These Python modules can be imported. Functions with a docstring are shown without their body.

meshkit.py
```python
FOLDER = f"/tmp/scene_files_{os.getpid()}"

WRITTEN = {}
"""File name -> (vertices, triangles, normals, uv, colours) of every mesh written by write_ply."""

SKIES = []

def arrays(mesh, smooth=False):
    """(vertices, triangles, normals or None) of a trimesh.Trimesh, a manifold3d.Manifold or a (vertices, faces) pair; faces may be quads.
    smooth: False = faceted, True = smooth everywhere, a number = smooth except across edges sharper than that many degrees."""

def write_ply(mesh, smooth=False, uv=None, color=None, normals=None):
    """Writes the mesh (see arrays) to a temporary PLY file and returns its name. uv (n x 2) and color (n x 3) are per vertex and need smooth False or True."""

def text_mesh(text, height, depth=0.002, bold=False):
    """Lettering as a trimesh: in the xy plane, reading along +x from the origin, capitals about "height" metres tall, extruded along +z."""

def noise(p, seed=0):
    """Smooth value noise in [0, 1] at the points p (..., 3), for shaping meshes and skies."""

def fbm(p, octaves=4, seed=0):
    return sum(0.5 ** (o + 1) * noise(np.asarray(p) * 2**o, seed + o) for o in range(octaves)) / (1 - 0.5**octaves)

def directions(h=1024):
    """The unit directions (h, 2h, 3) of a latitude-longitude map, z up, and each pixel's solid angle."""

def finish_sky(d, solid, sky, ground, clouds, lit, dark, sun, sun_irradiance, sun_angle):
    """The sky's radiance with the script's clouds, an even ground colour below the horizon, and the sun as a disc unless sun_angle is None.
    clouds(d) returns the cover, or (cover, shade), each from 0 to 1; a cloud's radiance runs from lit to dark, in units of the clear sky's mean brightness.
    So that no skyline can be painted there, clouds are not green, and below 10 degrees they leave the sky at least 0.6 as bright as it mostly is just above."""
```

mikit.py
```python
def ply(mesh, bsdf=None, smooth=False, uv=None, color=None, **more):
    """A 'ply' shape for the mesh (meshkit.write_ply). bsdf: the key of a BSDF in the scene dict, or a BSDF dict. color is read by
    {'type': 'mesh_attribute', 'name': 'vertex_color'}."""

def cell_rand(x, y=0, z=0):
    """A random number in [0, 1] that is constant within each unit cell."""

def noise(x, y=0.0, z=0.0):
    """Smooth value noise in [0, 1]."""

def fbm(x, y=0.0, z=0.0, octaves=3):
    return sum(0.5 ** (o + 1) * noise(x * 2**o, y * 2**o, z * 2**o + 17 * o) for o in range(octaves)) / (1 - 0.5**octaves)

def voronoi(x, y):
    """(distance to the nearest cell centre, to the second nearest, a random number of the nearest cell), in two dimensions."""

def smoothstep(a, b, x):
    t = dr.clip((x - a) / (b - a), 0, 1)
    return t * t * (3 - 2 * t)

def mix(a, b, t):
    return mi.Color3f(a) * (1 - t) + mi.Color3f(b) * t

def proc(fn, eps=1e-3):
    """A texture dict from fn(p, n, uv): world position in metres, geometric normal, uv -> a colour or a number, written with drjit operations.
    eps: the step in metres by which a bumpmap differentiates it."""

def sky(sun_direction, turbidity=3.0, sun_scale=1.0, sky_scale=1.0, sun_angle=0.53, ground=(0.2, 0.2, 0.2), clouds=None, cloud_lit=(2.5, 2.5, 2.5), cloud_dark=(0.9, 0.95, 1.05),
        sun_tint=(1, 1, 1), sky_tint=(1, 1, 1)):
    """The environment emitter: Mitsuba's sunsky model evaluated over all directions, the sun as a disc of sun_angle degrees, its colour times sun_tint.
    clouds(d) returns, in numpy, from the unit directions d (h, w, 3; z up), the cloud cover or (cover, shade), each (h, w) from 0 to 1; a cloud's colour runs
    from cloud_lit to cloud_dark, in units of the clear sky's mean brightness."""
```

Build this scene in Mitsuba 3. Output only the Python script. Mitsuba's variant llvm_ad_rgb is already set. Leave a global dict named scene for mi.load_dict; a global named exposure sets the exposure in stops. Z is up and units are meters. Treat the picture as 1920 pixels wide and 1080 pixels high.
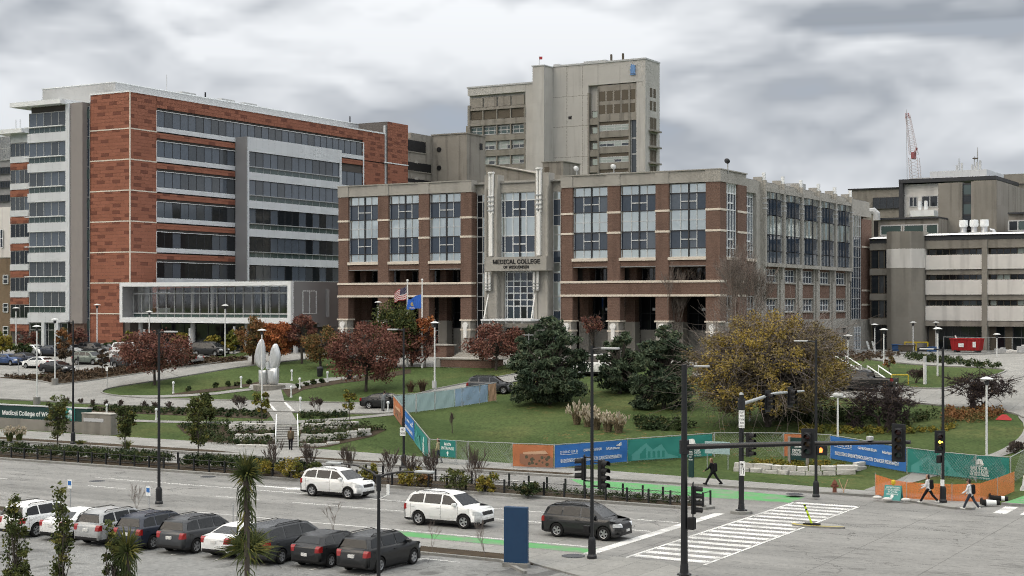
import math, random
import numpy as np
import trimesh
import drjit as dr
import mitsuba as mi
import manifold3d as m3
import mikit, meshkit
from mikit import proc, noise, fbm, cell_rand, smoothstep, mix
from shapely.geometry import Polygon, LineString, Point, box as sbox
from shapely import affinity
from shapely.ops import unary_union

scene, labels = {}, {}
T = mi.ScalarTransform4f

# ------------------------------------------------------------------ camera, sky, exposure
# the street runs along world X, the campus lies beyond it towards +Y; z = 0 is the roadway
EYE_H, FOCAL, HORIZON = 12.0, 2880.0, 570.0          # metres, photo pixels, photo row of the horizon
scene['camera'] = {'type': 'perspective', 'fov': 36.87, 'fov_axis': 'x', 'near_clip': 1.0, 'far_clip': 6000.0,
                   'principal_point_offset_y': -30.0 / 1080.0,
                   'to_world': T().look_at(origin=[0, 0, EYE_H], target=[-50, 86.6025, EYE_H], up=[0, 0, 1])}


def clouds(d):
    q = d / np.sqrt(np.maximum(1 - 0.55 * d[..., 2] ** 2, 0.1))[..., None] * np.array([7.0, 7.0, 15.0]) + np.array([7.1, 12.07, 4.26])
    warp = np.stack([meshkit.fbm(q * 0.8 + k, 4, 5 + k) for k in range(3)], -1) - 0.5
    a = meshkit.fbm(q + warp * 1.9, 6, 2)
    b = meshkit.fbm(q * 0.33 + 9.0, 3, 8)
    c = meshkit.fbm(q * 2.6 + warp * 2.6, 5, 11)
    tex = np.clip((a - 0.5) * 2.6 + (b - 0.5) * 1.9 + (c - 0.5) * 1.1 + 0.54, 0, 1)
    # an overcast sky is about three times as bright overhead as at the horizon
    lum = (0.27 + 0.69 * np.maximum(d[..., 2], 0) ** 1.25) * (1.26 - 0.62 * tex)
    return np.ones(tex.shape), np.clip(1.25 - lum * 1.25, 0, 1)


scene['sky'] = mikit.sky([-0.38, -0.62, 0.68], turbidity=4, sun_scale=0.18, sun_angle=55, clouds=clouds,
                         cloud_lit=(4.6, 4.6, 4.55), cloud_dark=(0.54, 0.61, 0.71), ground=(0.14, 0.14, 0.13))
exposure = 2.4

# ------------------------------------------------------------------ naming
_used = {}


def numbered(k):
    n = _used.get(k, -1) + 1
    _used[k] = n
    return k if n == 0 else f'{k}_{n:03d}'


def thing(name, label, cat, group=None):
    k = numbered(name)
    labels[k] = {'label': label, 'category': cat}
    if group:
        labels[k]['group'] = group
    return k


def mesh_of(parts):
    """One (vertices, triangles) pair from several."""
    vs, fs, n = [], [], 0
    for v, f in parts:
        vs.append(v)
        fs.append(np.asarray(f) + n)
        n += len(v)
    return np.vstack(vs), np.vstack(fs)


def shape(mesh, mat, smooth=False, tw=None, color=None):
    if isinstance(mesh, list):
        mesh = mesh_of(mesh)
    if isinstance(mesh, dict):
        d = dict(mesh)
        d['bsdf'] = {'type': 'ref', 'id': mat}
    else:
        d = mikit.ply(mesh, mat, smooth=smooth, color=color)
    if tw is not None:
        d['to_world'] = tw
    return d


def part(parent, name, mesh, mat, smooth=False, tw=None, label=None, kind=None, color=None):
    k = numbered(parent + '__' + name)
    scene[k] = shape(mesh, mat, smooth, tw, color)
    if label or kind:
        labels[k] = {}
        if label:
            labels[k]['label'] = label
        if kind:
            labels[k]['kind'] = kind
    return k


def single(name, mesh, mat, label, cat, group=None, smooth=False, tw=None, kind=None):
    k = thing(name, label, cat, group)
    scene[k] = shape(mesh, mat, smooth, tw)
    if kind:
        labels[k]['kind'] = kind
    return k


def struct(name, mesh, mat, label, smooth=False, kind='structure', cat=None):
    k = numbered(name)
    scene[k] = shape(mesh, mat, smooth)
    labels[k] = {'label': label, 'kind': kind, 'category': cat or name.replace('_', ' ')}
    return k


# ------------------------------------------------------------------ meshes
_BF = np.array([[0, 2, 3], [0, 3, 1], [4, 5, 7], [4, 7, 6], [0, 1, 5], [0, 5, 4], [2, 6, 7], [2, 7, 3], [0, 4, 6], [0, 6, 2], [1, 3, 7], [1, 7, 5]])


def box(x0, x1, y0, y1, z0, z1):
    x0, x1 = min(x0, x1), max(x0, x1)
    y0, y1 = min(y0, y1), max(y0, y1)
    z0, z1 = min(z0, z1), max(z0, z1)
    v = np.array([[x, y, z] for z in (z0, z1) for y in (y0, y1) for x in (x0, x1)], float)
    return v, _BF


def cbox(x0, x1, y0, y1, z0, z1, c=0.03):
    """A box with chamfered edges."""
    ps = []
    for x, ex in ((x0, 1), (x1, -1)):
        for y, ey in ((y0, 1), (y1, -1)):
            for z, ez in ((z0, 1), (z1, -1)):
                ps += [(x + ex * c, y + ey * c, z), (x + ex * c, y, z + ez * c), (x, y + ey * c, z + ez * c)]
    return man(m3.Manifold.hull_points(np.array(ps, float)))


def man(m):
    q = m.to_mesh()
    return np.array(q.vert_properties[:, :3], float), np.array(q.tri_verts, int)


def to_man(mesh):
    return m3.Manifold(m3.Mesh(np.asarray(mesh[0], np.float32), np.asarray(mesh[1], np.uint32)))


def move(m, x=0, y=0, z=0, rz=0.0, s=1.0):
    v, f = m
    c, sn = math.cos(rz), math.sin(rz)
    v = v * s
    return np.stack([v[:, 0] * c - v[:, 1] * sn + x, v[:, 0] * sn + v[:, 1] * c + y, v[:, 2] + z], 1), f


def tube(pts, rad, n=6, cap=True):
    p = np.asarray(pts, float)
    r = np.broadcast_to(np.asarray(rad, float), (len(p),))
    t = np.gradient(p, axis=0)
    t /= np.linalg.norm(t, axis=1, keepdims=True) + 1e-12
    ref = np.where(np.abs(t[:, 2:]) < 0.9, [[0, 0, 1.0]], [[1.0, 0, 0]])
    a = np.cross(t, ref)
    a /= np.linalg.norm(a, axis=1, keepdims=True) + 1e-12
    b = np.cross(t, a)
    ang = np.arange(n) * 2 * np.pi / n
    v = p[:, None] + r[:, None, None] * (np.cos(ang)[None, :, None] * a[:, None] + np.sin(ang)[None, :, None] * b[:, None])
    v = v.reshape(-1, 3)
    i, j = np.meshgrid(np.arange(len(p) - 1), np.arange(n), indexing='ij')
    q = np.stack([i * n + j, i * n + (j + 1) % n, (i + 1) * n + (j + 1) % n, (i + 1) * n + j], -1).reshape(-1, 4)
    f = np.vstack([q[:, [0, 2, 1]], q[:, [0, 3, 2]]])
    if cap:
        k = np.arange(1, n - 1)
        e = (len(p) - 1) * n
        f = np.vstack([f, np.stack([k * 0, k, k + 1], 1), np.stack([k * 0 + e, k + 1 + e, k + e], 1)])
    return v, f


def cyl(p0, p1, r0, r1=None, n=8):
    return tube([p0, p1], [r0, r0 if r1 is None else r1], n)


def lathe(prof, n=16, c=(0, 0, 0)):
    prof = np.asarray(prof, float)
    ang = np.arange(n) * 2 * np.pi / n
    v = np.stack([prof[:, None, 0] * np.cos(ang), prof[:, None, 0] * np.sin(ang), np.broadcast_to(prof[:, None, 1], (len(prof), n))], -1).reshape(-1, 3) + np.asarray(c, float)
    i, j = np.meshgrid(np.arange(len(prof) - 1), np.arange(n), indexing='ij')
    q = np.stack([i * n + j, i * n + (j + 1) % n, (i + 1) * n + (j + 1) % n, (i + 1) * n + j], -1).reshape(-1, 4)
    return v, np.vstack([q[:, [0, 1, 2]], q[:, [0, 2, 3]]])


def prism(poly, h0, h1):
    """A shapely polygon extruded along z from h0 to h1."""
    ms = []
    for g in getattr(poly, 'geoms', [poly]):
        if g.is_empty or g.area < 1e-9:
            continue
        m = trimesh.creation.extrude_polygon(g, h1 - h0, engine='earcut')
        ms.append((np.array(m.vertices) + [0, 0, h0], np.array(m.faces)))
    return mesh_of(ms)


def xz_prism(poly, y0, y1):
    """A polygon given in (x, z) extruded along y."""
    v, f = prism(poly, 0, y1 - y0)
    return np.stack([v[:, 0], y0 + v[:, 2], v[:, 1]], 1), f[:, ::-1]


def yz_prism(poly, x0, x1):
    v, f = prism(poly, 0, x1 - x0)
    return np.stack([x0 + v[:, 2], v[:, 0], v[:, 1]], 1), f


def text(s, h, depth=0.03, bold=False):
    m = meshkit.text_mesh(s, h, depth, bold)
    return np.array(m.vertices), np.array(m.faces)


def place_text(m, origin, right, up):
    """Lettering laid on a plane: right and up are unit vectors, the letters stand out towards right x up."""
    r, u = np.asarray(right, float), np.asarray(up, float)
    v, f = m
    return np.asarray(origin, float) + v[:, :1] * r + v[:, 1:2] * u + v[:, 2:3] * np.cross(r, u), f


# ------------------------------------------------------------------ terrain
PROFILE = np.array([(-3000, -0.1), (94.0, -0.1), (94.05, 0.10), (102.5, 0.12), (105, 0.55), (107, 0.95), (109, 1.35), (112, 1.7), (115, 2.03), (120, 2.57), (126, 3.22),
                    (132, 3.86), (138, 4.5), (143, 5.0), (146, 5.27), (149, 5.46), (152, 5.56), (200, 5.6), (3500, 5.6)])


def ground(y):
    return np.interp(y, PROFILE[:, 0], PROFILE[:, 1])


def ray(u, v):
    a, b = (u - 960) / FOCAL, -(v - HORIZON) / FOCAL
    return np.array([-0.5 + 0.866025 * a, 0.866025 + 0.5 * a, b])


def at(u, v, dz=0.0):
    """The point of the terrain that the photograph shows at this pixel."""
    r = ray(u, v)
    lo = 40.0
    t = np.arange(40.0, 900.0, 0.25)
    below = EYE_H + r[2] * t <= np.maximum(ground(r[1] * t), 0.0 if dz == 0 else dz)
    i = int(np.argmax(below))
    a, b = t[max(i - 1, 0)], t[i]
    for _ in range(18):
        m = (a + b) / 2
        if EYE_H + r[2] * m <= max(ground(r[1] * m), 0.0):
            b = m
        else:
            a = m
    x, y = r[0] * b, r[1] * b
    return np.array([x, y, max(float(ground(y)), 0.0)])


def at_z(u, v, z=0.0):
    r = ray(u, v)
    t = (z - EYE_H) / r[2]
    return np.array([r[0] * t, r[1] * t, z])


def depth(x, y):
    return -0.5 * x + 0.866025 * y


def pxm(x, y):
    """Photo pixels per metre at this place."""
    return FOCAL / depth(x, y)


class FrontY:
    """A facade plane facing the street (normal -Y); s runs along X, o is the distance out of the wall."""

    def __init__(self, y):
        self.y = y

    def s(self, u):
        r = ray(u, HORIZON)
        return r[0] * self.y / r[1]

    def z(self, u, v):
        r = ray(u, v)
        return EYE_H + r[2] * self.y / r[1]

    def box(self, s0, s1, z0, z1, o0, o1):
        return box(s0, s1, self.y - o0, self.y - o1, z0, z1)

    def pt(self, s, z, o=0):
        return np.array([s, self.y - o, z])

    right, up = np.array([1.0, 0, 0]), np.array([0, 0, 1.0])


class SideX:
    """A facade plane facing +X; s runs along Y."""

    def __init__(self, x):
        self.x = x

    def s(self, u):
        r = ray(u, HORIZON)
        return r[1] * self.x / r[0]

    def z(self, u, v):
        r = ray(u, v)
        return EYE_H + r[2] * self.x / r[0]

    def box(self, s0, s1, z0, z1, o0, o1):
        return box(self.x + o0, self.x + o1, s0, s1, z0, z1)

    def pt(self, s, z, o=0):
        return np.array([self.x + o, s, z])

    right, up = np.array([0, 1.0, 0]), np.array([0, 0, 1.0])


def drape(poly, dz, sides=False, flat=None):
    """A sheet (or slab with sides) lying dz above the terrain."""
    out = []
    ys = PROFILE[:, 0]
    polys = getattr(poly, 'geoms', [poly])
    for g in polys:
        if g.is_empty:
            continue
        x0, y0, x1, y1 = g.bounds
        cuts = [y0 - 1] + [y for y in ys if y0 < y < y1] + [y1 + 1]
        for a, b in zip(cuts[:-1], cuts[1:]):
            piece = g.intersection(sbox(x0 - 1, a, x1 + 1, b))
            for q in getattr(piece, 'geoms', [piece]):
                if q.geom_type != 'Polygon' or q.area < 1e-6:
                    continue
                v, f = trimesh.creation.triangulate_polygon(q, engine='earcut')
                v = np.asarray(v)
                f = np.asarray(f)
                e1, e2 = v[f[:, 1]] - v[f[:, 0]], v[f[:, 2]] - v[f[:, 0]]
                neg = e1[:, 0] * e2[:, 1] - e1[:, 1] * e2[:, 0] < 0
                f = np.where(neg[:, None], f[:, ::-1], f)
                z = (ground(v[:, 1]) if flat is None else flat) + dz
                out.append((np.column_stack([v, z + 0 * v[:, 0]]), f))
        if sides:
            for ring in [g.exterior, *g.interiors]:
                c = np.array(LineString(ring.coords).segmentize(3.0).coords)
                n = len(c)
                zt = (ground(c[:, 1]) if flat is None else flat) + dz
                v = np.vstack([np.column_stack([c, zt + 0 * c[:, 0]]), np.column_stack([c, zt - 0.3 - dz + 0 * c[:, 0]])])
                i = np.arange(n - 1)
                f = np.vstack([np.stack([i, i + 1, i + n], 1), np.stack([i + 1, i + 1 + n, i + n], 1)])
                out.append((v, f))
    return mesh_of(out)


def curve(pts, closed=False, n=3):
    """Chaikin-smoothed polyline."""
    p = np.asarray(pts, float)[:, :2]
    for _ in range(n):
        if closed:
            q = np.roll(p, -1, 0)
            p = np.stack([0.75 * p + 0.25 * q, 0.25 * p + 0.75 * q], 1).reshape(-1, 2)
        else:
            a, b = p[:-1], p[1:]
            p = np.vstack([p[:1], np.stack([0.75 * a + 0.25 * b, 0.25 * a + 0.75 * b], 1).reshape(-1, 2), p[-1:]])
    return p


def px_poly(uv, smooth=2):
    return Polygon(curve([at(u, v) for u, v in uv], True, smooth) if smooth else [at(u, v)[:2] for u, v in uv]).buffer(0)


# ------------------------------------------------------------------ materials
def plain(name, c, rough=0.7, spec=0.3, metallic=0.0, **k):
    scene[name] = {'type': 'twosided', 'b': {'type': 'principled', 'base_color': {'type': 'rgb', 'value': list(c)} if not isinstance(c, dict) else c,
                                             'roughness': rough, 'specular': spec, 'metallic': metallic, **k}}
    return name


def patterned(name, fn, rough=0.85, spec=0.2, bump=None, bscale=0.01, **k):
    b = {'type': 'principled', 'base_color': proc(fn), 'roughness': rough, 'specular': spec, **k}
    if bump is not None:
        b = {'type': 'bumpmap', 'tex': proc(bump, 0.01), 'scale': bscale, 'b': b}
    scene[name] = {'type': 'twosided', 'b': b}
    return name


def grass_fn(p, n, uv):
    w = fbm(p.x * 0.11, p.y * 0.11, 1.0, 3)
    m = fbm(p.x * 1.3, p.y * 1.3, 4.0, 3)
    s = noise(p.x * 7.0, p.y * 7.0, 2.0)
    stripe = smoothstep(0.35, 0.65, noise((p.x * 0.35 + p.y * 0.94) * 0.55, 3.0, 1.0))
    c = mix((0.034, 0.054, 0.018), (0.060, 0.084, 0.030), 0.4 * m + 0.3 * w + 0.34 * stripe)
    c = mix(c, (0.125, 0.112, 0.045), smoothstep(0.56, 0.78, w) * 0.35 * m)
    leaf = smoothstep(0.955, 0.97, cell_rand(p.x * 4.3 + 3 * s, p.y * 4.3, 1.0)) * smoothstep(0.45, 0.75, fbm(p.x * 0.09, p.y * 0.09, 8.0, 2))
    return mix(c * (0.72 + 0.56 * s), (0.17, 0.10, 0.045), 0.8 * leaf)


patterned('grass_m', grass_fn, 0.95, 0.1)


def road_fn(p, n, uv):
    a = fbm(p.x * 0.35, p.y * 0.8, 0, 4)
    g = noise(p.x * 9, p.y * 9, 1.0)
    lane = noise(p.x * 0.03, p.y * 1.1, 5.0)
    jx = dr.abs(dr.abs(p.x / 4.6 - dr.floor(p.x / 4.6)) - 0.5)
    jy = dr.abs(dr.abs((p.y - 65.9) / 3.95 - dr.floor((p.y - 65.9) / 3.95)) - 0.5)
    j = dr.maximum(smoothstep(0.490, 0.497, jx), smoothstep(0.488, 0.497, jy))
    c = mix((0.140, 0.140, 0.134), (0.235, 0.233, 0.222), 0.6 * a + 0.4 * lane)
    stain = smoothstep(0.60, 0.80, fbm(p.x * 0.9, p.y * 2.3, 7.0, 4))
    f, s2, w = mikit.voronoi(p.x * 0.22 + 0.5 * a, p.y * 0.22 + 0.4 * g * 0.2)
    crack = (1 - smoothstep(0.004, 0.022, s2 - f)) * smoothstep(0.42, 0.6, noise(p.x * 0.13, p.y * 0.2, 9.0))
    rut = smoothstep(0.55, 0.9, noise(p.x * 0.02, p.y * 0.62, 8.0))
    return c * (0.88 + 0.22 * g) * (1 - 0.30 * j) * (1 - 0.25 * stain) * (1 - 0.45 * crack) * (1 - 0.14 * rut)


patterned('road_m', road_fn, 0.9, 0.2)


def lot_fn(p, n, uv):
    a = fbm(p.x * 0.45, p.y * 0.45, 0, 4)
    g = noise(p.x * 8, p.y * 8, 1.0)
    s = smoothstep(0.58, 0.8, fbm(p.x * 1.7, p.y * 1.7, 3.0, 3))
    oil = smoothstep(0.62, 0.78, noise(p.x * 1.1, p.y * 0.7, 4.0)) * smoothstep(0.5, 0.7, noise(p.x * 0.4, p.y * 0.3, 6.0))
    f, s2, w = mikit.voronoi(p.x * 0.3 + 0.5 * a, p.y * 0.3 + 0.5 * a)
    crack = (1 - smoothstep(0.004, 0.02, s2 - f)) * smoothstep(0.45, 0.6, noise(p.x * 0.2, p.y * 0.2, 2.0))
    return mix((0.135, 0.138, 0.135), (0.210, 0.212, 0.205), a) * (0.85 + 0.3 * g) * (1 - 0.25 * s) * (1 - 0.4 * oil) * (1 - 0.4 * crack)


patterned('lot_m', lot_fn, 0.9, 0.2)


def walk_fn(p, n, uv):
    a = fbm(p.x * 0.7, p.y * 0.7, 0, 4)
    g = noise(p.x * 8, p.y * 8, 1.0)
    cx, cy = p.x / 1.6, p.y / 1.6
    j = dr.maximum(smoothstep(0.475, 0.495, dr.abs(cx - dr.floor(cx) - 0.5)), smoothstep(0.475, 0.495, dr.abs(cy - dr.floor(cy) - 0.5)))
    slab = cell_rand(cx, cy, 3)
    return mix((0.170, 0.170, 0.160), (0.250, 0.248, 0.234), 0.55 * a + 0.45 * slab) * (0.9 + 0.2 * g) * (1 - 0.28 * j)


patterned('walk_m', walk_fn, 0.9, 0.2)


def soil_fn(p, n, uv):
    return mix((0.022, 0.019, 0.015), (0.075, 0.058, 0.040), fbm(p.x * 2.4, p.y * 2.4, p.z * 2.4, 4))


patterned('soil_m', soil_fn, 0.95, 0.1)


def brick_fn(p, n, uv):
    # courses 8 cm high, bricks 24 cm long, on faces of either direction
    s = dr.select(dr.abs(n.x) > 0.6, p.y, p.x)
    row = dr.floor(p.z / 0.085)
    cx = s / 0.26 + 0.5 * (row - 2 * dr.floor(row / 2))
    r = cell_rand(cx, row, 1)
    fx = dr.abs(cx - dr.floor(cx) - 0.5)
    fz = dr.abs(p.z / 0.085 - row - 0.5)
    m = dr.maximum(smoothstep(0.46, 0.49, fx), smoothstep(0.38, 0.46, fz))
    w = fbm(s * 0.25, p.z * 0.5, 2.0, 4)
    c = mix((0.110, 0.066, 0.050), (0.180, 0.112, 0.088), 0.55 * r + 0.45 * w)
    streak = smoothstep(0.55, 0.8, fbm(s * 1.6, p.z * 0.12, 5.0, 3))
    return mix(c, (0.24, 0.205, 0.18), 0.55 * m) * (1 - 0.14 * streak)


patterned('brick_m', brick_fn, 0.9, 0.15)


def stone_tex(lo, hi, jx, jz, streak=0.2, dark=0.75):
    def fn(p, n, uv):
        s = dr.select(dr.abs(n.x) > 0.6, p.y, p.x)
        a = fbm(s * 0.35, p.z * 0.35, 1.0, 4)
        g = noise(s * 5, p.z * 5, 1.0)
        st = smoothstep(0.5, 0.78, fbm(s * 1.3, p.z * 0.1, 3.0, 4))
        cx, cz = s / jx, p.z / jz
        blk = cell_rand(cx, cz, 2)
        c = mix(lo, hi, 0.55 * a + 0.25 * blk + 0.2 * g)
        return c * (1 - streak * st)
    return fn


patterned('limestone_m', stone_tex((0.290, 0.280, 0.254), (0.370, 0.357, 0.328), 1.6, 1.1, 0.12), 0.85, 0.2)
patterned('concrete_m', stone_tex((0.190, 0.180, 0.158), (0.270, 0.256, 0.228), 2.4, 3.4, 0.22), 0.9, 0.15)
patterned('tower_m', stone_tex((0.385, 0.378, 0.36), (0.475, 0.466, 0.445), 4.5, 4.2, 0.12), 0.9, 0.15)
patterned('old_concrete_m', stone_tex((0.205, 0.192, 0.170), (0.300, 0.280, 0.250), 3.0, 3.5, 0.3), 0.9, 0.15)
patterned('pale_panel_m', stone_tex((0.56, 0.55, 0.525), (0.65, 0.637, 0.61), 3.4, 3.4, 0.15), 0.85, 0.2)


def metal_panel_fn(p, n, uv):
    s = dr.select(dr.abs(n.x) > 0.6, p.y, p.x)
    c = s / 1.5
    j = smoothstep(0.475, 0.495, dr.abs(c - dr.floor(c) - 0.5))
    return mix((0.53, 0.555, 0.58), (0.61, 0.635, 0.66), 0.6 * cell_rand(c, 1, 1) + 0.4 * fbm(s, p.z * 0.6, 1.0, 3)) * (1 - 0.22 * j)


patterned('white_metal_m', metal_panel_fn, 0.45, 0.4)
plain('white_frame_m', (0.70, 0.725, 0.735), 0.4, 0.4)
plain('mullion_m', (0.48, 0.50, 0.51), 0.45, 0.4)
plain('grey_panel_m', (0.235, 0.235, 0.24), 0.5, 0.4)
plain('taupe_panel_m', (0.245, 0.225, 0.215), 0.5, 0.4)
plain('light_grey_m', (0.42, 0.43, 0.435), 0.6, 0.3)
plain('dark_frame_m', (0.035, 0.037, 0.042), 0.5, 0.4)
plain('white_paint_m', (0.74, 0.74, 0.72), 0.55, 0.3)
plain('cream_band_m', (0.62, 0.56, 0.48), 0.8, 0.2)
plain('black_m', (0.012, 0.012, 0.013), 0.6, 0.3)
plain('black_metal_m', (0.010, 0.011, 0.013), 0.38, 0.5)
plain('grey_metal_m', (0.36, 0.37, 0.37), 0.45, 0.5)
plain('steel_m', (0.50, 0.51, 0.52), 0.35, 0.5, 0.7)
plain('dark_recess_m', (0.105, 0.096, 0.090), 0.9, 0.1)
plain('roof_m', (0.20, 0.20, 0.195), 0.9, 0.1)
# window glass of buildings whose rooms cannot be seen: dark coated glazing that mirrors the sky
plain('glass_blue_m', (0.030, 0.043, 0.064), 0.06, 0.95)
plain('glass_dark_m', (0.008, 0.011, 0.014), 0.06, 0.75)
plain('glass_grey_m', (0.050, 0.058, 0.066), 0.07, 0.95)
plain('glass_green_m', (0.055, 0.085, 0.082), 0.08, 0.9)
plain('glass_blind_m', (0.30, 0.35, 0.33), 0.25, 0.8)
plain('glass_slate_m', (0.075, 0.092, 0.115), 0.07, 1.0)


def wave_fn(p, n, uv):
    s = dr.select(dr.abs(n.x) > 0.6, p.y, p.x)
    return 0.02 * noise(s * 0.55, p.z * 0.5, 1.0) + 0.006 * noise(s * 1.9, p.z * 1.6, 4.0)


scene['glass_mirror_m'] = {'type': 'twosided', 'b': {'type': 'bumpmap', 'tex': proc(wave_fn, 0.02), 'scale': 1.0,
                           'b': {'type': 'principled', 'base_color': {'type': 'rgb', 'value': [0.62, 0.67, 0.66]}, 'metallic': 0.85, 'roughness': 0.10, 'specular': 0.6}}}
scene['thin_glass_m'] = {'type': 'thindielectric', 'int_ior': 1.6}
plain('terracotta_m', (0.285, 0.118, 0.078), 0.8, 0.2)
plain('terracotta_dark_m', (0.165, 0.066, 0.046), 0.8, 0.2)
plain('terracotta_mid_m', (0.262, 0.108, 0.071), 0.8, 0.2)
scene['tile_mix_m'] = {'type': 'twosided', 'b': {'type': 'principled', 'base_color': {'type': 'mesh_attribute', 'name': 'vertex_color'}, 'roughness': 0.8, 'specular': 0.2}}
# ================================================================== the setting: ground, street, walks, drives
ys = PROFILE[:, 0]
X0, X1 = -3000.0, 3000.0
gv = np.array([[x, y, z] for y, z in PROFILE for x in (X0, X1)])
gf = np.vstack([[[2 * i, 2 * i + 1, 2 * i + 3], [2 * i, 2 * i + 3, 2 * i + 2]] for i in range(len(PROFILE) - 1)])
struct('ground', (gv, gf), 'grass_m', 'mown green lawn sloping up from the street to the campus buildings', cat='lawn')

LAWN_EDGE = [(-400, 102.0), (-115, 101.8), (-80, 101.2), (-50, 98.3), (-30, 96.0), (-27.5, 95.8)]
road_poly = unary_union([sbox(-400, 65, 300, 93.86), sbox(-27.0, -40, 300, 65), Polygon([(-33, 65), (-27, 65), (-27, 58)])])
struct('street', drape(road_poly, 0.0, flat=0.0), 'road_m', 'worn pale concrete street with a wide intersection at the right', cat='street')
cross_poly = Polygon([(-20.6, 93.86), (300, 93.86), (300, 180), (-12, 180), (-17.5, 112), (-19.6, 100)])
struct('side_street', drape(cross_poly, 0.025), 'road_m', 'side street leaving the intersection past the right end of the fence', cat='street')
lot_poly = Polygon([(-400, -40), (-27.2, -40), (-27.2, 57.5), (-33.2, 61.3), (-400, 61.3)])
struct('parking_lot', drape(lot_poly, 0.05, flat=0.0), 'lot_m', 'grey parking lot in front of the street with a row of parked cars', cat='parking lot')
# near verge and walk with kerb
near_walk = Polygon([(-400, 63.1), (-36.5, 63.1), (-34.2, 61.35), (-27.3, 57.6), (-26.9, 57.9), (-26.6, 62.4), (-29.2, 64.6), (-31, 65.0), (-400, 65.0)])
struct('near_pavement', drape(near_walk, 0.13, True, 0.0), 'walk_m', 'concrete pavement between the parking lot and the street', cat='pavement')
verge = Polygon([(-400, 61.32), (-34.3, 61.32), (-36.55, 63.08), (-400, 63.08)])
struct('planting_strip', drape(verge, 0.12, True, 0.0), 'soil_m', 'dark mulch strip with thin saplings beside the parking lot', cat='planting strip')
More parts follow.
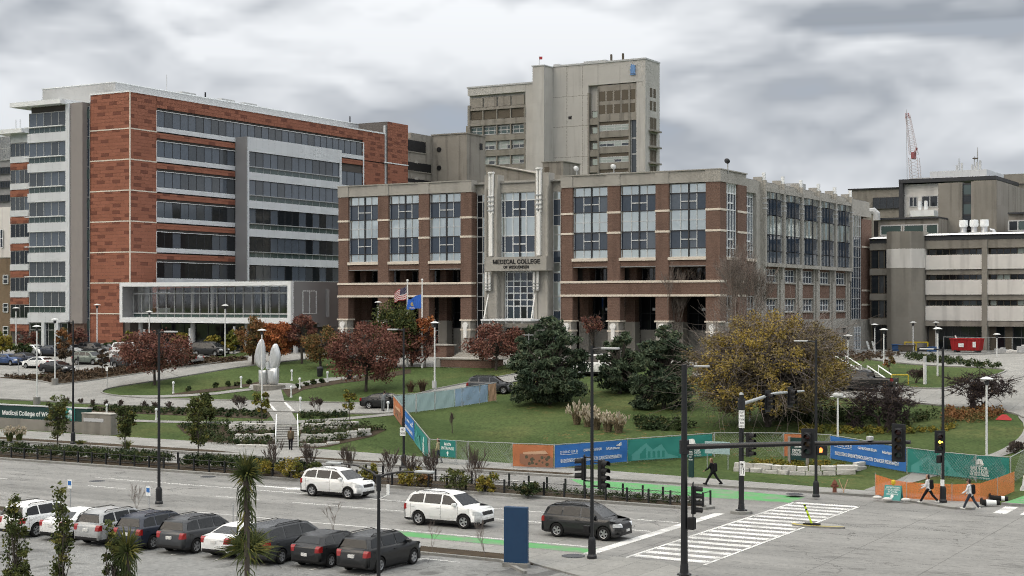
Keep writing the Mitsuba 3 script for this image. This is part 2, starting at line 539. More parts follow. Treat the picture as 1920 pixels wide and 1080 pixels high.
# far kerb and pavement
fk = [(-400, 93.86), (-27.0, 93.86)] + [(-24, 91.5), (-22.6, 90.4), (-21.2, 90.6), (-20.8, 93), (-20.9, 94.4)]
far_walk = Polygon([(-400, 94.06), (-28, 94.06), (-24.4, 91.9), (-22.6, 90.75), (-21.6, 91.0), (-21.3, 93), (-21.2, 96), (-22.3, 96.6)] + LAWN_EDGE[::-1])
hard = far_walk.difference(sbox(-400, 0, 0, 94.06))
struct('far_pavement', drape(hard, 0.03), 'walk_m', 'broad concrete pavement running along the lawn beyond the street', cat='pavement')
corner = far_walk.intersection(sbox(-400, 0, 0, 94.06)).buffer(0.12)
struct('corner_pavement', drape(corner.difference(sbox(-400, 93.83, 0, 120)), 0.125, True, 0.0), 'walk_m', 'pavement corner with kerb ramps at the crossing', cat='pavement')
kerb = LineString([(-400, 93.95), (-27.9, 93.95)]).buffer(0.11, cap_style=2)
struct('far_kerb', drape(kerb, 0.14, True, 0.0), 'walk_m', 'concrete kerb along the far side of the street', cat='kerb')
bed = Polygon([(-400, 94.4), (-84, 94.4), (-80, 95.2), (-84, 95.9), (-400, 96.2)])
struct('kerb_planting_bed', drape(bed, 0.045), 'soil_m', 'narrow dark planting bed between far kerb and pavement', cat='planting bed')
for k, (xa, xb) in enumerate([(-74, -66), (-58, -50)]):
    struct('kerb_planting_bed', drape(sbox(xa, 94.4, xb, 95.4), 0.045), 'soil_m',
           ['short planting bed by the kerb left of the flight of steps path', 'short planting bed by the kerb below the main entrance sign'][k], cat='planting bed')

# median
med = unary_union([sbox(-400, 82.8, -36.2, 86.9), Point(-36.2, 84.0).buffer(1.2)]).intersection(sbox(-400, 82.8, -34.9, 86.9))
med = Polygon([(-400, 82.8), (-36, 82.8), (-34.9, 83.2), (-34.7, 83.9), (-36, 84.6), (-44, 85.9), (-50, 86.9), (-400, 86.9)])
struct('median', drape(med, 0.15, True, 0.0), 'walk_m', 'raised kerbed median island dividing the street', cat='median')
struct('median_soil', drape(med.buffer(-0.35), 0.165, False, 0.0), 'soil_m', 'dark planting soil on the street median', cat='soil')

# painted markings (sheets 4 mm apart)
scene['paint_m'] = {'type': 'twosided', 'b': {'type': 'principled', 'base_color': proc(lambda p, n, uv: mix((0.55, 0.55, 0.53), (0.22, 0.22, 0.21), 0.55 * smoothstep(0.46, 0.75, fbm(p.x * 1.3, p.y * 1.3, 2.0, 4)))), 'roughness': 0.7, 'specular': 0.3}}
scene['green_paint_m'] = {'type': 'twosided', 'b': {'type': 'principled', 'base_color': proc(lambda p, n, uv: mix((0.085, 0.26, 0.095), (0.15, 0.21, 0.14), smoothstep(0.42, 0.75, fbm(p.x * 1.1, p.y * 2.1, 6.0, 4)))), 'roughness': 0.75, 'specular': 0.25}}
plain('yellow_paint_m', (0.36, 0.29, 0.07), 0.7, 0.3)
green = [Polygon([(-47.5, 66.0), (-45.8, 67.3), (-33.9, 67.3), (-33.9, 65.9)]), Polygon([(-49.2, 93.2), (-46, 89.4), (-40, 88.7), (-31.9, 88.7), (-31.9, 91.7), (-40, 93.2)])]
struct('bike_lane', drape(green[0], 0.004, flat=0.0), 'green_paint_m', 'faded green painted bike lane on the near side of the street', cat='bike lane')
struct('bike_lane', drape(green[1], 0.004, flat=0.0), 'green_paint_m', 'faded green painted bike lane along the far pavement', cat='bike lane')
struct('bike_lane', drape(Polygon([(-20.4, 94.3), (-17.0, 94.3), (-16.6, 104), (-19.6, 104)]), 0.033), 'green_paint_m', 'green painted bike lane on the side street at the right edge', cat='bike lane')
ladder = [sbox(-31.75, 65.6, -31.6, 88.9), sbox(-27.75, 65.6, -27.6, 88.9)]
y = 66.1
while y < 88.6:
    ladder.append(sbox(-31.55, y, -27.8, y + 0.62))
    y += 1.32
struct('crosswalk', drape(unary_union(ladder), 0.006, flat=0.0), 'paint_m', 'white ladder crosswalk across the street beside the median', cat='crosswalk')
lad2 = []
x = -20.2
while x < 4:
    lad2.append(sbox(x, 90.2, x + 0.75, 93.4))
    x += 1.5
struct('crosswalk', drape(unary_union(lad2), 0.006, flat=0.0), 'paint_m', 'white barred crosswalk over the side street at the right edge', cat='crosswalk')
lines = [sbox(-34.0, 65.4, -33.4, 82.2)]
struct('stop_line', drape(lines[0], 0.006, flat=0.0), 'paint_m', 'white stop line in front of the ladder crosswalk', cat='stop line')
dash = [sbox(x, 73.78, x + 3.4, 73.92) for x in np.arange(-130, -42, 11.0)]
solid = [sbox(-78, 77.5, -34.2, 77.64), sbox(-58, 73.78, -34.2, 73.92), sbox(-60, 67.55, -34.2, 67.69), sbox(-130, 90.3, -49, 90.42)]
arrow = Polygon([(-66.2, 79.25), (-62.6, 79.25), (-62.6, 78.7), (-60.6, 79.4), (-62.6, 80.1), (-62.6, 79.6), (-66.2, 79.6)])
struct('lane_markings', drape(unary_union(dash + solid), 0.006, flat=0.0), 'paint_m', 'worn white lane lines on the street', cat='lane line')
struct('turn_arrow', drape(arrow, 0.006, flat=0.0), 'paint_m', 'white turn arrow painted in the lane by the median', cat='road arrow')
isl = Polygon(curve([(-28.6, 79.3), (-26.2, 79.5), (-25.4, 79.9), (-26.4, 80.7), (-28.4, 80.5)], True, 2))
k = thing('traffic_island', 'small concrete island with faded yellow kerb in the intersection', 'traffic island')
part(k, 'slab', drape(isl, 0.10, True, 0.0), 'walk_m')
part(k, 'painted_kerb', drape(isl.difference(isl.buffer(-0.22)).intersection(sbox(-40, 70, 0, 79.9)), 0.104, False, 0.0), 'yellow_paint_m')
# parking lot: bay lines
bays = [sbox(x, 55.2, x + 0.1, 60.3) for x in np.arange(-75.4, -37, 2.75)] + [sbox(-75.4, 60.3, -37.6, 60.4)]
struct('bay_lines', drape(unary_union(bays), 0.056, flat=0.0), 'paint_m', 'white parking bay lines in the near lot', cat='bay lines')
lot_kerb = LineString([(-400, 61.4), (-36.0, 61.4), (-33.5, 59.2)]).buffer(0.09, cap_style=2)
struct('lot_kerb', drape(lot_kerb, 0.17, True, 0.0), 'walk_m', 'pale kerb at the edge of the near parking lot', cat='kerb')

# manholes
for (u, v, lab) in [(182, 902, 'dark manhole cover in the street at the left'), (1075, 1048, 'dark manhole cover on the near pavement by the lamp post'), (390, 894, 'dark manhole cover by the median kerb'), (1490, 931, 'dark manhole cover on the far pavement')]:
    p = at_z(u, v, 0.0)
    z = 0.15 if v in (1048, 931) else 0.004
    single('manhole_cover', move(lathe([(0, 0.012), (0.5, 0.012), (0.56, 0.0)], 20), p[0], p[1], z), 'dark_frame_m', lab, 'manhole cover')

# ---- drives, paths and plaza on the slope, taken from where they lie
drive = unary_union([
    px_poly([(-60, 692), (0, 702), (60, 712), (105, 722), (140, 719), (250, 703), (340, 689), (420, 680), (470, 668), (520, 660), (640, 655), (700, 660), (640, 669), (560, 676), (470, 686), (400, 697), (300, 714), (210, 727), (186, 735), (200, 741), (260, 747), (330, 749), (480, 753), (620, 756), (680, 757), (740, 755), (800, 734), (860, 722), (960, 703), (1040, 690), (1120, 682), (1200, 690), (1120, 695), (1010, 706), (940, 722), (880, 738), (830, 752), (790, 770), (720, 777), (640, 776), (480, 772), (330, 765), (250, 762), (150, 757), (60, 752), (0, 749), (-60, 747)], 2)])
struct('campus_drive', drape(drive, 0.03), 'walk_m', 'pale concrete campus drive looping round the oval lawn', cat='drive')
rim = drive.boundary.buffer(0.09)
struct('drive_kerb', drape(rim, 0.13, True), 'walk_m', 'concrete kerb edging the campus drive', cat='kerb')
plaza = unary_union([sbox(-121, 149.5, -62, 161.5), px_poly([(560, 657), (700, 645), (960, 650), (1100, 660), (1000, 682), (880, 690), (800, 688), (720, 690), (700, 676), (620, 668)], 1)])
struct('entrance_plaza', drape(plaza.difference(drive), 0.035), 'walk_m', 'pale paved plaza before the brick building entrance', cat='plaza')
lot2 = px_poly([(-80, 655), (0, 655), (230, 655), (330, 652), (430, 652), (460, 658), (440, 664), (330, 680), (240, 694), (130, 698), (0, 708), (-80, 702)], 0)
struct('campus_parking_lot', drape(lot2, 0.045), 'walk_m', 'pale campus parking lot before the red panelled building', cat='parking lot')
bedp = Polygon([at(u, v)[:2] for u, v in [(-40, 706), (0, 708), (70, 707), (140, 699), (240, 692), (330, 680), (400, 673), (455, 672), (466, 676), (400, 683), (340, 689), (250, 702), (140, 717), (104, 720), (60, 714), (0, 709), (-40, 707)]]).buffer(0)
struct('mulch_bed', drape(bedp, 0.06), 'soil_m', 'brown mulch bed between campus parking lot and drive', cat='mulch bed')
path1 = Polygon([at(u, v)[:2] for u, v in [(489, 727), (526, 727), (533, 752), (498, 752)]])
path2 = Polygon([at(u, v)[:2] for u, v in [(503, 772), (546, 772), (560, 797), (517, 797)]])
struct('garden_path', drape(path1, 0.04), 'walk_m', 'concrete garden path between the sculpture and the drive', cat='path')
struct('garden_path', drape(path2, 0.04), 'walk_m', 'concrete garden path from the drive down to the steps', cat='path')
zebra = [Polygon([at(u, v)[:2] for u, v in q]) for q in [[(498, 752.5), (502, 752.5), (520, 771), (514, 771)], [(530, 752.5), (534, 752.5), (553, 771), (546, 771)]]]
struct('drive_crossing', drape(unary_union(zebra), 0.036), 'paint_m', 'white crossing edges painted over the campus drive', cat='crosswalk')
path3 = px_poly([(170, 741), (260, 742), (330, 741), (400, 737), (440, 731), (478, 728), (480, 731), (440, 736), (400, 741), (330, 745), (250, 746)], 1)
struct('garden_path', drape(path3.difference(drive), 0.04), 'walk_m', 'narrow path across the oval lawn left of the sculpture', cat='path')
path4 = px_poly([(530, 728), (560, 718), (600, 710), (660, 706), (700, 700), (660, 710), (610, 716), (570, 724), (540, 731)], 1)
struct('garden_path', drape(path4.difference(drive), 0.04), 'walk_m', 'narrow path across the oval lawn right of the sculpture', cat='path')
path5 = Polygon([at(u, v)[:2] for u, v in [(205, 786), (300, 789), (400, 791.5), (516, 790), (560, 789), (640, 784), (740, 775), (740, 779), (640, 789), (560, 794), (516, 796), (400, 795), (300, 793), (205, 790)]])
struct('garden_path', drape(path5.difference(path2), 0.042), 'walk_m', 'long pale path crossing the slope above the stone terraces', cat='path')
ring = Polygon([at(u, v)[:2] for u, v in [(470, 722), (500, 719), (540, 719), (560, 722), (552, 729), (525, 731), (488, 731), (466, 728)]])
struct('sculpture_plaza', drape(ring, 0.05), 'walk_m', 'small paved ring round the silver sculpture', cat='plaza')
mb = Polygon([at(u, v)[:2] for u, v in [(320, 739), (400, 728), (470, 719), (486, 716), (486, 722), (440, 729), (400, 734), (330, 742)]]).buffer(0)
struct('mulch_bed', drape(mb, 0.03), 'soil_m', 'dark mulch bed with small shrubs left of the sculpture', cat='mulch bed')
mb = Polygon([at(u, v)[:2] for u, v in [(530, 731), (560, 724), (640, 712), (700, 704), (770, 692), (770, 700), (700, 712), (640, 719), (570, 731), (540, 745)]]).buffer(0)
struct('mulch_bed', drape(mb.difference(path4.buffer(.1)), 0.03), 'soil_m', 'dark mulch bed with small shrubs right of the sculpture', cat='mulch bed')
mb = Polygon([at(u, v)[:2] for u, v in [(165, 762), (330, 767), (500, 772), (510, 778), (500, 786), (330, 779), (165, 772)]]).buffer(0)
struct('mulch_bed', drape(mb, 0.025), 'soil_m', 'dark planting bed below the drive left of the steps', cat='mulch bed')
tb = Polygon([at(u, v)[:2] for u, v in [(330, 797), (420, 797), (516, 797), (516, 842), (470, 838), (400, 834), (345, 812)]]).buffer(0)
struct('terrace_bed', drape(tb, 0.03), 'soil_m', 'dark terrace bed of shrubs left of the steps', cat='terrace bed')
tb = Polygon([at(u, v)[:2] for u, v in [(562, 797), (640, 793), (700, 800), (725, 806), (700, 818), (640, 832), (562, 842)]]).buffer(0)
struct('terrace_bed', drape(tb, 0.03), 'soil_m', 'dark terrace bed of shrubs right of the steps', cat='terrace bed')
path6 = Polygon([(-78.6, 100.6), (-75.4, 100.6), (-75.6, 103.4), (-78.4, 103.4)])
# right hand drive and walk
rdrive = px_poly([(1560, 662), (1700, 664), (1780, 668), (1960, 660), (2000, 700), (1960, 790), (1925, 788), (1905, 776), (1860, 770), (1800, 765), (1700, 755), (1600, 748), (1540, 742), (1440, 722), (1300, 708), (1300, 697), (1440, 706), (1560, 716), (1700, 728), (1760, 731), (1790, 726), (1830, 712), (1880, 702), (1890, 694), (1840, 690), (1740, 687), (1640, 677)], 2)
struct('campus_drive', drape(rdrive, 0.03), 'walk_m', 'pale concrete drive curving down past the loading yard at the right', cat='drive')
struct('drive_kerb', drape(rdrive.boundary.buffer(0.09), 0.13, True), 'walk_m', 'kerb edging the drive by the loading yard', cat='kerb')
yard = Polygon([(-66, 190), (0, 190), (0, 211.8), (-66, 211.8)])
struct('loading_yard', drape(yard.difference(rdrive), 0.03), 'lot_m', 'grey loading yard before the white banded concrete building', cat='yard')
rwalk = px_poly([(1800, 866), (1850, 856), (1890, 838), (1915, 818), (1922, 798), (1905, 778), (1930, 776), (1945, 800), (1940, 824), (1910, 846), (1860, 864), (1780, 886), (1700, 905), (1660, 930), (1600, 930), (1680, 893)], 1)
struct('garden_path', drape(rwalk.difference(hard), 0.042), 'walk_m', 'pale walk curving round the lawn at the right', cat='path')
# ================================================================== buildings
UNIT = mikit.ply((np.array([[x, y, z] for z in (-.5, .5) for y in (-.5, .5) for x in (-.5, .5)], float), _BF), None)
rnd = random.Random(7)


def ubox(parent, name, b, mat, **k):
    """A box-shaped part that shares one mesh: b = (vertices, faces) of an axis-aligned box."""
    lo, hi = b[0].min(0), b[0].max(0)
    c, s = (lo + hi) / 2, hi - lo
    return part(parent, name, UNIT, mat, tw=T().translate(c.tolist()).scale(s.tolist()), **k)


def window(t, fac, s0, s1, z0, z1, cols, rows, pick, fm, o=-0.15, bar=0.06, fd=0.07, name='window', skip=None, mids=(), oo=None):
    """A glazed opening: one frame mesh with a child for every pane. cols: fractions of the width, rows: heights."""
    if isinstance(cols, int):
        cols = [i / cols for i in range(cols + 1)]
    cs = [s0 + (s1 - s0) * c for c in cols]
    rs = sorted(rows)
    fr = [fac.box(c - bar / 2, c + bar / 2, rs[0], rs[-1], o, o + fd + 0.012) for c in cs]
    fr += [fac.box(cs[0], cs[-1], r - bar / 2, r + bar / 2, o, o + fd) for r in rs]
    for (ca, cb, zm) in mids:
        fr.append(fac.box(cs[ca], cs[cb], zm - bar * .75, zm + bar * .75, o, o + fd + 0.02))
    w = part(t, name, fr, fm)
    for j in range(len(rs) - 1):
        for i in range(len(cs) - 1):
            m = pick(i, j)
            if m:
                off = oo[i] if oo else 0.0
                ubox(w, 'pane', fac.box(cs[i] + bar / 2, cs[i + 1] - bar / 2, rs[j] + bar / 2, rs[j + 1] - bar / 2, o - 0.04 + off, o + 0.01 + off), m)
    return w


# ---------------------------------------------------------------- the brick college building
B = thing('brick_college_building', 'four storey red brick building with limestone entrance bay and mirrored window bands in the centre', 'building')
F = FrontY(159.0)
XL, XR = F.s(634.5), F.s(1350)
S = SideX(XR)
YE = S.s(1631)
ZT, ZC = 27.05, 25.6
LV = dict(strip=24.48, d1=22.62, sp=20.28, d2=18.28, li=17.32, sill=16.95, lin=16.33, op=14.68, ba=14.42, bb=13.1, op2=12.85)
XP0, XP1 = F.s(884), F.s(1052)                    # the recessed entrance bay
# core volumes behind the facades
part(B, 'wall', [box(XL + 0.3, XR - 0.9, 160.45, YE - .3, 16.45, 26.5), box(XL + 0.3, XR - 0.9, 163.6, YE - .3, 13.0, 16.44), box(XL + .3, XR - .9, 165.6, YE - .3, 5.3, 12.99)], 'dark_recess_m')
part(B, 'roof', [box(XL + .35, XR - .4, 159.6, YE - .2, 26.5, 26.6)], 'roof_m')
piers = [(634.5, 652.7), (708.5, 728), (785, 804), (863.5, 884), (1052.5, 1073.3), (1138.8, 1162), (1229, 1253.7), (1323.2, 1350)]
BASE = 10.1
for i, (a, b) in enumerate(piers):
    xa, xb = F.s(a), F.s(b)
    d = 1.35
    pm = part(B, 'pier', [box(xa, xb, 159, 159 + d, BASE, ZC)], 'brick_m')
    for z in (LV['d1'] - 0.08, LV['sp'] - 0.08):
        ubox(pm, 'course', box(xa - .05, xb + .05, 158.94, 159 + d - .1, z - .12, z + .12), 'cream_band_m')
    # limestone foot with a round-topped ornament
    ubox(pm, 'base', box(xa + .12, xb - .12, 158.9, 159 + d - .05, 5.5, BASE - .16), 'limestone_m')
    ubox(pm, 'base_course', box(xa - .1, xb + .1, 158.82, 159 + d + .02, BASE - .16, BASE + .02), 'cream_band_m')
    ubox(pm, 'base_course', box(xa + .02, xb - .02, 158.84, 159 + d - .02, 8.78, 8.98), 'cream_band_m')
    xm = (xa + xb) / 2
    orn = [box(xm - .22, xm + .22, 158.72, 158.9, 7.9, 9.35)] + [move(xz_prism(Point(0, 0).buffer(.36, 8), 0, .2), xm, 158.7, 9.4)]
    part(pm, 'ornament', orn, 'white_paint_m')
    # inner row of piers in the arcade
    ubox(B, 'inner_pier', box(xa + .15, xb - .15, 163.4, 164.5, 5.5, 12.9), 'brick_m')
    ubox(B, 'inner_pier_base', box(xa + .1, xb - .1, 163.3, 164.6, 5.5, 9.9), 'limestone_m')
wins = [(0, 1), (1, 2), (2, 3), (4, 5), (5, 6), (6, 7)]
CB = [0, .29, .512, .73, 1]
MIR = 'glass_mirror_m'


def dark_pick(r):
    return lambda i, j: r.choice(['glass_blue_m'] * 5 + ['glass_slate_m', 'glass_grey_m'])


for n, (i, j) in enumerate(wins):
    xa, xb = F.s(piers[i][1]), F.s(piers[j][0])
    rows = [LV['li'], LV['d2'], LV['sp'], (LV['sp'] + LV['d1']) / 2, LV['d1'], LV['strip'], ZC - .1]
    r = random.Random(n)

    def pick(c, q):
        if q in (1, 4):
            return r.choice(['glass_blue_m'] * 5 + ['glass_slate_m'])
        return MIR
    w = window(B, F, xa, xb, rows[0], rows[-1], CB, rows, pick, 'mullion_m', o=-.45, bar=.08, fd=.1,
               mids=[(1, 3, (rows[1] + rows[2]) / 2), (1, 3, (rows[4] + rows[5]) / 2)])
    xm = xa + (xb - xa) * CB[2]
    part(w, 'centre_mullion', [F.box(xm - .07, xm + .07, rows[0], rows[-1], -.44, -.30)] + [F.box(xa, xb, z - .06, z + .06, -.44, -.325) for z in rows[1:-1] if z != rows[3]], 'dark_frame_m')
    ubox(B, 'window_sill', F.box(xa - .06, xb + .06, LV['sill'], LV['li'] - .03, -.6, .12), 'cream_band_m')
    ubox(B, 'lintel', F.box(xa, xb, LV['lin'], LV['sill'], -1.2, -.1), 'brick_m')
    # terrace behind the parapet: floor, back glazing and a brick return
    ubox(B, 'terrace_ceiling', F.box(xa, xb, LV['lin'] - .1, LV['lin'] - .003, -4.5, -.12), 'grey_panel_m')
    ubox(B, 'terrace_return', F.box(xa, xa + .9, LV['op'] - .4, LV['lin'] - .11, -4.4, -2.6), 'brick_m')
    window(B, F, xa + 1.0, xb, 13.2, LV['lin'] - .15, 5, [13.2, LV['lin'] - .15], lambda i, j: 'glass_dark_m', 'grey_panel_m', o=-4.1, name='terrace_window')
    # arcade back wall: panels, doors and dark glazing
    window(B, F, xa - .2, xb + .2, 9.0, 12.8, 4, [9.0, 10.9, 12.8], lambda i, j: 'glass_dark_m', 'dark_frame_m', o=-6.2, bar=.1, name='arcade_window')
    ubox(B, 'arcade_wall', F.box(xa - .2, xa + (xb - xa) * .55, 5.5, 8.95, -6.4, -6.0), 'limestone_m')
    window(B, F, xa + (xb - xa) * .58, xb, 5.6, 8.6, 2, [5.6, 8.6], lambda i, j: 'glass_dark_m', 'white_frame_m', o=-6.1, bar=.1, name='door')
    ubox(B, 'light_shelf', F.box(xb - 1.7, xb - .1, 11.25, 11.55, -4.0, -2.9), 'light_grey_m')
for (xa, xb) in ((XL, XP0), (XP1, XR)):
    ubox(B, 'band', F.box(xa, xb, LV['bb'], LV['ba'], -.9, .06), 'brick_m')
    ubox(B, 'course', F.box(xa - .08, xb + .08, LV['ba'], LV['op'], -1.0, .16), 'cream_band_m')
    ubox(B, 'course', F.box(xa - .08, xb + .08, LV['op2'], LV['bb'], -1.0, .16), 'cream_band_m')
    ubox(B, 'terrace_floor', F.box(xa + .3, xb - .4, LV['bb'], LV['ba'] - .1, -4.6, -.95), 'old_concrete_m')
    # cornice: blocks over the piers stand proud of the blocks over the windows
    ubox(B, 'cornice', F.box(xa + .02, xb - .02, ZC + .02, ZT - .12, -1.0, .0), 'limestone_m')
    ubox(B, 'cornice_cap', F.box(xa - .06, xb + .06, ZT - .12, ZT, -1.1, .16), 'limestone_m')
for (a, b) in piers:
    ubox(B, 'cornice_block', F.box(F.s(a) - .04, F.s(b) + .04, ZC, ZT - .13, -1.3, .1), 'limestone_m')
ubox(B, 'return_wall', box(XL, XL + .4, 160.4, YE, 5.3, ZT - .2), 'brick_m')
# ---- entrance bay
E2 = FrontY(160.3)
s = E2.s
ubox(B, 'recess_cornice', E2.box(XP0, XP1, 25.35, 26.8, -.5, .12), 'limestone_m')
rws = [5.7, 7.4, 9.3, 11.2, 12.9, 14.6, 15.7, 16.9, 18.3, 20.2, 21.3, 22.5, 24.4, 25.3]
window(B, E2, s(895.6), s(917.2), rws[0], rws[-1], [0, .45, 1], rws, lambda i, j: 'glass_dark_m' if i == 0 else (MIR if j in (4, 5, 7, 9, 10, 12) else 'glass_slate_m' if j > 3 else 'glass_dark_m'), 'light_grey_m', o=.0, bar=.1, name='stair_glazing')
window(B, E2, s(1038), s(1051.5), rws[0], rws[-1], 1, rws, lambda i, j: MIR if j in (3, 4, 6, 8, 9, 12) else 'glass_blue_m', 'light_grey_m', o=.0, bar=.1, name='stair_glazing')
P1 = FrontY(158.75)
# stone wall of the bay, built as pieces round its windows
for (a, b, o1, zt) in ((917.5, 942.5, 1.15, 27.55), (1011.5, 1037.5, 1.15, 27.55)):
    pl = ubox(B, 'entrance_pilaster', E2.box(s(a), s(b), 5.5, zt, -.3, o1), 'limestone_m')
    for q in range(2):
        c = s(a) + (s(b) - s(a)) * (.12 if q == 0 else .88)
        ubox(pl, 'fillet', E2.box(c - .16, c + .16, 5.5, zt - 1.6, o1 - .1, o1 + .16), 'limestone_m')
for (u0, ztop) in ((931.3, 27.85), (1020.5, 28.1)):
    c = s(u0)
    fl = part(B, 'metal_pilaster', [cyl((c + q, 158.98, 22.9), (c + q, 158.98, ztop), .17, n=10) for q in (-.2, .2)] + [cyl((c, 159.0, ztop - .15), (c, 159.0, ztop + .05), .42, n=12)], 'white_paint_m', smooth=40)
    for zz in (23.2, 23.75, 24.3, 24.85):
        part(fl, 'ring', [box(c - .4, c + .4, 158.72, 159.1, zz, zz + .14)], 'steel_m')
    ubox(B, 'white_strip', box(c - .24, c + .24, 158.78, 159.2, 17.75, 22.9), 'white_paint_m')
ubox(B, 'bay_parapet', E2.box(s(942.5), s(1011.5), 25.4, 26.85, -.5, .5), 'limestone_m')
rows = [17.6, 18.2, 20.2, 22.45, 24.45, 25.35]
w = window(B, E2, s(942.5), s(1011.5), rows[0], rows[-1], [0, .09, .31, .5, .67, .91, 1], rows, lambda i, j: 'glass_blue_m' if j in (1, 3) else MIR, 'white_frame_m', o=.15, bar=.09, fd=.1,
           mids=[(2, 4, 19.2), (2, 4, 23.4)])
xm = (s(942.5) + s(1011.5)) / 2
part(w, 'centre_mullion', [E2.box(xm - .08, xm + .08, 17.6, 25.3, .16, .34)], 'dark_frame_m')
sg = part(B, 'name_panel', [box(P1.s(917.5), P1.s(1031), 157.9, 159.6, 15.95, 17.6)], 'limestone_m')
tm = text('MEDICAL COLLEGE', .50, .06, True)
wd = np.ptp(tm[0][:, 0])
part(sg, 'lettering', place_text(move(tm, -wd / 2), (P1.s(974), 157.89, 16.78), F.right, F.up), 'black_m', label='dark raised letters reading MEDICAL COLLEGE')
tm = text('OF WISCONSIN', .33, .06, True)
wd = np.ptp(tm[0][:, 0])
part(sg, 'lettering', place_text(move(tm, -wd / 2), (P1.s(974), 157.89, 16.22), F.right, F.up), 'black_m', label='dark raised letters reading OF WISCONSIN')
for (a, b) in ((935.5, 948), (1005.5, 1018)):
    ubox(B, 'stone_jamb', E2.box(s(a), s(b), 5.5, 15.95, -.2, .5), 'limestone_m')
rows = [10.2, 11.8, 13.0, 14.0, 15.2, 15.95]
rows = [10.25, 11.75, 12.5, 13.3, 14.1, 14.75, 15.85]
window(B, E2, s(948), s(1005.5), rows[0], rows[-1], [0, .07, .28, .5, .72, .92, 1], rows, lambda i, j: 'glass_blue_m' if (i + j) % 3 else 'glass_dark_m', 'white_frame_m', o=.0, bar=.11, fd=.12, name='entrance_window')
for (a, b) in ((921, 933.5), (1010.5, 1023)):
    c = (s(a) + s(b)) / 2
    for q in (-.24, .24):
        fl = part(B, 'wall_lamp', [cyl((c + q, 158.75, 13.6), (c + q, 158.75, 15.85), .17, n=10)], 'white_paint_m', smooth=40)
        part(fl, 'ring', [box(c + q - .2, c + q + .2, 158.52, 158.96, z, z + .1) for z in (13.7, 14.05, 14.4)], 'grey_metal_m')
C5 = FrontY(156.0)
cp = part(B, 'entrance_canopy', [box(C5.s(906), C5.s(1000), 155.4, 159.1, 10.0, 10.22)], 'white_frame_m')
part(cp, 'beam', [box(C5.s(906) + 1.1 * k, C5.s(906) + 1.1 * k + .14, 155.5, 159.1, 9.72, 9.998) for k in range(6)], 'light_grey_m')
part(cp, 'tie_rod', [cyl((s(927), 158.9, 13.2), (C5.s(908), 155.9, 10.25), .07)], 'white_paint_m')
part(cp, 'tie_rod', [cyl((s(1014), 158.9, 13.2), (C5.s(997), 155.9, 10.25), .07)], 'white_paint_m')
window(B, E2, s(948), s(1005.5), 5.6, 9.2, 4, [5.6, 8.3, 9.2], lambda i, j: 'glass_dark_m', 'white_frame_m', o=-.1, bar=.12, name='door')
ubox(B, 'door_header', E2.box(s(948), s(1005.5), 9.2, 10.2, -.2, .2), 'limestone_m')
# broad entrance steps in front of the bay
for k in range(4):
    ubox(B, 'entrance_step', box(F.s(870), F.s(1066), 156.4 + .4 * k, 160.2, 5.4, 5.72 + .14 * k), 'limestone_m')

# ---- the long side with stone fins
pY = {u: S.s(u) for u in (1350, 1361, 1362.5, 1382, 1384, 1399, 1400.5, 1417.5, 1425, 1595, 1612.5, 1631)}
for (a, b) in ((1350, 1362), (1383, 1400)):
    y0 = S.s(a) + (.02 if a == 1350 else 0)
    if a == 1350:
        y0 = 160.36
    pm = ubox(B, 'pier', S.box(y0, S.s(b), 9.9, ZC, -1.2, 0), 'brick_m')
    ubox(pm, 'base', S.box(y0, S.s(b), 5.4, 9.9, -1.2, .06), 'limestone_m')
    for z in (LV['d1'] - 0.08, LV['sp'] - 0.08, LV['op'] - .13, LV['bb'] - .13):
        ubox(pm, 'course', S.box(y0 - (1.3 if a == 1350 else 0), S.s(b) + .02, z - .12, z + .12, -.1, .06), 'cream_band_m')
rows = [LV['li'], LV['d2'], LV['sp'], LV['d1'], LV['strip'], ZC - .05]
for (a, b, o) in ((1362, 1383, -.3), (1400, 1418, -.55)):
    window(B, S, S.s(a), S.s(b), rows[0], rows[-1], [0, .25, .5, .75, 1], rows, lambda i, j: 'glass_blue_m' if j in (1, 3) else MIR if j == 4 else 'glass_dark_m' if j == 0 else 'glass_slate_m', 'white_frame_m', o=o, bar=.1, fd=.1, mids=[(1, 3, 19.3), (1, 3, 23.4)])
    ubox(B, 'window_sill', S.box(S.s(a), S.s(b), LV['sill'], LV['li'] - .04, -.8, .1), 'cream_band_m')
    ubox(B, 'lintel', S.box(S.s(a), S.s(b), 13.0, LV['sill'], -1.0, -.25), 'brick_m')
    window(B, S, S.s(a), S.s(b), 9.9, 12.9, 3, [9.9, 11.4, 12.9], lambda i, j: 'glass_dark_m', 'light_grey_m', o=-.4, bar=.1)
    ubox(B, 'base_wall', S.box(S.s(a), S.s(b), 5.4, 9.85, -1.0, -.1), 'limestone_m')
ubox(B, 'cornice', S.box(159.02, S.s(1399), ZC, ZT - .12, -1.0, .02), 'limestone_m')
ubox(B, 'cornice_block', S.box(158.9, S.s(1361.5), ZC - .01, ZT - .13, -1.1, .1), 'limestone_m')
ubox(B, 'cornice_cap', S.box(158.85, S.s(1399.5), ZT - .125, ZT - .003, -1.1, .17), 'limestone_m')
ubox(B, 'parapet', S.box(S.s(1399.6), YE, 24.95, 26.45, -.9, -.05), 'limestone_m')
fins = [S.s(u) for u in (1427.5, 1463, 1497, 1530, 1560.5, 1590)]
ubox(B, 'side_wall', S.box(S.s(1418), fins[0] - .3, 5.4, 24.94, -1.1, .02), 'limestone_m')
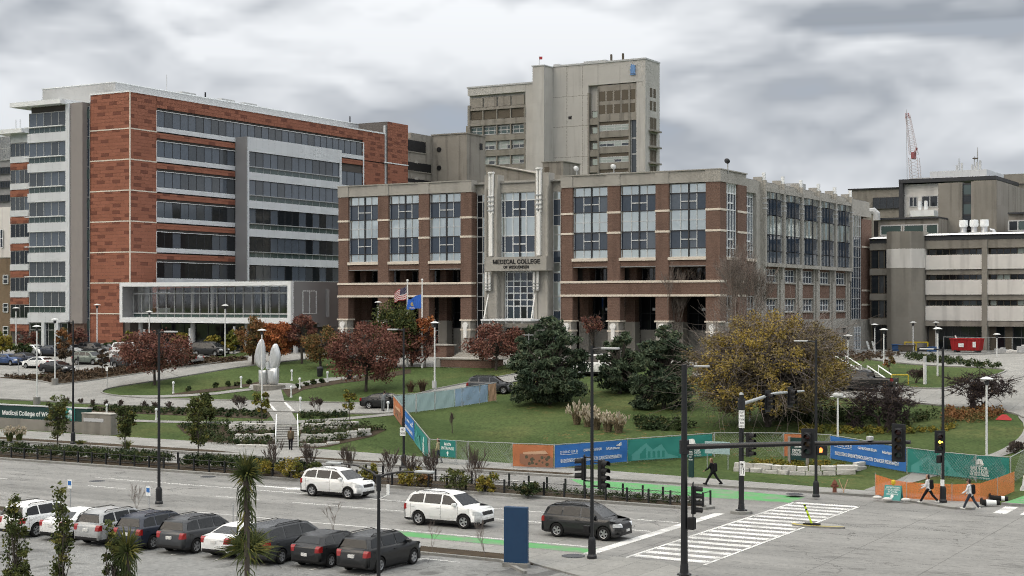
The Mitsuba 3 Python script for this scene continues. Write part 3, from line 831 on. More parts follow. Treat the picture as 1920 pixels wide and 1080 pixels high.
for i, y in enumerate(fins):
    fn = part(B, 'fin', [S.box(y - .36, y + .36, 5.4, 27.0, -.9, .2), S.box(y - .24, y + .24, 16.4, 26.6, .2, .62), S.box(y - .3, y + .3, 15.1, 16.4, .2, .42)], 'limestone_m')
    part(fn, 'cap', [S.box(y - .19, y + .19, 26.6, 27.5, .14, .5)], 'white_frame_m')
    for z in (23.2, 23.8, 24.4):
        ubox(fn, 'ring', S.box(y - .28, y + .28, z, z + .16, .25, .68), 'light_grey_m')
bow = [.35, .62, .75, .75, .62, .35]
for i in range(5):
    ya, yb = fins[i] + .37, fins[i + 1] - .37
    ubox(B, 'stone_head', S.box(ya, yb, 25.32, 25.8, -.03, .6), 'limestone_m')
    cols = [0, .16, .33, .5, .67, .84, 1]
    rows = [16.9, 18.3, 20.25, 22.55, 24.45, 25.3]
    w = window(B, S, ya + .25, yb - .05, rows[0], rows[-1], cols[:], rows, lambda i, j: None, 'light_grey_m', o=.2, bar=.08, fd=.1)
    wy0, wy1 = ya + .25, yb - .05
    for c in range(6):
        for r in range(5):
            m = ['glass_slate_m', 'glass_blue_m', MIR, 'glass_blue_m', MIR][r]
            a, b = wy0 + (wy1 - wy0) * cols[c] + .05, wy0 + (wy1 - wy0) * cols[c + 1] - .05
            ubox(w, 'pane', S.box(a, b, rows[r] + .06, rows[r + 1] - .06, -.3, bow[c] - .12), m)
    part(w, 'centre_mullion', [S.box((wy0 + wy1) / 2 - .08, (wy0 + wy1) / 2 + .08, 16.9, 25.3, .16, .74)] + [S.box(wy0, wy1, z - .06, z + .06, .16, .42) for z in rows[1:-1]], 'dark_frame_m')
    ubox(B, 'window_sill', S.box(ya, yb, 16.45, 16.88, -.7, .68), 'limestone_m')
    ubox(B, 'stone_jamb', S.box(ya, ya + .25, 16.9, 25.3, -.7, .12), 'limestone_m')
    # lower wall, pieces round the two windows of each bay
    ym0, ym1 = ya + 1.2, yb - .5
    ubox(B, 'side_wall', S.box(ya, ym0, 5.4, 16.44, -.8, .0), 'limestone_m')
    ubox(B, 'side_wall', S.box(ym1, yb, 5.4, 16.44, -.8, .0), 'limestone_m')
    for (z0, z1) in ((14.65, 16.2), (11.1, 12.6)):
        window(B, S, ym0, ym1, z0, z1, 4, [z0, (z0 + z1) / 2, z1], lambda i, j: 'glass_blue_m', 'white_frame_m', o=-.4, bar=.08, name='lower_window')
        ubox(B, 'window_sill', S.box(ym0 - .1, ym1 + .1, z0 - .2, z0 - .02, -.5, .08), 'limestone_m')
    ubox(B, 'brick_infill', S.box(ym0, ym1, 12.75, 14.44, -.7, -.12), 'brick_m')
    ubox(B, 'brick_infill', S.box(ym0, ym1, 10.05, 10.88, -.7, -.12), 'brick_m')
    ubox(B, 'brick_infill', S.box(ym0, ym1, 16.21, 16.44, -.7, -.12), 'brick_m')
    ubox(B, 'stone_lintel', S.box(ym0, ym1, 12.61, 12.74, -.7, -.06), 'limestone_m')
    ubox(B, 'base_wall', S.box(ym0, ym1, 8.75, 10.04, -.8, .01), 'limestone_m')
    ubox(B, 'base_wall', S.box(ym0, ym1, 5.4, 6.6, -.8, .01), 'limestone_m')
    w3 = (ym1 - ym0) / 4
    ubox(B, 'base_wall', S.box(ym0 + w3, ym1 - w3, 6.6, 8.75, -.8, -.12), 'limestone_m')
    window(B, S, ym0, ym0 + w3, 6.6, 8.75, 1, [6.6, 8.75], lambda i, j: 'glass_dark_m', 'dark_frame_m', o=-.6, name='slit_window')
    window(B, S, ym1 - w3, ym1, 6.6, 8.75, 1, [6.6, 8.75], lambda i, j: 'glass_dark_m', 'dark_frame_m', o=-.6, name='slit_window')
rws = [9.9 + 1.43 * k for k in range(11)]
window(B, S, S.s(1594) + .2, S.s(1612.5), rws[0], rws[-1], 4, rws, lambda i, j: 'glass_blue_m' if j < 7 else 'glass_slate_m' if j < 8 else MIR, 'light_grey_m', o=.05, bar=.09, name='stair_glazing')
ubox(B, 'side_wall', S.box(fins[-1] + .43, S.s(1612.5), 5.4, 9.85, -.8, .12), 'limestone_m')
window(B, S, S.s(1599), S.s(1611), 5.7, 8.8, 4, [5.7, 8.0, 8.8], lambda i, j: 'glass_slate_m', 'white_frame_m', o=.15, bar=.1, name='door')
pm = ubox(B, 'pier', S.box(S.s(1612.6), YE, 9.9, 23.9, -1.2, .25), 'brick_m')
for z in (20.0, 13.9, 11.9):
    ubox(pm, 'course', S.box(S.s(1612.6), YE + .02, z - .12, z + .12, .2, .33), 'cream_band_m')
ubox(B, 'end_wall', box(XR - 10, XR - 1, YE - .35, YE - .05, 5.3, 26.4), 'brick_m')
ubox(B, 'base_wall', S.box(S.s(1612.6), YE, 5.4, 9.89, -1.2, .3), 'limestone_m')
ubox(B, 'end_parapet', S.box(S.s(1594) + .2, YE, 24.25, 24.94, -1.0, .2), 'limestone_m')

# ---------------------------------------------------------------- the red panelled building
R = thing('red_panelled_building', 'tall seven storey building clad in mottled terracotta panels with long window bands', 'building')
RX, RY = -155.3, 161.0
RF, RS = FrontY(RY), SideX(RX)
REND = RS.s(722)
RXL = RF.s(170)
ZR = 42.0
part(R, 'wall', [box(RXL + .1, RX - .25, RY + .25, REND, 5.3, ZR - .1)], 'dark_recess_m')
part(R, 'roof_edge', [box(RXL - .05, RX + .14, RY - .14, REND, ZR - .02, ZR + .22)], 'white_frame_m')
COURSE = [36.85 - 4.37 * k for k in range(8)]          # 36.85 .. 6.26
TH, TW = 0.4845, 1.5
rt = random.Random(11)
tiles, far_v, far_f, far_c, nf = [], [], [], [], 0
SRGB = {'terracotta_m': (0.285, 0.118, 0.078), 'terracotta_dark_m': (0.165, 0.066, 0.046), 'terracotta_mid_m': (0.262, 0.108, 0.071)}


def hole_free(s0, s1, z0, z1, holes):
    return not any(s0 < h[1] - .01 and s1 > h[0] + .01 and z0 < h[3] - .01 and z1 > h[2] + .01 for h in holes)


def clad(fac, sa, sb, za, zb, holes, keep):
    """Courses of terracotta panels clipped round the openings."""
    global nf
    k, z, here = 0, za, []
    while z < zb - .05:
        z1 = min(z + TH, zb)
        off = TW * (.5 if k % 2 else 0) + (k * 7 % 3) * .11
        s, dark_before, last, here = sa - off, False, here, []
        while s < sb - .02:
            a, b = max(s, sa), min(s + TW, sb)
            s += TW
            if b - a < .08:
                continue
            pieces = [(a, b)]
            for h in holes:
                if z < h[3] - .02 and z1 > h[2] + .02:
                    q = []
                    for (p0, p1) in pieces:
                        if h[1] <= p0 or h[0] >= p1:
                            q.append((p0, p1))
                        else:
                            if h[0] - p0 > .06:
                                q.append((p0, h[0]))
                            if p1 - h[1] > .06:
                                q.append((h[1], p1))
                    pieces = q
            d = rt.random()
            if d < .29 and (dark_before or any(a < q1 - .2 and b > q0 + .2 for q0, q1 in last)):
                d = .4 + .5 * rt.random()
            dark_before = d < .29
            if dark_before:
                here.append((a, b))
            m = 'terracotta_dark_m' if d < .29 else ('terracotta_mid_m' if d < .6 else 'terracotta_m')
            for (p0, p1) in pieces:
                bx = fac.box(p0 + .012, p1 - .012, z + .012, z1 - .012, -.03, .05 + .012 * rt.random())
                if keep:
                    tiles.append((bx, m))
                else:
                    far_v.append(bx[0]); far_f.append(bx[1] + nf); nf += 8
                    far_c.append(np.tile(SRGB[m], (8, 1)))
        z = z1
        k += 1


def floors(z0, z1):
    """Cladding heights between the pale string courses."""
    cuts = sorted([z0, z1] + [c for c in COURSE if z0 < c < z1])
    return list(zip([c + (.09 if c in COURSE else 0) for c in cuts[:-1]], [c - (.09 if c in COURSE else 0) for c in cuts[1:]]))


for (a, b) in floors(10.4, ZR):
    clad(RF, RXL, RX - .02, a, b, [], len(tiles) < 290)
for (a, b) in floors(5.6, 10.4):
    clad(RF, RXL, RF.s(231), a, b, [], len(tiles) < 290)
y_pillar, y_bay1, y_bay2 = RS.s(441), RS.s(441), RS.s(640)
SB = SideX(-153.1)
YB0, YB1 = 183.7, SB.s(640)
W0, W1 = RS.s(293.5), 183.6
hl = [(W0, RS.s(680), 36.95, 39.95)] + [(W0, W1 + 30, 36.95 - 4.37 * k, 39.95 - 4.37 * k) for k in range(1, 7)]
hl += [(YB0, YB1, 5, 37.7)]
hl2 = [(YB1 - .5, RS.s(680.5), 37.05 - 4.37 - .75 - .4, 35.4)]
for (a, b) in floors(10.0, ZR):
    clad(RS, RY + .02, W0 - .03, a, b, [], False)
    clad(RS, W0, W1, a, b, [h for h in hl if h[0] < W1], False)
    clad(RS, W1, REND, a, b, [(W1 - 1, RS.s(680), 36.95, 39.95), (W1 - 1, YB1, 5, 37.7), (YB1 - 1, RS.s(680), 31.9, 35.5)], False)
for bx, m in tiles:
    ubox(R, 'terracotta_panel', bx, m)
part(R, 'terracotta_cladding', (np.vstack(far_v), np.vstack(far_f)), 'tile_mix_m', color=np.vstack(far_c), kind='stuff', label='mottled terracotta panels of the long side wall')
for c in COURSE:
    xr = RX + .08
    ubox(R, 'string_course', box(RXL - .05, xr if c > 9 else RF.s(231), RY - .1, RY + .2, c - .085, c + .085), 'cream_band_m')
    if c > 14:
        ubox(R, 'string_course', box(RX - .2, RX + .1, RY + .2, W0, c - .084, c + .084), 'cream_band_m')
ubox(R, 'corner_trim', box(RX - .06, RX + .09, RY - .09, RY + .06, 14.9, ZR), 'cream_band_m')


def band_pick(r, base):
    return lambda i, j: r.choice(base)


for k in range(7):
    zt = 39.9 - 4.37 * k
    zb = zt - 2.25
    y1 = RS.s(680) if k == 0 else W1
    n = 30 if k == 0 else 10
    base = (['glass_slate_m'] * 4 + ['glass_grey_m'] * 2 if k < 3 else ['glass_dark_m'] * 4 + ['glass_grey_m', 'glass_slate_m'])
    zlow = zb
    window(R, RS, W0, y1, zlow, zt, n, [zlow, zt], band_pick(rt, base), 'dark_frame_m', o=-.12, bar=.07, fd=.05, name='window_band')
    ubox(R, 'window_head', RS.box(W0 - .08, y1 + .02, zt, zt + .07, -.1, .1), 'white_frame_m')
    ubox(R, 'window_jamb', RS.box(W0 - .09, W0, zb - .7, zt - .005, -.1, .095), 'white_frame_m')
    ubox(R, 'spandrel', RS.box(W0, y1, zb - .7, zb - .03, -.1, .06), 'white_metal_m')
# projecting white bay
part(R, 'bay_wall', [box(RX + .06, -153.3, YB0 + .15, YB1 - .1, 9.2, 37.4)], 'dark_recess_m')
part(R, 'bay_side', [box(RX + .0, -153.1 + .05, YB0 - .02, YB0 + .15, 9.0, 37.7)], 'grey_panel_m')
ubox(R, 'bay_frame', SB.box(YB0 + .16, YB1, 35.5, 37.7, -.3, .1), 'white_metal_m')
ubox(R, 'bay_frame', SB.box(YB0 + .155, YB0 + .55, 9.0, 35.49, -.3, .1), 'white_metal_m')
ubox(R, 'bay_frame', SB.box(YB1 - .5, YB1, 9.0, 35.49, -.3, .1), 'white_metal_m')
for k in range(6):
    zt = 35.45 - 4.37 * k
    base = (['glass_slate_m'] * 4 + ['glass_grey_m'] * 2 if k < 2 else ['glass_dark_m', 'glass_grey_m', 'glass_slate_m', 'glass_dark_m'])
    window(R, SB, YB0 + .56, YB1 - .51, zt - 2.3, zt, 13, [zt - 2.3, zt], band_pick(rt, base), 'dark_frame_m', o=-.15, bar=.07, fd=.05, name='window_band')
    window(R, SB, YB0 + .56, YB1 - .51, zt - 3.12, zt - 2.36, 13, [zt - 3.12, zt - 2.36], lambda i, j: 'glass_green_m', 'light_grey_m', o=-.12, bar=.05, fd=.05, name='rail_glazing')
    ubox(R, 'rail', SB.box(YB0 + .56, YB1 - .51, zt - 2.35, zt - 2.24, -.1, .2), 'steel_m')
    ubox(R, 'spandrel', SB.box(YB0 + .56, YB1 - .51, zt - 4.31, zt - 3.16, -.25, .07), 'white_metal_m')
# short window right of the bay and the taller end block
window(R, RS, YB1 + .2, RS.s(680), 32.3, 34.6, 4, [32.3, 34.6], lambda i, j: 'glass_slate_m', 'dark_frame_m', o=-.1, bar=.07, name='window_band')
ubox(R, 'spandrel', RS.box(YB1 + .02, RS.s(681), 31.3, 32.25, -.1, .08), 'white_metal_m')
ubox(R, 'window_jamb', RS.box(RS.s(680) + .02, RS.s(682), 31.3, 39.95, -.1, .09), 'white_frame_m')
YR0, YR1 = RS.s(724), RS.s(762)
part(R, 'end_block', [box(RX - 6, RX + .3, YR0, YR1, 20, 44.3)], 'dark_recess_m')
far_v, far_f, far_c, nf = [], [], [], 0
SE = SideX(RX + .3)
for (a, b) in ((28.2, 32.2), (32.4, 36.9), (37.1, 44.3)):
    clad(SE, YR0 + .02, YR1, a, b, [], False)
part(R, 'terracotta_cladding', (np.vstack(far_v), np.vstack(far_f)), 'tile_mix_m', color=np.vstack(far_c), kind='stuff', label='terracotta panels of the tall end block')
for z in (32.3, 37.0, 28.1):
    ubox(R, 'string_course', SE.box(YR0 - 1, YR1 + .05, z - .09, z + .09, -.1, .14), 'white_frame_m')
ubox(R, 'reveal', RS.box(REND - .2, YR0 - .02, 20, 43.6, -.2, .1), 'light_grey_m')
# rooftop plant screen
scene_pent = part(R, 'plant_screen', [box(-178, -163.0, 166, 240, 41.9, 44.5)], 'light_grey_m')
part(scene_pent, 'louvre', [box(-163.02, -162.9, 214, 228, 42.3, 43.6)], 'grey_panel_m')
part(scene_pent, 'screen_cap', [box(-178.1, -162.88, 165.9, 240.1, 44.5, 44.62)], 'white_frame_m')
rp = SideX(-163)
for (u, h, r) in ((331, 3.0, .05), (403, 1.3, .13), (673, 1.6, .12)):
    y = rp.s(u)
    part(R, 'roof_pipe', [cyl((-165, y, 44.5), (-165, y, 44.5 + h), r)], 'light_grey_m' if u == 331 else 'black_metal_m')
for u in (373, 446, 488):
    y = rp.s(u)
    part(R, 'roof_unit', [box(-168, -165, y - 1.6, y + 1.6, 44.55, 45.3)], 'grey_metal_m')
# glazed front column, taupe panel and the white banded wing at the street side
GL = FrontY(161.3)
window(R, GL, GL.s(155), GL.s(169.5), 5.6, 40.5, 2, [5.6 + 4.36 * k for k in range(9)], lambda i, j: 'glass_blue_m', 'grey_metal_m', o=.1, bar=.09, name='stair_glazing')
for k in range(8):
    ubox(R, 'spandrel', GL.box(GL.s(155), GL.s(169.5), 8.2 + 4.36 * k, 9.6 + 4.36 * k, .12, .2), 'glass_green_m')
WF = FrontY(160.2)
part(R, 'taupe_panel', [box(WF.s(131.5), WF.s(154.5), 160.2, 163, 9.2, 41.0)], 'taupe_panel_m')
part(R, 'taupe_panel', [box(WF.s(131.5), WF.s(154.5), 160.5, 163, 5.4, 9.19)], 'brick_m')
part(R, 'white_pier', [box(WF.s(124.5), WF.s(131.3), 160.0, 163, 9.6, 41.0)], 'white_metal_m')
wx0, wx1 = WF.s(54), WF.s(124)
part(R, 'wing_wall', [box(wx0 + .1, wx1, 160.6, 176, 5.4, 41.0)], 'dark_recess_m')
part(R, 'wing_canopy', [box(WF.s(32), wx1 + .3, 158.8, 170, 40.9, 41.55)], 'white_frame_m')
for k in range(7):
    zt = 39.95 - 4.37 * k
    base = (['glass_slate_m', 'glass_grey_m', 'glass_slate_m'] if k < 5 else ['glass_grey_m', 'glass_slate_m'])
    window(R, WF, wx0 + .05, wx1 - .05, zt - 2.1, zt, 5, [zt - 2.1, zt], band_pick(rt, base), 'grey_metal_m', o=-.1, bar=.08, fd=.06, name='window_band')
    window(R, WF, wx0 + .05, wx1 - .05, zt - 2.95, zt - 2.16, 7, [zt - 2.95, zt - 2.16], lambda i, j: 'glass_green_m', 'light_grey_m', o=-.05, bar=.05, fd=.05, name='rail_glazing')
    ubox(R, 'rail', WF.box(wx0 - .4, wx1 - .4, zt - 2.15, zt - 2.03, .1, .5), 'white_frame_m')
    ubox(R, 'spandrel', WF.box(wx0 - .1, wx1 + .1, zt - 4.3, zt - 3.0, -.3, .18), 'white_metal_m')
ubox(R, 'spandrel', WF.box(wx0 - .1, wx1 + .1, 9.3, 10.3, -.3, .18), 'white_metal_m')
window(R, WF, wx0, wx1, 5.6, 9.2, 6, [5.6, 8.2, 9.2], lambda i, j: 'glass_dark_m', 'grey_metal_m', o=-.3, bar=.08)
for u in (82, 108):
    ubox(R, 'column', WF.box(WF.s(u) - .3, WF.s(u) + .3, 5.4, 9.3, -.2, .2), 'white_metal_m')
# farther wing, stepped back
VF = FrontY(176.0)
vx0, vx1 = VF.s(19.5), VF.s(54.5)
part(R, 'rear_wing_wall', [box(vx0, vx1, 176.3, 190, 5.4, 39.6)], 'dark_recess_m')
part(R, 'rear_wing_canopy', [box(VF.s(1), vx1, 174.4, 188, 39.6, 40.3)], 'white_frame_m')
part(R, 'rear_wing_head', [box(vx0, vx1, 176.0, 176.3, 38.2, 39.59)], 'white_metal_m')
far_v, far_f, far_c, nf = [], [], [], 0
for k in range(7):
    zt = 38.1 - 4.37 * k
    window(R, VF, vx0 + .05, vx1, zt - 2.15, zt, 4, [zt - 2.15, zt], band_pick(rt, ['glass_slate_m', 'glass_grey_m'] if k < 3 else ['glass_dark_m']), 'grey_metal_m', o=-.1, bar=.07, name='window_band')
    ubox(R, 'spandrel', VF.box(vx0, vx1, zt - 3.15, zt - 2.2, -.2, .1), 'white_metal_m')
    clad(VF, vx0, vx1, zt - 4.32, zt - 3.2, [], False)
part(R, 'terracotta_cladding', (np.vstack(far_v), np.vstack(far_f)), 'tile_mix_m', color=np.vstack(far_c), kind='stuff', label='terracotta strips of the stepped back wing')
for u in (12, 20, 38, 58):
    y = VF if u < 45 else WF
    part(R, 'roof_pipe', [cyl((y.s(u), y.y + 2, 40), (y.s(u), y.y + 2, 42.3), .06)], 'light_grey_m')

# ---------------------------------------------------------------- glass pavilion
A = thing('glass_pavilion', 'low pavilion with a thick white frame round one long strip of glass', 'building')
AF = FrontY(157.0)
ax0, ax1 = AF.s(224), AF.s(545)
az0, az1 = 9.46, 14.95
ayb = 167.4
part(A, 'frame', [AF.box(ax0, ax1, az1 - .55, az1, -6, 0), AF.box(ax0, ax1, az0, az0 + .7, -6, 0), AF.box(ax0, ax0 + .5, az0 + .7, az1 - .55, -6, 0), AF.box(ax1 - .55, ax1, az0 + .7, az1 - .55, -6, 0)], 'white_frame_m')
part(A, 'roof', [box(ax0 + .2, ax1 - .2, 163.001, 175, az1 - .4, az1 - .1)], 'roof_m')
part(A, 'side_wall', [box(ax1 - .4, ax1 - .02, 163.0, 175, az0 - .5, az1 - .02)], 'grey_panel_m')
part(A, 'side_wall', [box(ax1 - .02, ax1 + .015, 157.6, 163.0, az0, az1 - .03)], 'grey_panel_m')
AS = SideX(ax1)
window(A, AS, AS.s(567.5), AS.s(592.5), 10.75, 13.7, 2, [10.75, 13.7], lambda i, j: 'glass_dark_m', 'white_frame_m', o=.0, bar=.1, fd=.06)
gx0, gx1 = AF.s(247) , ax1 - .56
ubox(A, 'reveal', AF.box(ax0 + .5, ax0 + .56, az0 + .7, az1 - .56, -3, -.05), 'grey_panel_m')
rows = [az0 + .71, 10.7, 13.45, az1 - .56]
w = window(A, AF, ax0 + .57, gx1, rows[0], rows[-1], 19, rows, lambda i, j: 'glass_green_m' if j == 0 else None, 'grey_metal_m', o=-2.2, bar=.08, fd=.09)
n = 19
for i in range(n):
    a = ax0 + .57 + (gx1 - ax0 - .57) * i / n + .05
    b = ax0 + .57 + (gx1 - ax0 - .57) * (i + 1) / n - .05
    for z0, z1 in ((rows[1], rows[2]), (rows[2], rows[3])):
        part(w, 'pane', (np.array([[a, 159.24, z0], [b, 159.24, z0], [b, 159.24, z1], [a, 159.24, z1]]), np.array([[0, 1, 2], [0, 2, 3]])), 'thin_glass_m')
part(w, 'transom', [AF.box(ax0 + .57, gx1, z - .09, z + .09, -2.15, -2.0) for z in rows[1:3]], 'light_grey_m')
part(A, 'interior_back', [box(ax0 + .6, gx1, 166.5, 166.7, az0 + .7, az1 - .6)], 'glass_slate_m')
part(A, 'interior_floor', [box(ax0 + .6, gx1, 159.4, 166.5, az0 + .7, az0 + .8)], 'old_concrete_m')
for u in (347, 449, 310, 490):
    c = AF.s(u) + 1.5
    part(A, 'interior_column', [cyl((c, 160.8, az0 + .8), (c, 160.8, az1 - .6), .25, n=10)], 'light_grey_m', smooth=40)
for q in range(7):
    c = ax0 + 3 + 4.2 * q
    part(A, 'interior_partition', [box(c, c + 2.2, 164.5, 164.6, az0 + .8, az1 - 1.0)], 'dark_recess_m' if q % 3 else 'grey_panel_m')
part(A, 'undercroft_wall', [box(ax0 + 1, ax1 - .5, 162.2, 162.5, 5.3, az0 - .01)], 'dark_recess_m')
window(A, AF, ax0 + 3, ax1 - .6, 5.7, 9.3, 12, [5.7, 9.3], lambda i, j: 'glass_dark_m', 'dark_frame_m', o=-4.9, bar=.1, name='ground_glazing')
for u in (248.5, 346.5, 448.5, 540):
    c = AF.s(u)
    part(A, 'column', [cyl((c, 158.6, 5.3), (c, 158.6, az0), .32, n=12)], 'light_grey_m', smooth=40)
# ---------------------------------------------------------------- the concrete tower
W = thing('concrete_tower', 'tall pale concrete tower with a blue emblem under its roof edge', 'tower')
TF = FrontY(345.6)
TX = TF.s(1210)
TS = SideX(TX)
tz = lambda v, u=1210: TF.z(u, v)
ztop = tz(111)
sX0, sX1 = FrontY(340.9).s(998.5), FrontY(340.9).s(1020)
# main slab, stair shaft and lower west part
yend = TS.s(1237)
part(W, 'wall', [box(TF.s(1030), TF.s(1103), 345.6, yend, 5, ztop - .02), box(TF.s(1103), TX, 345.6, yend, tz(152), ztop - .025), box(TF.s(1103), TX, 347.0, yend, 5, tz(152)),
                 box(TF.s(1204.5), TX - .01, 345.62, 347, 5, tz(152))], 'tower_m')
part(W, 'end_wall', [box(TX - 3, TX + .02, 345.7, yend - .05, tz(150), ztop - .05)], 'tower_m')
part(W, 'roof_edge', [box(TF.s(1037), TX + .15, 345.4, yend, ztop - .01, ztop + .4)], 'light_grey_m')
part(W, 'stair_shaft', [box(sX0, sX1, 340.9, 350, 5, FrontY(340.9).z(1010, 124))], 'tower_m')
part(W, 'stair_shaft_head', [box(sX0 - .2, sX1 + .2, 340.7, 350, FrontY(340.9).z(1010, 124), FrontY(340.9).z(1010, 122))], 'light_grey_m')
zl = TF.z(940, 161)
wx = TF.s(877)
part(W, 'west_wall', [box(TF.s(985), sX0 + .5, 345.7, 362, 5, zl), box(wx, TF.s(985), 345.6, 362, TF.z(940, 175), zl - .02), box(wx, TF.s(985), 346.6, 362, 5, TF.z(940, 175))], 'tower_m')
part(W, 'west_edge', [box(wx - .2, sX0, 345.4, 362, zl, zl + .4)], 'light_grey_m')
ubox(W, 'corner_post', TF.box(wx, TF.s(881), 5, TF.z(878, 198), -.9, .1), 'concrete_m')
# panel joints of the blank wall
part(W, 'wall_joint', [TF.box(TF.s(u) - .06, TF.s(u) + .06, 30, ztop - .3, -.1, .03) for u in (1063, 1092)] + [TF.box(TF.s(1037), TF.s(1102), tz(v) - .06, tz(v) + .06, -.1, .025) for v in (170, 228, 287)], 'concrete_m')
ubox(W, 'vent', TF.box(TF.s(1066), TF.s(1072), tz(214), tz(208), -.1, .06), 'black_m')
# emblem: a blue crest with a rampant outline, standing on a bar
e = [(x_ * .75, z_ * .72) for x_, z_ in [(-.9, -1.6), (.9, -1.6), (.75, -.9), (1.0, -.2), (.85, .6), (.95, 1.2), (.45, 1.0), (.2, 1.55), (-.15, 1.1), (-.55, 1.75), (-.65, 1.0), (-.95, .7), (-.7, .1), (-1.05, -.4), (-.7, -.9)]]
eu, ez = TF.s(1187), tz(127)
plain('emblem_blue_m', (0.12, 0.24, 0.46), 0.5, 0.4)
em = part(W, 'emblem', [move(xz_prism(Polygon(e), 0, .3), eu, 345.3, ez), TF.box(eu - .75, eu + .75, ez - 1.5, ez - 1.28, 0, .3)], 'emblem_blue_m', label='blue crest emblem fixed high on the tower')
# louvred upper rows of the right hand part
TR = FrontY(346.0)
plain('louvre_m', (0.105, 0.090, 0.070), 0.7, 0.2)
ubox(W, 'louvre_surround', TF.box(TF.s(1120), TF.s(1208), tz(223), tz(153.5), -1.3, -.25), 'old_concrete_m')
for (v0, v1) in ((165, 184), (191, 208)):
    for (a, b) in ((1122, 1134), (1137, 1148), (1151, 1162), (1165.5, 1177), (1181, 1190), (1193.5, 1208)):
        ubox(W, 'louvre', TF.box(TF.s(a), TF.s(b), tz(v1), tz(v0), -.4, -.2), 'louvre_m')
for u in (1120, 1178.5):
    ubox(W, 'mullion_pier', TF.box(TF.s(u), TF.s(u + 2.4), 30, tz(158), -.6, -.02), 'concrete_m')
ubox(W, 'recess_jamb', TF.box(TF.s(1101.5), TF.s(1104), 30, tz(166), -1.4, .02), 'old_concrete_m')
for k in range(4):
    vt = 226 + 30.3 * k
    ubox(W, 'spandrel', TF.box(TF.s(1122.5), TF.s(1178.3), tz(vt + 27), tz(vt + 15), -1.2, -.3), 'concrete_m')
    ubox(W, 'shade_slot', TF.box(TF.s(1122.5), TF.s(1178.3), tz(vt + 3.5), tz(vt - 3), -1.2, -.55), 'louvre_m')
    window(W, TF, TF.s(1122.5), TF.s(1178.3), tz(vt + 14), tz(vt + 4), 4, [tz(vt + 14), tz(vt + 8.5), tz(vt + 4)], lambda i, j: 'glass_blind_m' if j == 1 or rt.random() < .65 else 'glass_grey_m', 'light_grey_m', o=-.45, bar=.16)
    vs = vt - 28
    ubox(W, 'spandrel', TF.box(TF.s(1104), TF.s(1119.8), tz(vs + 29.5), tz(vs + 17), -1.2, -.35), 'concrete_m')
    window(W, TF, TF.s(1108), TF.s(1119.5), tz(vs + 16), tz(vs + 3), 1, [tz(vs + 16), tz(vs + 3)], lambda i, j: 'glass_blind_m', 'louvre_m', o=-.8, bar=.16)
zs = [30, tz(287), tz(257), tz(220)]
window(W, TF, TF.s(1181), TF.s(1207.5), zs[0], zs[-1], 2, zs, lambda i, j: 'glass_grey_m', 'light_grey_m', o=-.8, bar=.3, name='stair_glazing')
# narrow end: slots and balconies on the side face
for (v0, v1) in ((166, 183), (190, 208)):
    for (a, b) in ((1218.5, 1223), (1225, 1229.5)):
        ubox(W, 'louvre', TS.box(TS.s(a), TS.s(b), TS.z(1224, v1), TS.z(1224, v0), -.2, .05), 'louvre_m')
for k in range(4):
    vt = 221 + 30.3 * k
    window(W, TS, TS.s(1218.5), TS.s(1230), TS.z(1224, vt + 22), TS.z(1224, vt), 2, [TS.z(1224, vt + 22), TS.z(1224, vt)], lambda i, j: 'louvre_m', 'concrete_m', o=.0, bar=.2, name='slot_window')
    ubox(W, 'balcony_slab', TS.box(TS.s(1216), TS.s(1233), TS.z(1224, vt + 27), TS.z(1224, vt + 24), -.1, 1.2), 'old_concrete_m')
part(W, 'end_panel', [TS.box(345.7, 353.2, 5, tz(151), -2.5, -.05)], 'tower_m')
# west part windows
for (v0, v1, m) in ((180, 198, 'old_concrete_m'), (205, 221, 'louvre_m')):
    for i in range(4):
        a, b = 880 + i * 26, 880 + i * 26 + 23
        ubox(W, 'louvre', TF.box(TF.s(a), TF.s(min(b, 983)), TF.z(940, v1), TF.z(940, v0), -.9, -.5), m)
        if m == 'louvre_m':
            ubox(W, 'mullion_pier', TF.box(TF.s(b + .3), TF.s(b + 2.4), TF.z(940, 330), TF.z(940, 200), -.9, -.2), 'concrete_m')
ubox(W, 'west_spandrel', TF.box(TF.s(879), TF.s(984.5), TF.z(940, 233), TF.z(940, 222), -.9, -.12), 'old_concrete_m')
ubox(W, 'west_spandrel', TF.box(TF.s(879), TF.s(984.5), TF.z(940, 204), TF.z(940, 199), -.9, -.1), 'old_concrete_m')
for k in range(4):
    vt = 236 + 28.5 * k
    window(W, TF, TF.s(880), TF.s(983), TF.z(940, vt + 14), TF.z(940, vt), 9, [TF.z(940, vt + 14), TF.z(940, vt + 7), TF.z(940, vt)], lambda i, j: ('glass_green_m' if vt < 240 else 'glass_blind_m' if j == 1 else rt.choice(['glass_blind_m', 'glass_grey_m'])), 'light_grey_m', o=-.8, bar=.2)
    ubox(W, 'west_spandrel', TF.box(TF.s(879), TF.s(984.5), TF.z(940, vt + 27), TF.z(940, vt + 16), -.9, -.12), 'concrete_m')
for u in (1094, 1107, 1120):
    c = TF.s(u)
    part(W, 'roof_unit', [box(c - 1.2, c + 1.2, 348, 350, ztop + .4, ztop + 1.2)], 'grey_metal_m')
for u in (1141.5, 1163.5):
    part(W, 'roof_pipe', [cyl((TF.s(u), 347, ztop), (TF.s(u), 347, ztop + 2.2), .3)], 'louvre_m')
plain('red_flag_m', (0.35, 0.04, 0.05), 0.7, 0.2)
fx, fzz = FrontY(343).s(1011), FrontY(343).z(1011, 122)
k = thing('rooftop_flag', 'tiny red flag on the tower stair shaft roof', 'flag')
part(k, 'pole', [cyl((fx, 343, fzz), (fx, 343, fzz + 2.3), .08)], 'light_grey_m')
part(k, 'cloth', [box(fx, fx + .9, 342.98, 343.02, fzz + 1.4, fzz + 2.1)], 'red_flag_m')
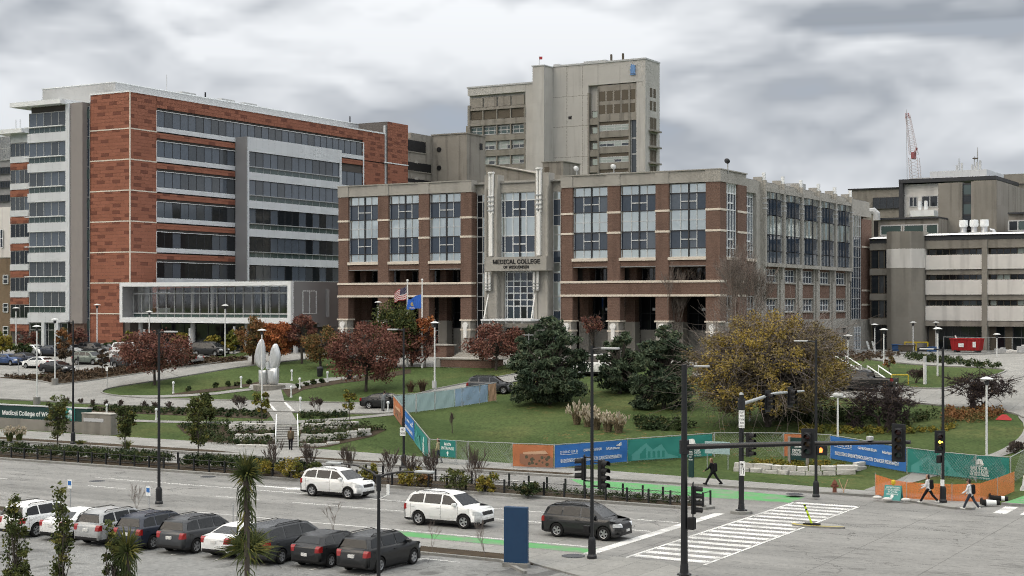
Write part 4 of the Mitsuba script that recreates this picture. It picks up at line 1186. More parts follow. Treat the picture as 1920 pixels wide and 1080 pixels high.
part(W, 'roof_hatch', [box(TF.s(1033), TF.s(1043), 347, 350, ztop - 1, ztop + 1.0)], 'light_grey_m')
part(W, 'low_wing', [box(TF.s(850), wx + 3, 352, 366, 5, TF.z(865, 231))], 'concrete_m')
# low concrete blocks between the tower and the brick building
N = thing('rooftop_stairhouse', 'small weathered concrete stair house before the foot of the tower', 'stair house')
NF = FrontY(300.0)
part(N, 'wall', [box(NF.s(1017), NF.s(1056), 300, 308, 20, NF.z(1040, 304))], 'old_concrete_m')
part(N, 'door', [NF.box(NF.s(1021), NF.s(1030), NF.z(1025, 327), NF.z(1025, 313), 0, .06)], 'louvre_m')
part(N, 'roof_edge', [box(NF.s(1015), NF.s(1058), 299.8, 308.2, NF.z(1040, 304), NF.z(1040, 302.5))], 'concrete_m')
L = thing('sloping_roof_wing', 'low dark concrete wing with sloping parapet behind the entrance bay', 'building')
LF = FrontY(262.0)
pl = Polygon([(LF.s(911), 20), (LF.s(911), LF.z(911, 308)), (LF.s(925), LF.z(925, 309)), (LF.s(1018), LF.z(1018, 327)), (LF.s(1060), LF.z(1060, 329)), (LF.s(1060), 20)])
part(L, 'wall', xz_prism(pl, 262, 280), 'old_concrete_m')
part(L, 'parapet', xz_prism(Polygon([(LF.s(911), LF.z(911, 310)), (LF.s(911), LF.z(911, 308)), (LF.s(925), LF.z(925, 309)), (LF.s(1018), LF.z(1018, 327)), (LF.s(1018), LF.z(1018, 328.5)), (LF.s(925), LF.z(925, 311))]), 261.6, 262.1), 'concrete_m')
LW = FrontY(172.0)
part(B, 'roof_canopy', [box(LW.s(914), LW.s(953), 170, 172, 27.0, 27.5), box(LW.s(953), LW.s(953) + 7, 171, 172, 27.0, 27.4), box(LW.s(915), LW.s(923), 170.2, 172, 26.6, 27.0)], 'white_frame_m')
# ---------------------------------------------------------------- grey concrete block with round windows
O = thing('round_window_building', 'grey concrete building with round dark windows behind the red panelled building', 'building')
OF = FrontY(270.0)
ox0, ox1 = OF.s(810), OF.s(875)
oyb = SideX(ox1).s(910)
oz = 47.2
part(O, 'wall', [box(ox0, ox1, 270, oyb, 10, oz - .02), box(ox0 - 14, ox0 - .01, 259, oyb, 10, oz - 1.3)], 'old_concrete_m')
OS1, OS2 = SideX(ox0), SideX(ox1)
part(O, 'roof_edge', [box(ox0 - .2, ox1 + .2, 269.8, oyb, oz - .02, oz + .25)], 'concrete_m')
part(O, 'set_back_wall', [box(ox0 - 12, ox0 + .02, 262, 270, 10, oz - .1)], 'old_concrete_m')
for (v) in (280.5, 315):
    part(O, 'round_window', [move(xz_prism(Point(0, 0).buffer(.52, 10), -.12, .02), OF.s(823.5), 269.95, OF.z(823, v))], 'black_m')
for (v0, v1, a, b) in ((264, 285, 763, 798), (305, 321, 763, 808), (336, 343, 763, 808)):
    w = part(O, 'recess', [OS1.box(OS1.s(a), OS1.s(b), OS1.z(780, v1), OS1.z(780, v0), -.1, .05)], 'black_m')
    part(O, 'sill', [OS1.box(OS1.s(a), OS1.s(b) + .3, OS1.z(780, v1 + 2), OS1.z(780, v1), -.1, .2)], 'concrete_m')
for v in (302, 333):
    part(O, 'half_round_sign', [move(yz_prism(Point(0, 0).buffer(.55, 8).intersection(sbox(-1, 0, 1, 1)), 0, .1), OS1.x + .02, OS1.s(780), OS1.z(780, v + 4))], 'limestone_m')
part(O, 'dark_window', [OS2.box(OS2.s(899), OS2.s(904.5), OS2.z(902, 281), OS2.z(902, 269), -.1, .06)], 'black_m')

# ---------------------------------------------------------------- right: concrete office block with white bands
Q = thing('white_banded_office', 'concrete office block with long white balcony bands and a rounded stair tower', 'building')
QF = FrontY(212.0)
qz = lambda v, u=1780: QF.z(u, v)
qx0, qx1 = QF.s(1631), 22.0
part(Q, 'wall', [box(qx0, qx1, 213.4, 232, 4, qz(441))], 'old_concrete_m')
part(Q, 'roof_edge', yz_prism(Polygon([(211.4, qz(441)), (214.5, qz(436)), (232, qz(436)), (232, qz(441))]), QF.s(1735), qx1), 'white_paint_m')
part(Q, 'fascia', [box(QF.s(1735), qx1, 211.8, 213.4, qz(450), qz(441.2))], 'dark_frame_m')
part(Q, 'roof_edge', yz_prism(Polygon([(211.4, qz(445.3)), (214, qz(440)), (216, qz(440)), (216, qz(445.3))]), qx0, QF.s(1665)), 'white_paint_m')
part(Q, 'head_beam', [box(QF.s(1735), qx1, 211.9, 213.4, qz(466), qz(450.2))], 'concrete_m')
cs_ = QF.s(1700)
cyl_r = (QF.s(1735) - QF.s(1667)) / 2
rr = Polygon([(-cyl_r, 3), (-cyl_r, -.6), (-cyl_r + 1.1, -1.9), (cyl_r - 1.4, -1.9), (cyl_r, -.4), (cyl_r, 3)]).buffer(.5).buffer(-.5)
rr = rr.buffer(-.8, join_style=2).buffer(.8, 8)
st = part(Q, 'stair_tower', move(prism(rr, 4, qz(433)), cs_, 211.5), 'concrete_m', smooth=35)
part(st, 'pale_band', move(prism(rr.buffer(.05), qz(502), qz(466)), cs_, 211.5), 'pale_panel_m', smooth=35)
for v in (549, 600):
    part(st, 'joint', move(prism(rr.buffer(.03), qz(v + .6), qz(v)), cs_, 211.5), 'old_concrete_m')
for (a, b) in ((1735.5, 1844), (1849.5, 1960)):
    for (v0, v1, vw) in ((478, 505, 467), (525, 552.5, 515), (573.5, 601, 563)):
        xa, xb = QF.s(a), min(QF.s(b), qx1)
        ubox(Q, 'balcony_band', QF.box(xa, xb, qz(v1), qz(v0), -1.3, .15), 'pale_panel_m')
        window(Q, QF, xa + .3, xb - .2, qz(v0) + .02, qz(vw), 8, [qz(v0) + .02, qz(vw)], (lambda i, j: rt.choice(['glass_dark_m', 'glass_dark_m', 'glass_grey_m', 'glass_blind_m' if a > 1800 else 'glass_dark_m'])), 'louvre_m', o=-.9, bar=.1)
        ubox(Q, 'beam', QF.box(xa, xb, qz(v1 + 10), qz(v1 + .4), -1.3, -.1), 'concrete_m')
for u in (1846.7,):
    ubox(Q, 'column', QF.box(QF.s(u) - .35, QF.s(u) + .35, 4, qz(450.5), -1.4, .3), 'concrete_m')
for k, (v0, v1) in enumerate(((467, 502), (515, 550), (563, 597))):
    window(Q, QF, qx0 + .1, QF.s(1665), qz(v1), qz(v0), [0, .45, .78, 1], [qz(v1), qz(v0)], lambda i, j: 'glass_grey_m' if i == 1 else 'glass_dark_m', 'louvre_m', o=-.2, bar=.15)
    ubox(Q, 'beam', QF.box(qx0, QF.s(1666), qz(v1 + 12.6), qz(v1 + .5), -1.3, .1), 'concrete_m')
ubox(Q, 'head_beam', QF.box(qx0, QF.s(1666), qz(466.5), qz(454), -1.3, .1), 'concrete_m')
ubox(Q, 'fascia', QF.box(qx0, QF.s(1666), qz(453.8), qz(445.5), -1.3, .15), 'dark_frame_m')
window(Q, QF, qx0 + .1, QF.s(1665), 4.5, qz(610), 2, [4.5, qz(610)], lambda i, j: 'glass_dark_m', 'louvre_m', o=-1.0, bar=.15)
for (a, b) in ((1737, 1844), (1849.5, 1960)):
    window(Q, QF, QF.s(a), min(QF.s(b), qx1), 5.0, qz(612), 7, [5.0, qz(612)], lambda i, j: rt.choice(['glass_dark_m', 'louvre_m', 'glass_dark_m']), 'dark_frame_m', o=-1.1, bar=.1, name='ground_glazing')
    ubox(Q, 'canopy_beam', QF.box(QF.s(a) - .2, min(QF.s(b), qx1), qz(611.6), qz(601.4), -1.3, .05), 'old_concrete_m')
# exhaust stacks on its roof
ez = qz(437.5)
for i, u in enumerate((1796.5, 1816.5, 1836)):
    c = QF.s(u)
    k = thing('exhaust_stack', ['left one of three bright metal exhaust stacks on the flat roof', 'middle one of three bright metal exhaust stacks on the flat roof', 'right one of three bright metal exhaust stacks on the flat roof'][i], 'exhaust stack', 'exhaust stacks on the office roof')
    part(k, 'stack', lathe([(0, 0), (.6, 0), (.42, .35), (.42, 1.0), (.0, 1.0)], 14, (c, 215, ez)), 'steel_m', smooth=35)
    part(k, 'hood', lathe([(.0, .95), (.5, .95), (.62, 1.15), (.56, 1.9), (.0, 1.95)], 14, (c, 215, ez)), 'white_frame_m', smooth=35)
    part(k, 'stand', [box(c - .55, c + .55, 214.4, 215.6, ez, ez + .22)], 'grey_metal_m')
k = thing('roof_vent_pipe', 'low curved metal duct beside the exhaust stacks', 'duct')
part(k, 'duct', [tube([(QF.s(1846), 215, ez), (QF.s(1848), 215, ez + .5), (QF.s(1853), 215, ez + .4), (QF.s(1856), 215, ez)], .25, 8)], 'steel_m', smooth=40)
part(k, 'collar', [box(QF.s(1845), QF.s(1848), 214.6, 215.4, ez, ez + .2)], 'grey_metal_m')

# ---------------------------------------------------------------- right background
D = thing('green_glazed_low_block', 'low tan block with green glazing above the white banded roof', 'building')
DF = FrontY(246.0)
dz = lambda v, u=1700: DF.z(u, v)
part(D, 'wall', [box(DF.s(1646), DF.s(1760), 246.3, 262, 10, dz(411)), box(DF.s(1890), 30, 246.3, 262, 10, dz(407))], 'old_concrete_m')
part(D, 'roof_edge', [box(DF.s(1646), DF.s(1760), 245.8, 262, dz(411), dz(407.5)), box(DF.s(1890), 30, 245.8, 262, dz(407), dz(404))], 'dark_frame_m')
window(D, DF, DF.s(1651), DF.s(1758), dz(440), dz(422), [0, .37, .41, .76, .8, 1], [dz(440), dz(422)], lambda i, j: 'glass_green_m' if i in (0, 2, 4) else 'concrete_m', 'light_grey_m', o=-.1, bar=.2)
window(D, DF, DF.s(1891), DF.s(1960), dz(437), dz(419), 4, [dz(437), dz(419)], lambda i, j: 'glass_green_m' if i else 'glass_dark_m', 'light_grey_m', o=-.1, bar=.2)
part(D, 'duct', [tube([(DF.s(1633), 245, dz(396)), (DF.s(1642), 245, dz(395)), (DF.s(1647), 245, dz(400)), (DF.s(1647), 245, dz(412))], .6, 8)], 'light_grey_m', smooth=40)
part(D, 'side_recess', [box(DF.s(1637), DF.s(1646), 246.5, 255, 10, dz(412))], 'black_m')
G = thing('tan_stair_block', 'tan concrete block split by a green glazed slot at the right', 'building')
GF = FrontY(252.0)
gz = lambda v, u=1800: GF.z(u, v)
part(G, 'wall', [box(GF.s(1759), GF.s(1803.5), 252, 268, 10, gz(342)), box(GF.s(1826), GF.s(1868), 252, 268, 10, gz(340))], 'concrete_m')
part(G, 'side_wall', [box(GF.s(1868) - 4, GF.s(1868) + .05, 252.05, 278, 10, gz(341))], 'old_concrete_m')
window(G, GF, GF.s(1803.5), GF.s(1826), gz(430), gz(345), 1, [gz(430), gz(403), gz(381), gz(366), gz(345)], lambda i, j: 'glass_green_m' if j in (1, 3) else 'glass_dark_m', 'dark_frame_m', o=-.6, bar=.25, name='slot_glazing')
V = thing('dark_framed_white_building', 'white building with a dark roof frame behind the tan block', 'building')
VFc = FrontY(282.0)
vz = lambda v, u=1720: VFc.z(u, v)
part(V, 'wall', [box(VFc.s(1694), VFc.s(1762), 282.3, 300, 10, vz(345))], 'pale_panel_m')
part(V, 'roof_frame', [box(VFc.s(1688), VFc.s(1870), 281, 300, vz(343), vz(336)), box(VFc.s(1688), VFc.s(1695), 281.1, 299, 15, vz(343.2))], 'dark_frame_m')
for (a, b, v0, v1) in ((1705, 1719, 369, 387), (1728, 1758, 368, 388), (1705, 1716, 400, 408)):
    window(V, VFc, VFc.s(a), VFc.s(b), vz(v1), vz(v0), 2, [vz(v1), vz(v0)], lambda i, j: 'glass_dark_m', 'light_grey_m', o=-.2, bar=.15)
for u in (1730, 1741):
    part(V, 'vent_stack', [box(VFc.s(u), VFc.s(u + 4.5), 279, 280, vz(395), vz(379))], 'white_frame_m')
part(V, 'white_parapet', [box(VFc.s(1718), VFc.s(1762), 278, 281, vz(408), vz(397))], 'white_frame_m')
part(V, 'plant_room', [box(VFc.s(1738), VFc.s(1845), 284, 298, vz(336), vz(318, 1790))], 'white_metal_m')
part(V, 'plant_room', [box(VFc.s(1699), VFc.s(1737), 284, 298, vz(336), vz(332))], 'light_grey_m')
k = thing('grey_strip_window_building', 'grey building with one dark strip window behind the end of the finned wall', 'building')
HF = FrontY(300.0)
hz = lambda v, u=1650: HF.z(u, v)
part(k, 'wall', [box(HF.s(1590), HF.s(1690), 300.3, 315, 10, hz(354))], 'concrete_m')
part(k, 'roof_edge', [box(HF.s(1590), HF.s(1690), 299.9, 315, hz(354), hz(352))], 'dark_frame_m')
window(k, HF, HF.s(1637), HF.s(1688), hz(391), hz(371), 4, [hz(391), hz(371)], lambda i, j: 'glass_dark_m', 'dark_frame_m', o=0, bar=.15)
k = thing('grey_parapet_building', 'grey concrete building with dark ribbon window at the right picture edge', 'building')
HF2 = FrontY(305.0)
h2 = lambda v, u=1900: HF2.z(u, v)
part(k, 'wall', [box(HF2.s(1845), 60, 305.3, 320, 10, h2(326))], 'concrete_m')
part(k, 'ribbon_window', [HF2.box(HF2.s(1901), 60, h2(375), h2(364), 0, -.4)], 'glass_dark_m')
part(k, 'parapet', [box(HF2.s(1845), 60, 304.9, 305.3, h2(345), h2(342))], 'old_concrete_m')
# antennas
for i, (u, v0, v1) in enumerate(((1783, 316, 291), (1812, 316, 288), (1818, 334, 271))):
    c = VFc.s(u)
    k = thing('rooftop_antenna', ['short grey antenna mast on the left of the plant room roof', 'grey antenna mast just left of the tall lattice mast', 'tall lattice antenna mast on the plant room roof'][i], 'antenna', 'antennas on the plant room roof')
    zb, zt = vz(v0, u), vz(v1, u)
    part(k, 'mast', [cyl((c, 288, zb - 2), (c, 288, zt), .16, .08)], 'grey_metal_m')
    part(k, 'panel', [cyl((c + .5, 288, zb - .5), (c + .5, 288, zb + (zt - zb) * .6), .22), cyl((c - .4, 288, zb - .5), (c - .4, 288, zb + (zt - zb) * .45), .2)], 'light_grey_m')
    if i == 2:
        part(k, 'dish', lathe([(0, 0), (.5, .1), (.55, .25), (0, .3)], 10, (c - .3, 287.6, zt - 2.2)), 'louvre_m')
# crane behind
KF = FrontY(420.0)
plain('crane_red_m', (0.30, 0.10, 0.11), 0.6, 0.3)
plain('crane_white_m', (0.50, 0.44, 0.45), 0.6, 0.3)
k = thing('tower_crane', 'red and white lattice crane jib rising behind the roofs', 'crane')


def lattice(p0, p1, w0, w1, n):
    p0, p1 = np.array(p0, float), np.array(p1, float)
    out, prev = [], None
    for i in range(n + 1):
        c = p0 + (p1 - p0) * i / n
        w = w0 + (w1 - w0) * i / n
        q = [c + np.array([sx * w, sy * w, 0]) for sx, sy in ((-1, -1), (1, -1), (1, 1), (-1, 1))]
        if prev is not None:
            for a in range(4):
                out.append(cyl(prev[a], q[a], .075, n=4))
                out.append(cyl(prev[a], q[(a + 1) % 4], .04, n=4))
        prev = q
    return out


def kp(u, v):
    return (KF.s(u), 420, KF.z(u, v))


part(k, 'jib', lattice(kp(1713.5, 290), kp(1702, 215), 1.0, .5, 16), 'crane_white_m')
part(k, 'jib_head', lattice(kp(1702, 222), kp(1701, 212), .55, .3, 2), 'crane_red_m')
part(k, 'mast', lattice(kp(1717.5, 345), kp(1713.5, 296), 1.2, 1.2, 8), 'crane_white_m')
part(k, 'cab', [box(KF.s(1711), KF.s(1716), 418.5, 421, KF.z(1713, 298), KF.z(1713, 286))], 'crane_red_m')
part(k, 'hoist_rope', [cyl(kp(1699.5, 205), kp(1701, 345), .07, n=4)], 'grey_metal_m')
part(k, 'back_stay', [cyl(kp(1719, 277), kp(1713, 292), .3, n=4)], 'crane_red_m')

# ---------------------------------------------------------------- far left backdrop buildings
k = thing('dark_glass_building', 'dark glass building glimpsed behind the far left wing', 'building')
JF = FrontY(230.0)
jz = lambda v: JF.z(10, v)
part(k, 'wall', [box(-290, JF.s(30), 230.3, 250, 5, jz(256))], 'grey_panel_m')
window(k, JF, -262, JF.s(29), jz(300), jz(256), 22, [jz(300), jz(278), jz(256)], lambda i, j: 'glass_blue_m', 'grey_metal_m', o=0, bar=.15)
for v in (318, 344, 370):
    window(k, JF, -262, JF.s(29), jz(v + 8), jz(v - 4), 10, [jz(v + 8), jz(v - 4)], lambda i, j: 'glass_dark_m', 'dark_frame_m', o=0, bar=.15)
k = thing('white_gable_building', 'white painted building at the left picture edge', 'building')
IF_ = FrontY(205.0)
iz = lambda v: IF_.z(8, v)
part(k, 'wall', [box(-260, IF_.s(18.5), 205.2, 216, 5, iz(388))], 'pale_panel_m')
window(k, IF_, IF_.s(1), IF_.s(5.5), iz(464), iz(430), 1, [iz(464), iz(447), iz(430)], lambda i, j: 'glass_dark_m', 'white_frame_m', o=0, bar=.1)
k = thing('tan_brick_building', 'tan brick building with small square windows at the left edge', 'building')
patterned('tan_brick_m', stone_tex((0.17, 0.125, 0.085), (0.235, 0.18, 0.125), .5, .17, 0.15), 0.9, 0.15)
UF = FrontY(180.0)
uz = lambda v: UF.z(8, v)
part(k, 'wall', [box(-240, UF.s(19), 180.2, 200, 5, uz(484))], 'tan_brick_m')
part(k, 'parapet', [box(-240, UF.s(19) + .05, 180.1, 200, uz(484), uz(482))], 'limestone_m')
for v in (524, 577, 620):
    for u in (10, -30):
        window(k, UF, UF.s(u - 4.5), UF.s(u + 4.5), uz(v + 8), uz(v - 8), 1, [uz(v + 8), uz(v - 1), uz(v - 8)], lambda i, j: 'glass_dark_m', 'white_frame_m', o=-.1, bar=.12)
# dishes and small plant on the brick building roof
for i, (u, lab) in enumerate(((1352, 'dark tilted satellite dish on the corner of the brick building roof'), (1137, 'small white satellite dish on the brick building roof behind the cornice'), (1067, 'white satellite dish left of the low roof rail'))):
    c = F.s(u)
    k = thing('satellite_dish', lab, 'satellite dish')
    dish = lathe([(0.0, .0), (.16, .03), (.28, .11), (.34, .2), (.28, .14), (.16, .06), (0, .035)], 12)
    a = -1.1
    v_, f_ = dish
    v_ = v_ @ np.array([[1, 0, 0], [0, math.cos(a), -math.sin(a)], [0, math.sin(a), math.cos(a)]]).T
    part(k, 'dish', (v_ + [c, 160.6, 27.9], f_), 'dark_frame_m' if i == 0 else 'white_frame_m', smooth=40)
    part(k, 'post', [cyl((c, 161, 26.6), (c, 160.9, 27.9), .07)], 'grey_metal_m')
for (u0, u1, y, h) in ((1070, 1106, 166, .9), (1232, 1270, 180, 1.1)):
    part(B, 'roof_rail', [box(FrontY(y).s(u0), FrontY(y).s(u1), y, y + .1, 26.6, 26.6 + h)], 'light_grey_m')
for (u, v) in ((1275, 320),):
    pass
part(B, 'roof_duct', [box(XR - 9, XR - 3, S.s(1540), S.s(1552), 26.6, 27.9)], 'grey_metal_m')
# ================================================================== trees and planting
def leaf_fn(a, b, c, f=0.55, seed=0.0):
    """Leaf colours: a and b mixed over the crown in clumps, single leaves turned towards c."""
    def fn(p, n, uv):
        w = fbm(p.x * f + seed, p.y * f, p.z * f, 3)
        s = cell_rand(p.x * 3.1, p.y * 3.1, p.z * 3.1 + seed)
        return mix(mix(a, b, smoothstep(0.34, 0.66, w)), c, smoothstep(0.72, 0.98, s)) * (0.72 + 0.5 * noise(p.x * 5, p.y * 5, p.z * 5))
    return fn


def leaves_mat(name, a, b, c, f=0.55, seed=0.0):
    scene[name] = {'type': 'twosided', 'b': {'type': 'principled', 'base_color': proc(leaf_fn(a, b, c, f, seed)), 'roughness': 0.75, 'specular': 0.15}}
    return name


leaves_mat('leaf_red_m', (0.125, 0.052, 0.042), (0.165, 0.072, 0.054), (0.22, 0.12, 0.08), .6, 1.0)
leaves_mat('leaf_rust_m', (0.185, 0.092, 0.040), (0.115, 0.100, 0.038), (0.27, 0.12, 0.05), .4, 5.0)
leaves_mat('leaf_orange_m', (0.34, 0.115, 0.045), (0.25, 0.085, 0.038), (0.38, 0.19, 0.07), .6, 9.0)
leaves_mat('leaf_gold_m', (0.160, 0.132, 0.070), (0.330, 0.245, 0.060), (0.185, 0.140, 0.092), .28, 13.0)
leaves_mat('leaf_green_m', (0.046, 0.062, 0.022), (0.076, 0.092, 0.030), (0.15, 0.14, 0.035), .8, 17.0)
leaves_mat('leaf_dark_m', (0.022, 0.038, 0.015), (0.042, 0.062, 0.022), (0.085, 0.085, 0.035), .9, 21.0)
leaves_mat('needle_m', (0.042, 0.064, 0.040), (0.074, 0.102, 0.060), (0.105, 0.122, 0.070), .7, 25.0)
leaves_mat('leaf_yellow_m', (0.20, 0.165, 0.030), (0.105, 0.120, 0.026), (0.27, 0.20, 0.04), .9, 29.0)
leaves_mat('leaf_brown_m', (0.060, 0.045, 0.030), (0.095, 0.062, 0.040), (0.12, 0.085, 0.05), .8, 33.0)
leaves_mat('plume_m', (0.42, 0.37, 0.28), (0.36, 0.30, 0.21), (0.48, 0.44, 0.36), .8, 37.0)
patterned('bark_m', lambda p, n, uv: mix((0.050, 0.042, 0.036), (0.105, 0.092, 0.080), fbm(p.x * 3, p.y * 3, p.z * .8, 3)), .95, .1)
plain('tan_blade_m', (0.17, 0.135, 0.085), 0.9, 0.1)
plain('twig_m', (0.085, 0.068, 0.060), 0.95, 0.1)
plain('pale_twig_m', (0.175, 0.150, 0.135), 0.95, 0.1)
plain('dark_twig_m', (0.045, 0.036, 0.036), 0.95, 0.1)


def leaf_quads(pts, size, rng, flat=0.0, length=1.0):
    """One small folded-out quad per point, turned at random."""
    n = len(pts)
    a = rng.normal(size=(n, 3))
    a[:, 2] *= 1 - flat
    a /= np.linalg.norm(a, axis=1, keepdims=True)
    b = np.cross(a, rng.normal(size=(n, 3)))
    b /= np.linalg.norm(b, axis=1, keepdims=True) + 1e-9
    s = size * rng.uniform(.6, 1.3, (n, 1))
    a = a * s * length
    b = b * s * .62
    v = np.stack([pts - a, pts + b * .9, pts + a, pts - b], 1).reshape(-1, 3)
    i = np.arange(n)[:, None] * 4
    f = np.vstack([np.hstack([i, i + 1, i + 2]), np.hstack([i, i + 2, i + 3])])
    return v, f


def clump_points(centres, radii, n, rng, squash=.8):
    k = rng.integers(0, len(centres), n)
    d = rng.normal(size=(n, 3))
    d /= np.linalg.norm(d, axis=1, keepdims=True)
    r = rng.uniform(0, 1, (n, 1)) ** .55
    p = centres[k] + d * r * radii[k][:, None] * [1, 1, squash]
    return p


def crown_centres(rng, n, rx, rz, base, shape_='round', hollow=.35, ry=None):
    """Clump centres through a crown of half-width rx that starts at height base and is rz tall."""
    out = []
    ry = ry or rx
    while len(out) < n:
        q = rng.uniform(-1, 1, 3)
        h = (q[2] + 1) / 2
        if shape_ == 'round':
            lim = math.sqrt(max(0, 1 - (2 * h - .9) ** 2 / 1.25))
        elif shape_ == 'cone':
            lim = (1 - h) ** .75 * (1 if h > .12 else .75 + 2 * h) + .06
        elif shape_ == 'pine':
            lim = min(1, .72 + 1.3 * h) * max(0, 1 - max(0, h - .28) / .72) ** .5 * (.8 + .2 * math.cos(9 * h + 2.2 * math.atan2(q[1], q[0]))) + .05
        elif shape_ == 'vase':
            lim = .35 + .65 * math.sin(min(1, h * 1.25) * math.pi / 2) * (1 if h < .75 else math.sqrt(max(0, 1 - ((h - .75) / .3) ** 2)))
        else:                                             # 'oval'
            lim = math.sqrt(max(0, 1 - (2 * h - 1) ** 2)) * .95 + .05
        r = math.hypot(q[0], q[1])
        if r > lim or (r < lim * hollow and h < .7 and rng.random() < .7):
            continue
        out.append((q[0] * rx, q[1] * ry, base + h * rz))
    return np.array(out)


def limbs(trunk_top, centres, rng, r0, fork=None, n=5, step=1):
    ms = []
    for c in centres[::step]:
        s = np.array(trunk_top) * rng.uniform(.55, 1.0)
        s[:2] = np.array(trunk_top)[:2]
        m = s + (c - s) * .5 + rng.normal(size=3) * .12 + [0, 0, .12 * np.linalg.norm(c[:2])]
        ms.append(tube([s, m, c], [r0 * .45, r0 * .25, r0 * .07], n, False))
    return ms


def tree(name, label, cat, pos, height, half, clear, mat, leaves=3500, clumps=55, size=.2, crown='round', trunk=.16, bark='bark_m', seed=0, group=None, hollow=.35, stems=1, squash=.8, rad=.16, flat=0.0, length=1.0, bare=0, ry=None):
    """A tree standing at pos: trunk with limbs, and a crown of leaf-sized faces in clumps."""
    rng = np.random.default_rng(seed)
    k = thing(name, label, cat, group)
    cen = crown_centres(rng, clumps, half, height - clear, clear, crown, hollow, ry)
    rad_ = (rad * (half + (height - clear) / 2)) * rng.uniform(.65, 1.35, clumps)
    tm = []
    for s in range(stems):
        a = rng.uniform(0, 6.28)
        lean = (.0 if stems == 1 else .35 * half)
        top = np.array([math.cos(a) * lean, math.sin(a) * lean, clear + (height - clear) * (.62 if crown in ('cone', 'oval') else .42)])
        mid = top * [.35, .35, .5] + rng.normal(size=3) * [.05, .05, 0]
        tm.append(tube([(0, 0, -.15), (0, 0, .05), mid, top], [trunk * 1.5, trunk, trunk * .85, trunk * .35], 7))
        tm += limbs(top, cen[s::stems], rng, trunk, step=1)
    part(k, 'trunk', [move(mesh_of(tm), *pos)], bark, smooth=True)
    if bare:
        b = []
        for _ in range(bare):
            c = cen[rng.integers(len(cen))]
            e = c + rng.normal(size=3) * half * .25 + [0, 0, .2]
            b.append(tube([c * [.8, .8, .97], (c + e) / 2 + rng.normal(size=3) * .05, e], [.022, .016, .008], 3, False))
        part(k, 'twigs', [move(mesh_of(b), *pos)], 'pale_twig_m' if bare > 900 else 'twig_m')
    if 'red' in mat or 'rust' in mat:
        leaves = int(leaves * .72)
    p = clump_points(cen, rad_, leaves, rng, squash)
    p[:, 2] = np.maximum(p[:, 2], clear * .55)
    part(k, 'crown', [move(leaf_quads(p, size, rng, flat, length), *pos)], mat)
    return k


def px_tree(name, label, cat, u, v, vtop, halfpx, clearv, mat, **kw):
    """The same, with base pixel, top row and half width measured in the photograph."""
    p = at(u, v)
    s = pxm(p[0], p[1])
    kw.setdefault('size', .135)
    return tree(name, label, cat, p, (v - vtop) / s, halfpx / s, (v - clearv) / s, mat, **kw)


RED = 'autumn trees on the campus lawn'
px_tree('red_tree', 'dark red broad tree before the parked campus cars behind the drive', 'tree', 290, 722, 622, 68, 695, 'leaf_red_m', leaves=11050, clumps=85, seed=1, group=RED, bare=120)
px_tree('red_tree', 'large dark red tree on the lawn behind the parked dark sedan', 'tree', 686, 734, 610, 66, 706, 'leaf_red_m', leaves=12750, clumps=95, seed=2, group=RED, bare=120)
px_tree('red_tree', 'dark red tree beside the white flagpoles', 'tree', 772, 688, 608, 50, 672, 'leaf_red_m', leaves=7650, clumps=70, seed=3, group=RED, bare=80)
px_tree('red_tree', 'small spreading red tree right of the low brick planter wall', 'tree', 930, 694, 612, 55, 672, 'leaf_red_m', leaves=7650, clumps=70, seed=4, group=RED, bare=150)
px_tree('red_tree', 'thin pale red tree standing before the brick arcade above the green pines', 'tree', 1110, 692, 594, 22, 635, 'leaf_red_m', leaves=1100, clumps=26, seed=5, group=RED, bare=140, crown='vase', trunk=.09)
px_tree('red_tree', 'purple red tree between the orange tree and the grey pavilion side', 'tree', 566, 682, 592, 26, 650, 'leaf_red_m', leaves=4420, clumps=40, seed=6, group=RED, crown='oval', bare=60)
px_tree('rust_tree', 'rust and olive tree right of the silver sculpture', 'tree', 601, 690, 612, 36, 672, 'leaf_rust_m', leaves=7140, clumps=60, seed=7, group=RED)
px_tree('orange_tree', 'bright orange tree just behind the silver sculpture', 'tree', 523, 682, 606, 32, 668, 'leaf_orange_m', leaves=7140, clumps=55, seed=8, group=RED)
px_tree('yellow_tree', 'yellow brown tree left behind the silver sculpture', 'tree', 474, 684, 598, 30, 664, 'leaf_rust_m', leaves=5780, clumps=50, seed=9, group=RED, bare=60)
px_tree('green_tree', 'olive green tree in front of the flags and brick piers', 'tree', 742, 690, 558, 42, 668, 'leaf_green_m', leaves=8840, clumps=70, seed=10, group=RED, crown='oval')
px_tree('orange_tree', 'slim orange leaved tree right of the white flagpoles', 'tree', 797, 690, 596, 20, 640, 'leaf_orange_m', leaves=1530, clumps=22, seed=11, group=RED, crown='vase', bare=80, trunk=.08)
px_tree('red_tree', 'small reddish tree left of the pavilion in the campus parking lot edge', 'tree', 52, 660, 622, 22, 650, 'leaf_red_m', leaves=2210, clumps=25, seed=12, group=RED, bare=60)
px_tree('red_tree', 'small dark red tree before the taupe panel and glazed stair', 'tree', 147, 664, 614, 18, 650, 'leaf_red_m', leaves=1870, clumps=22, seed=13, group=RED, bare=60)
px_tree('red_tree', 'little dark red tree in the mulch bed left of the big red tree', 'tree', 191, 702, 658, 14, 688, 'leaf_brown_m', leaves=1020, clumps=16, seed=14, group=RED, bare=80, trunk=.06)
px_tree('red_tree', 'little brownish tree among the parked cars by the black lamp post', 'tree', 122, 690, 640, 14, 672, 'leaf_brown_m', leaves=1190, clumps=16, seed=15, group=RED, bare=60, trunk=.06)
px_tree('rust_tree', 'brownish tree right of the large red tree near the dark van', 'tree', 345, 688, 650, 24, 676, 'leaf_brown_m', leaves=2040, clumps=24, seed=16, group=RED, bare=60)
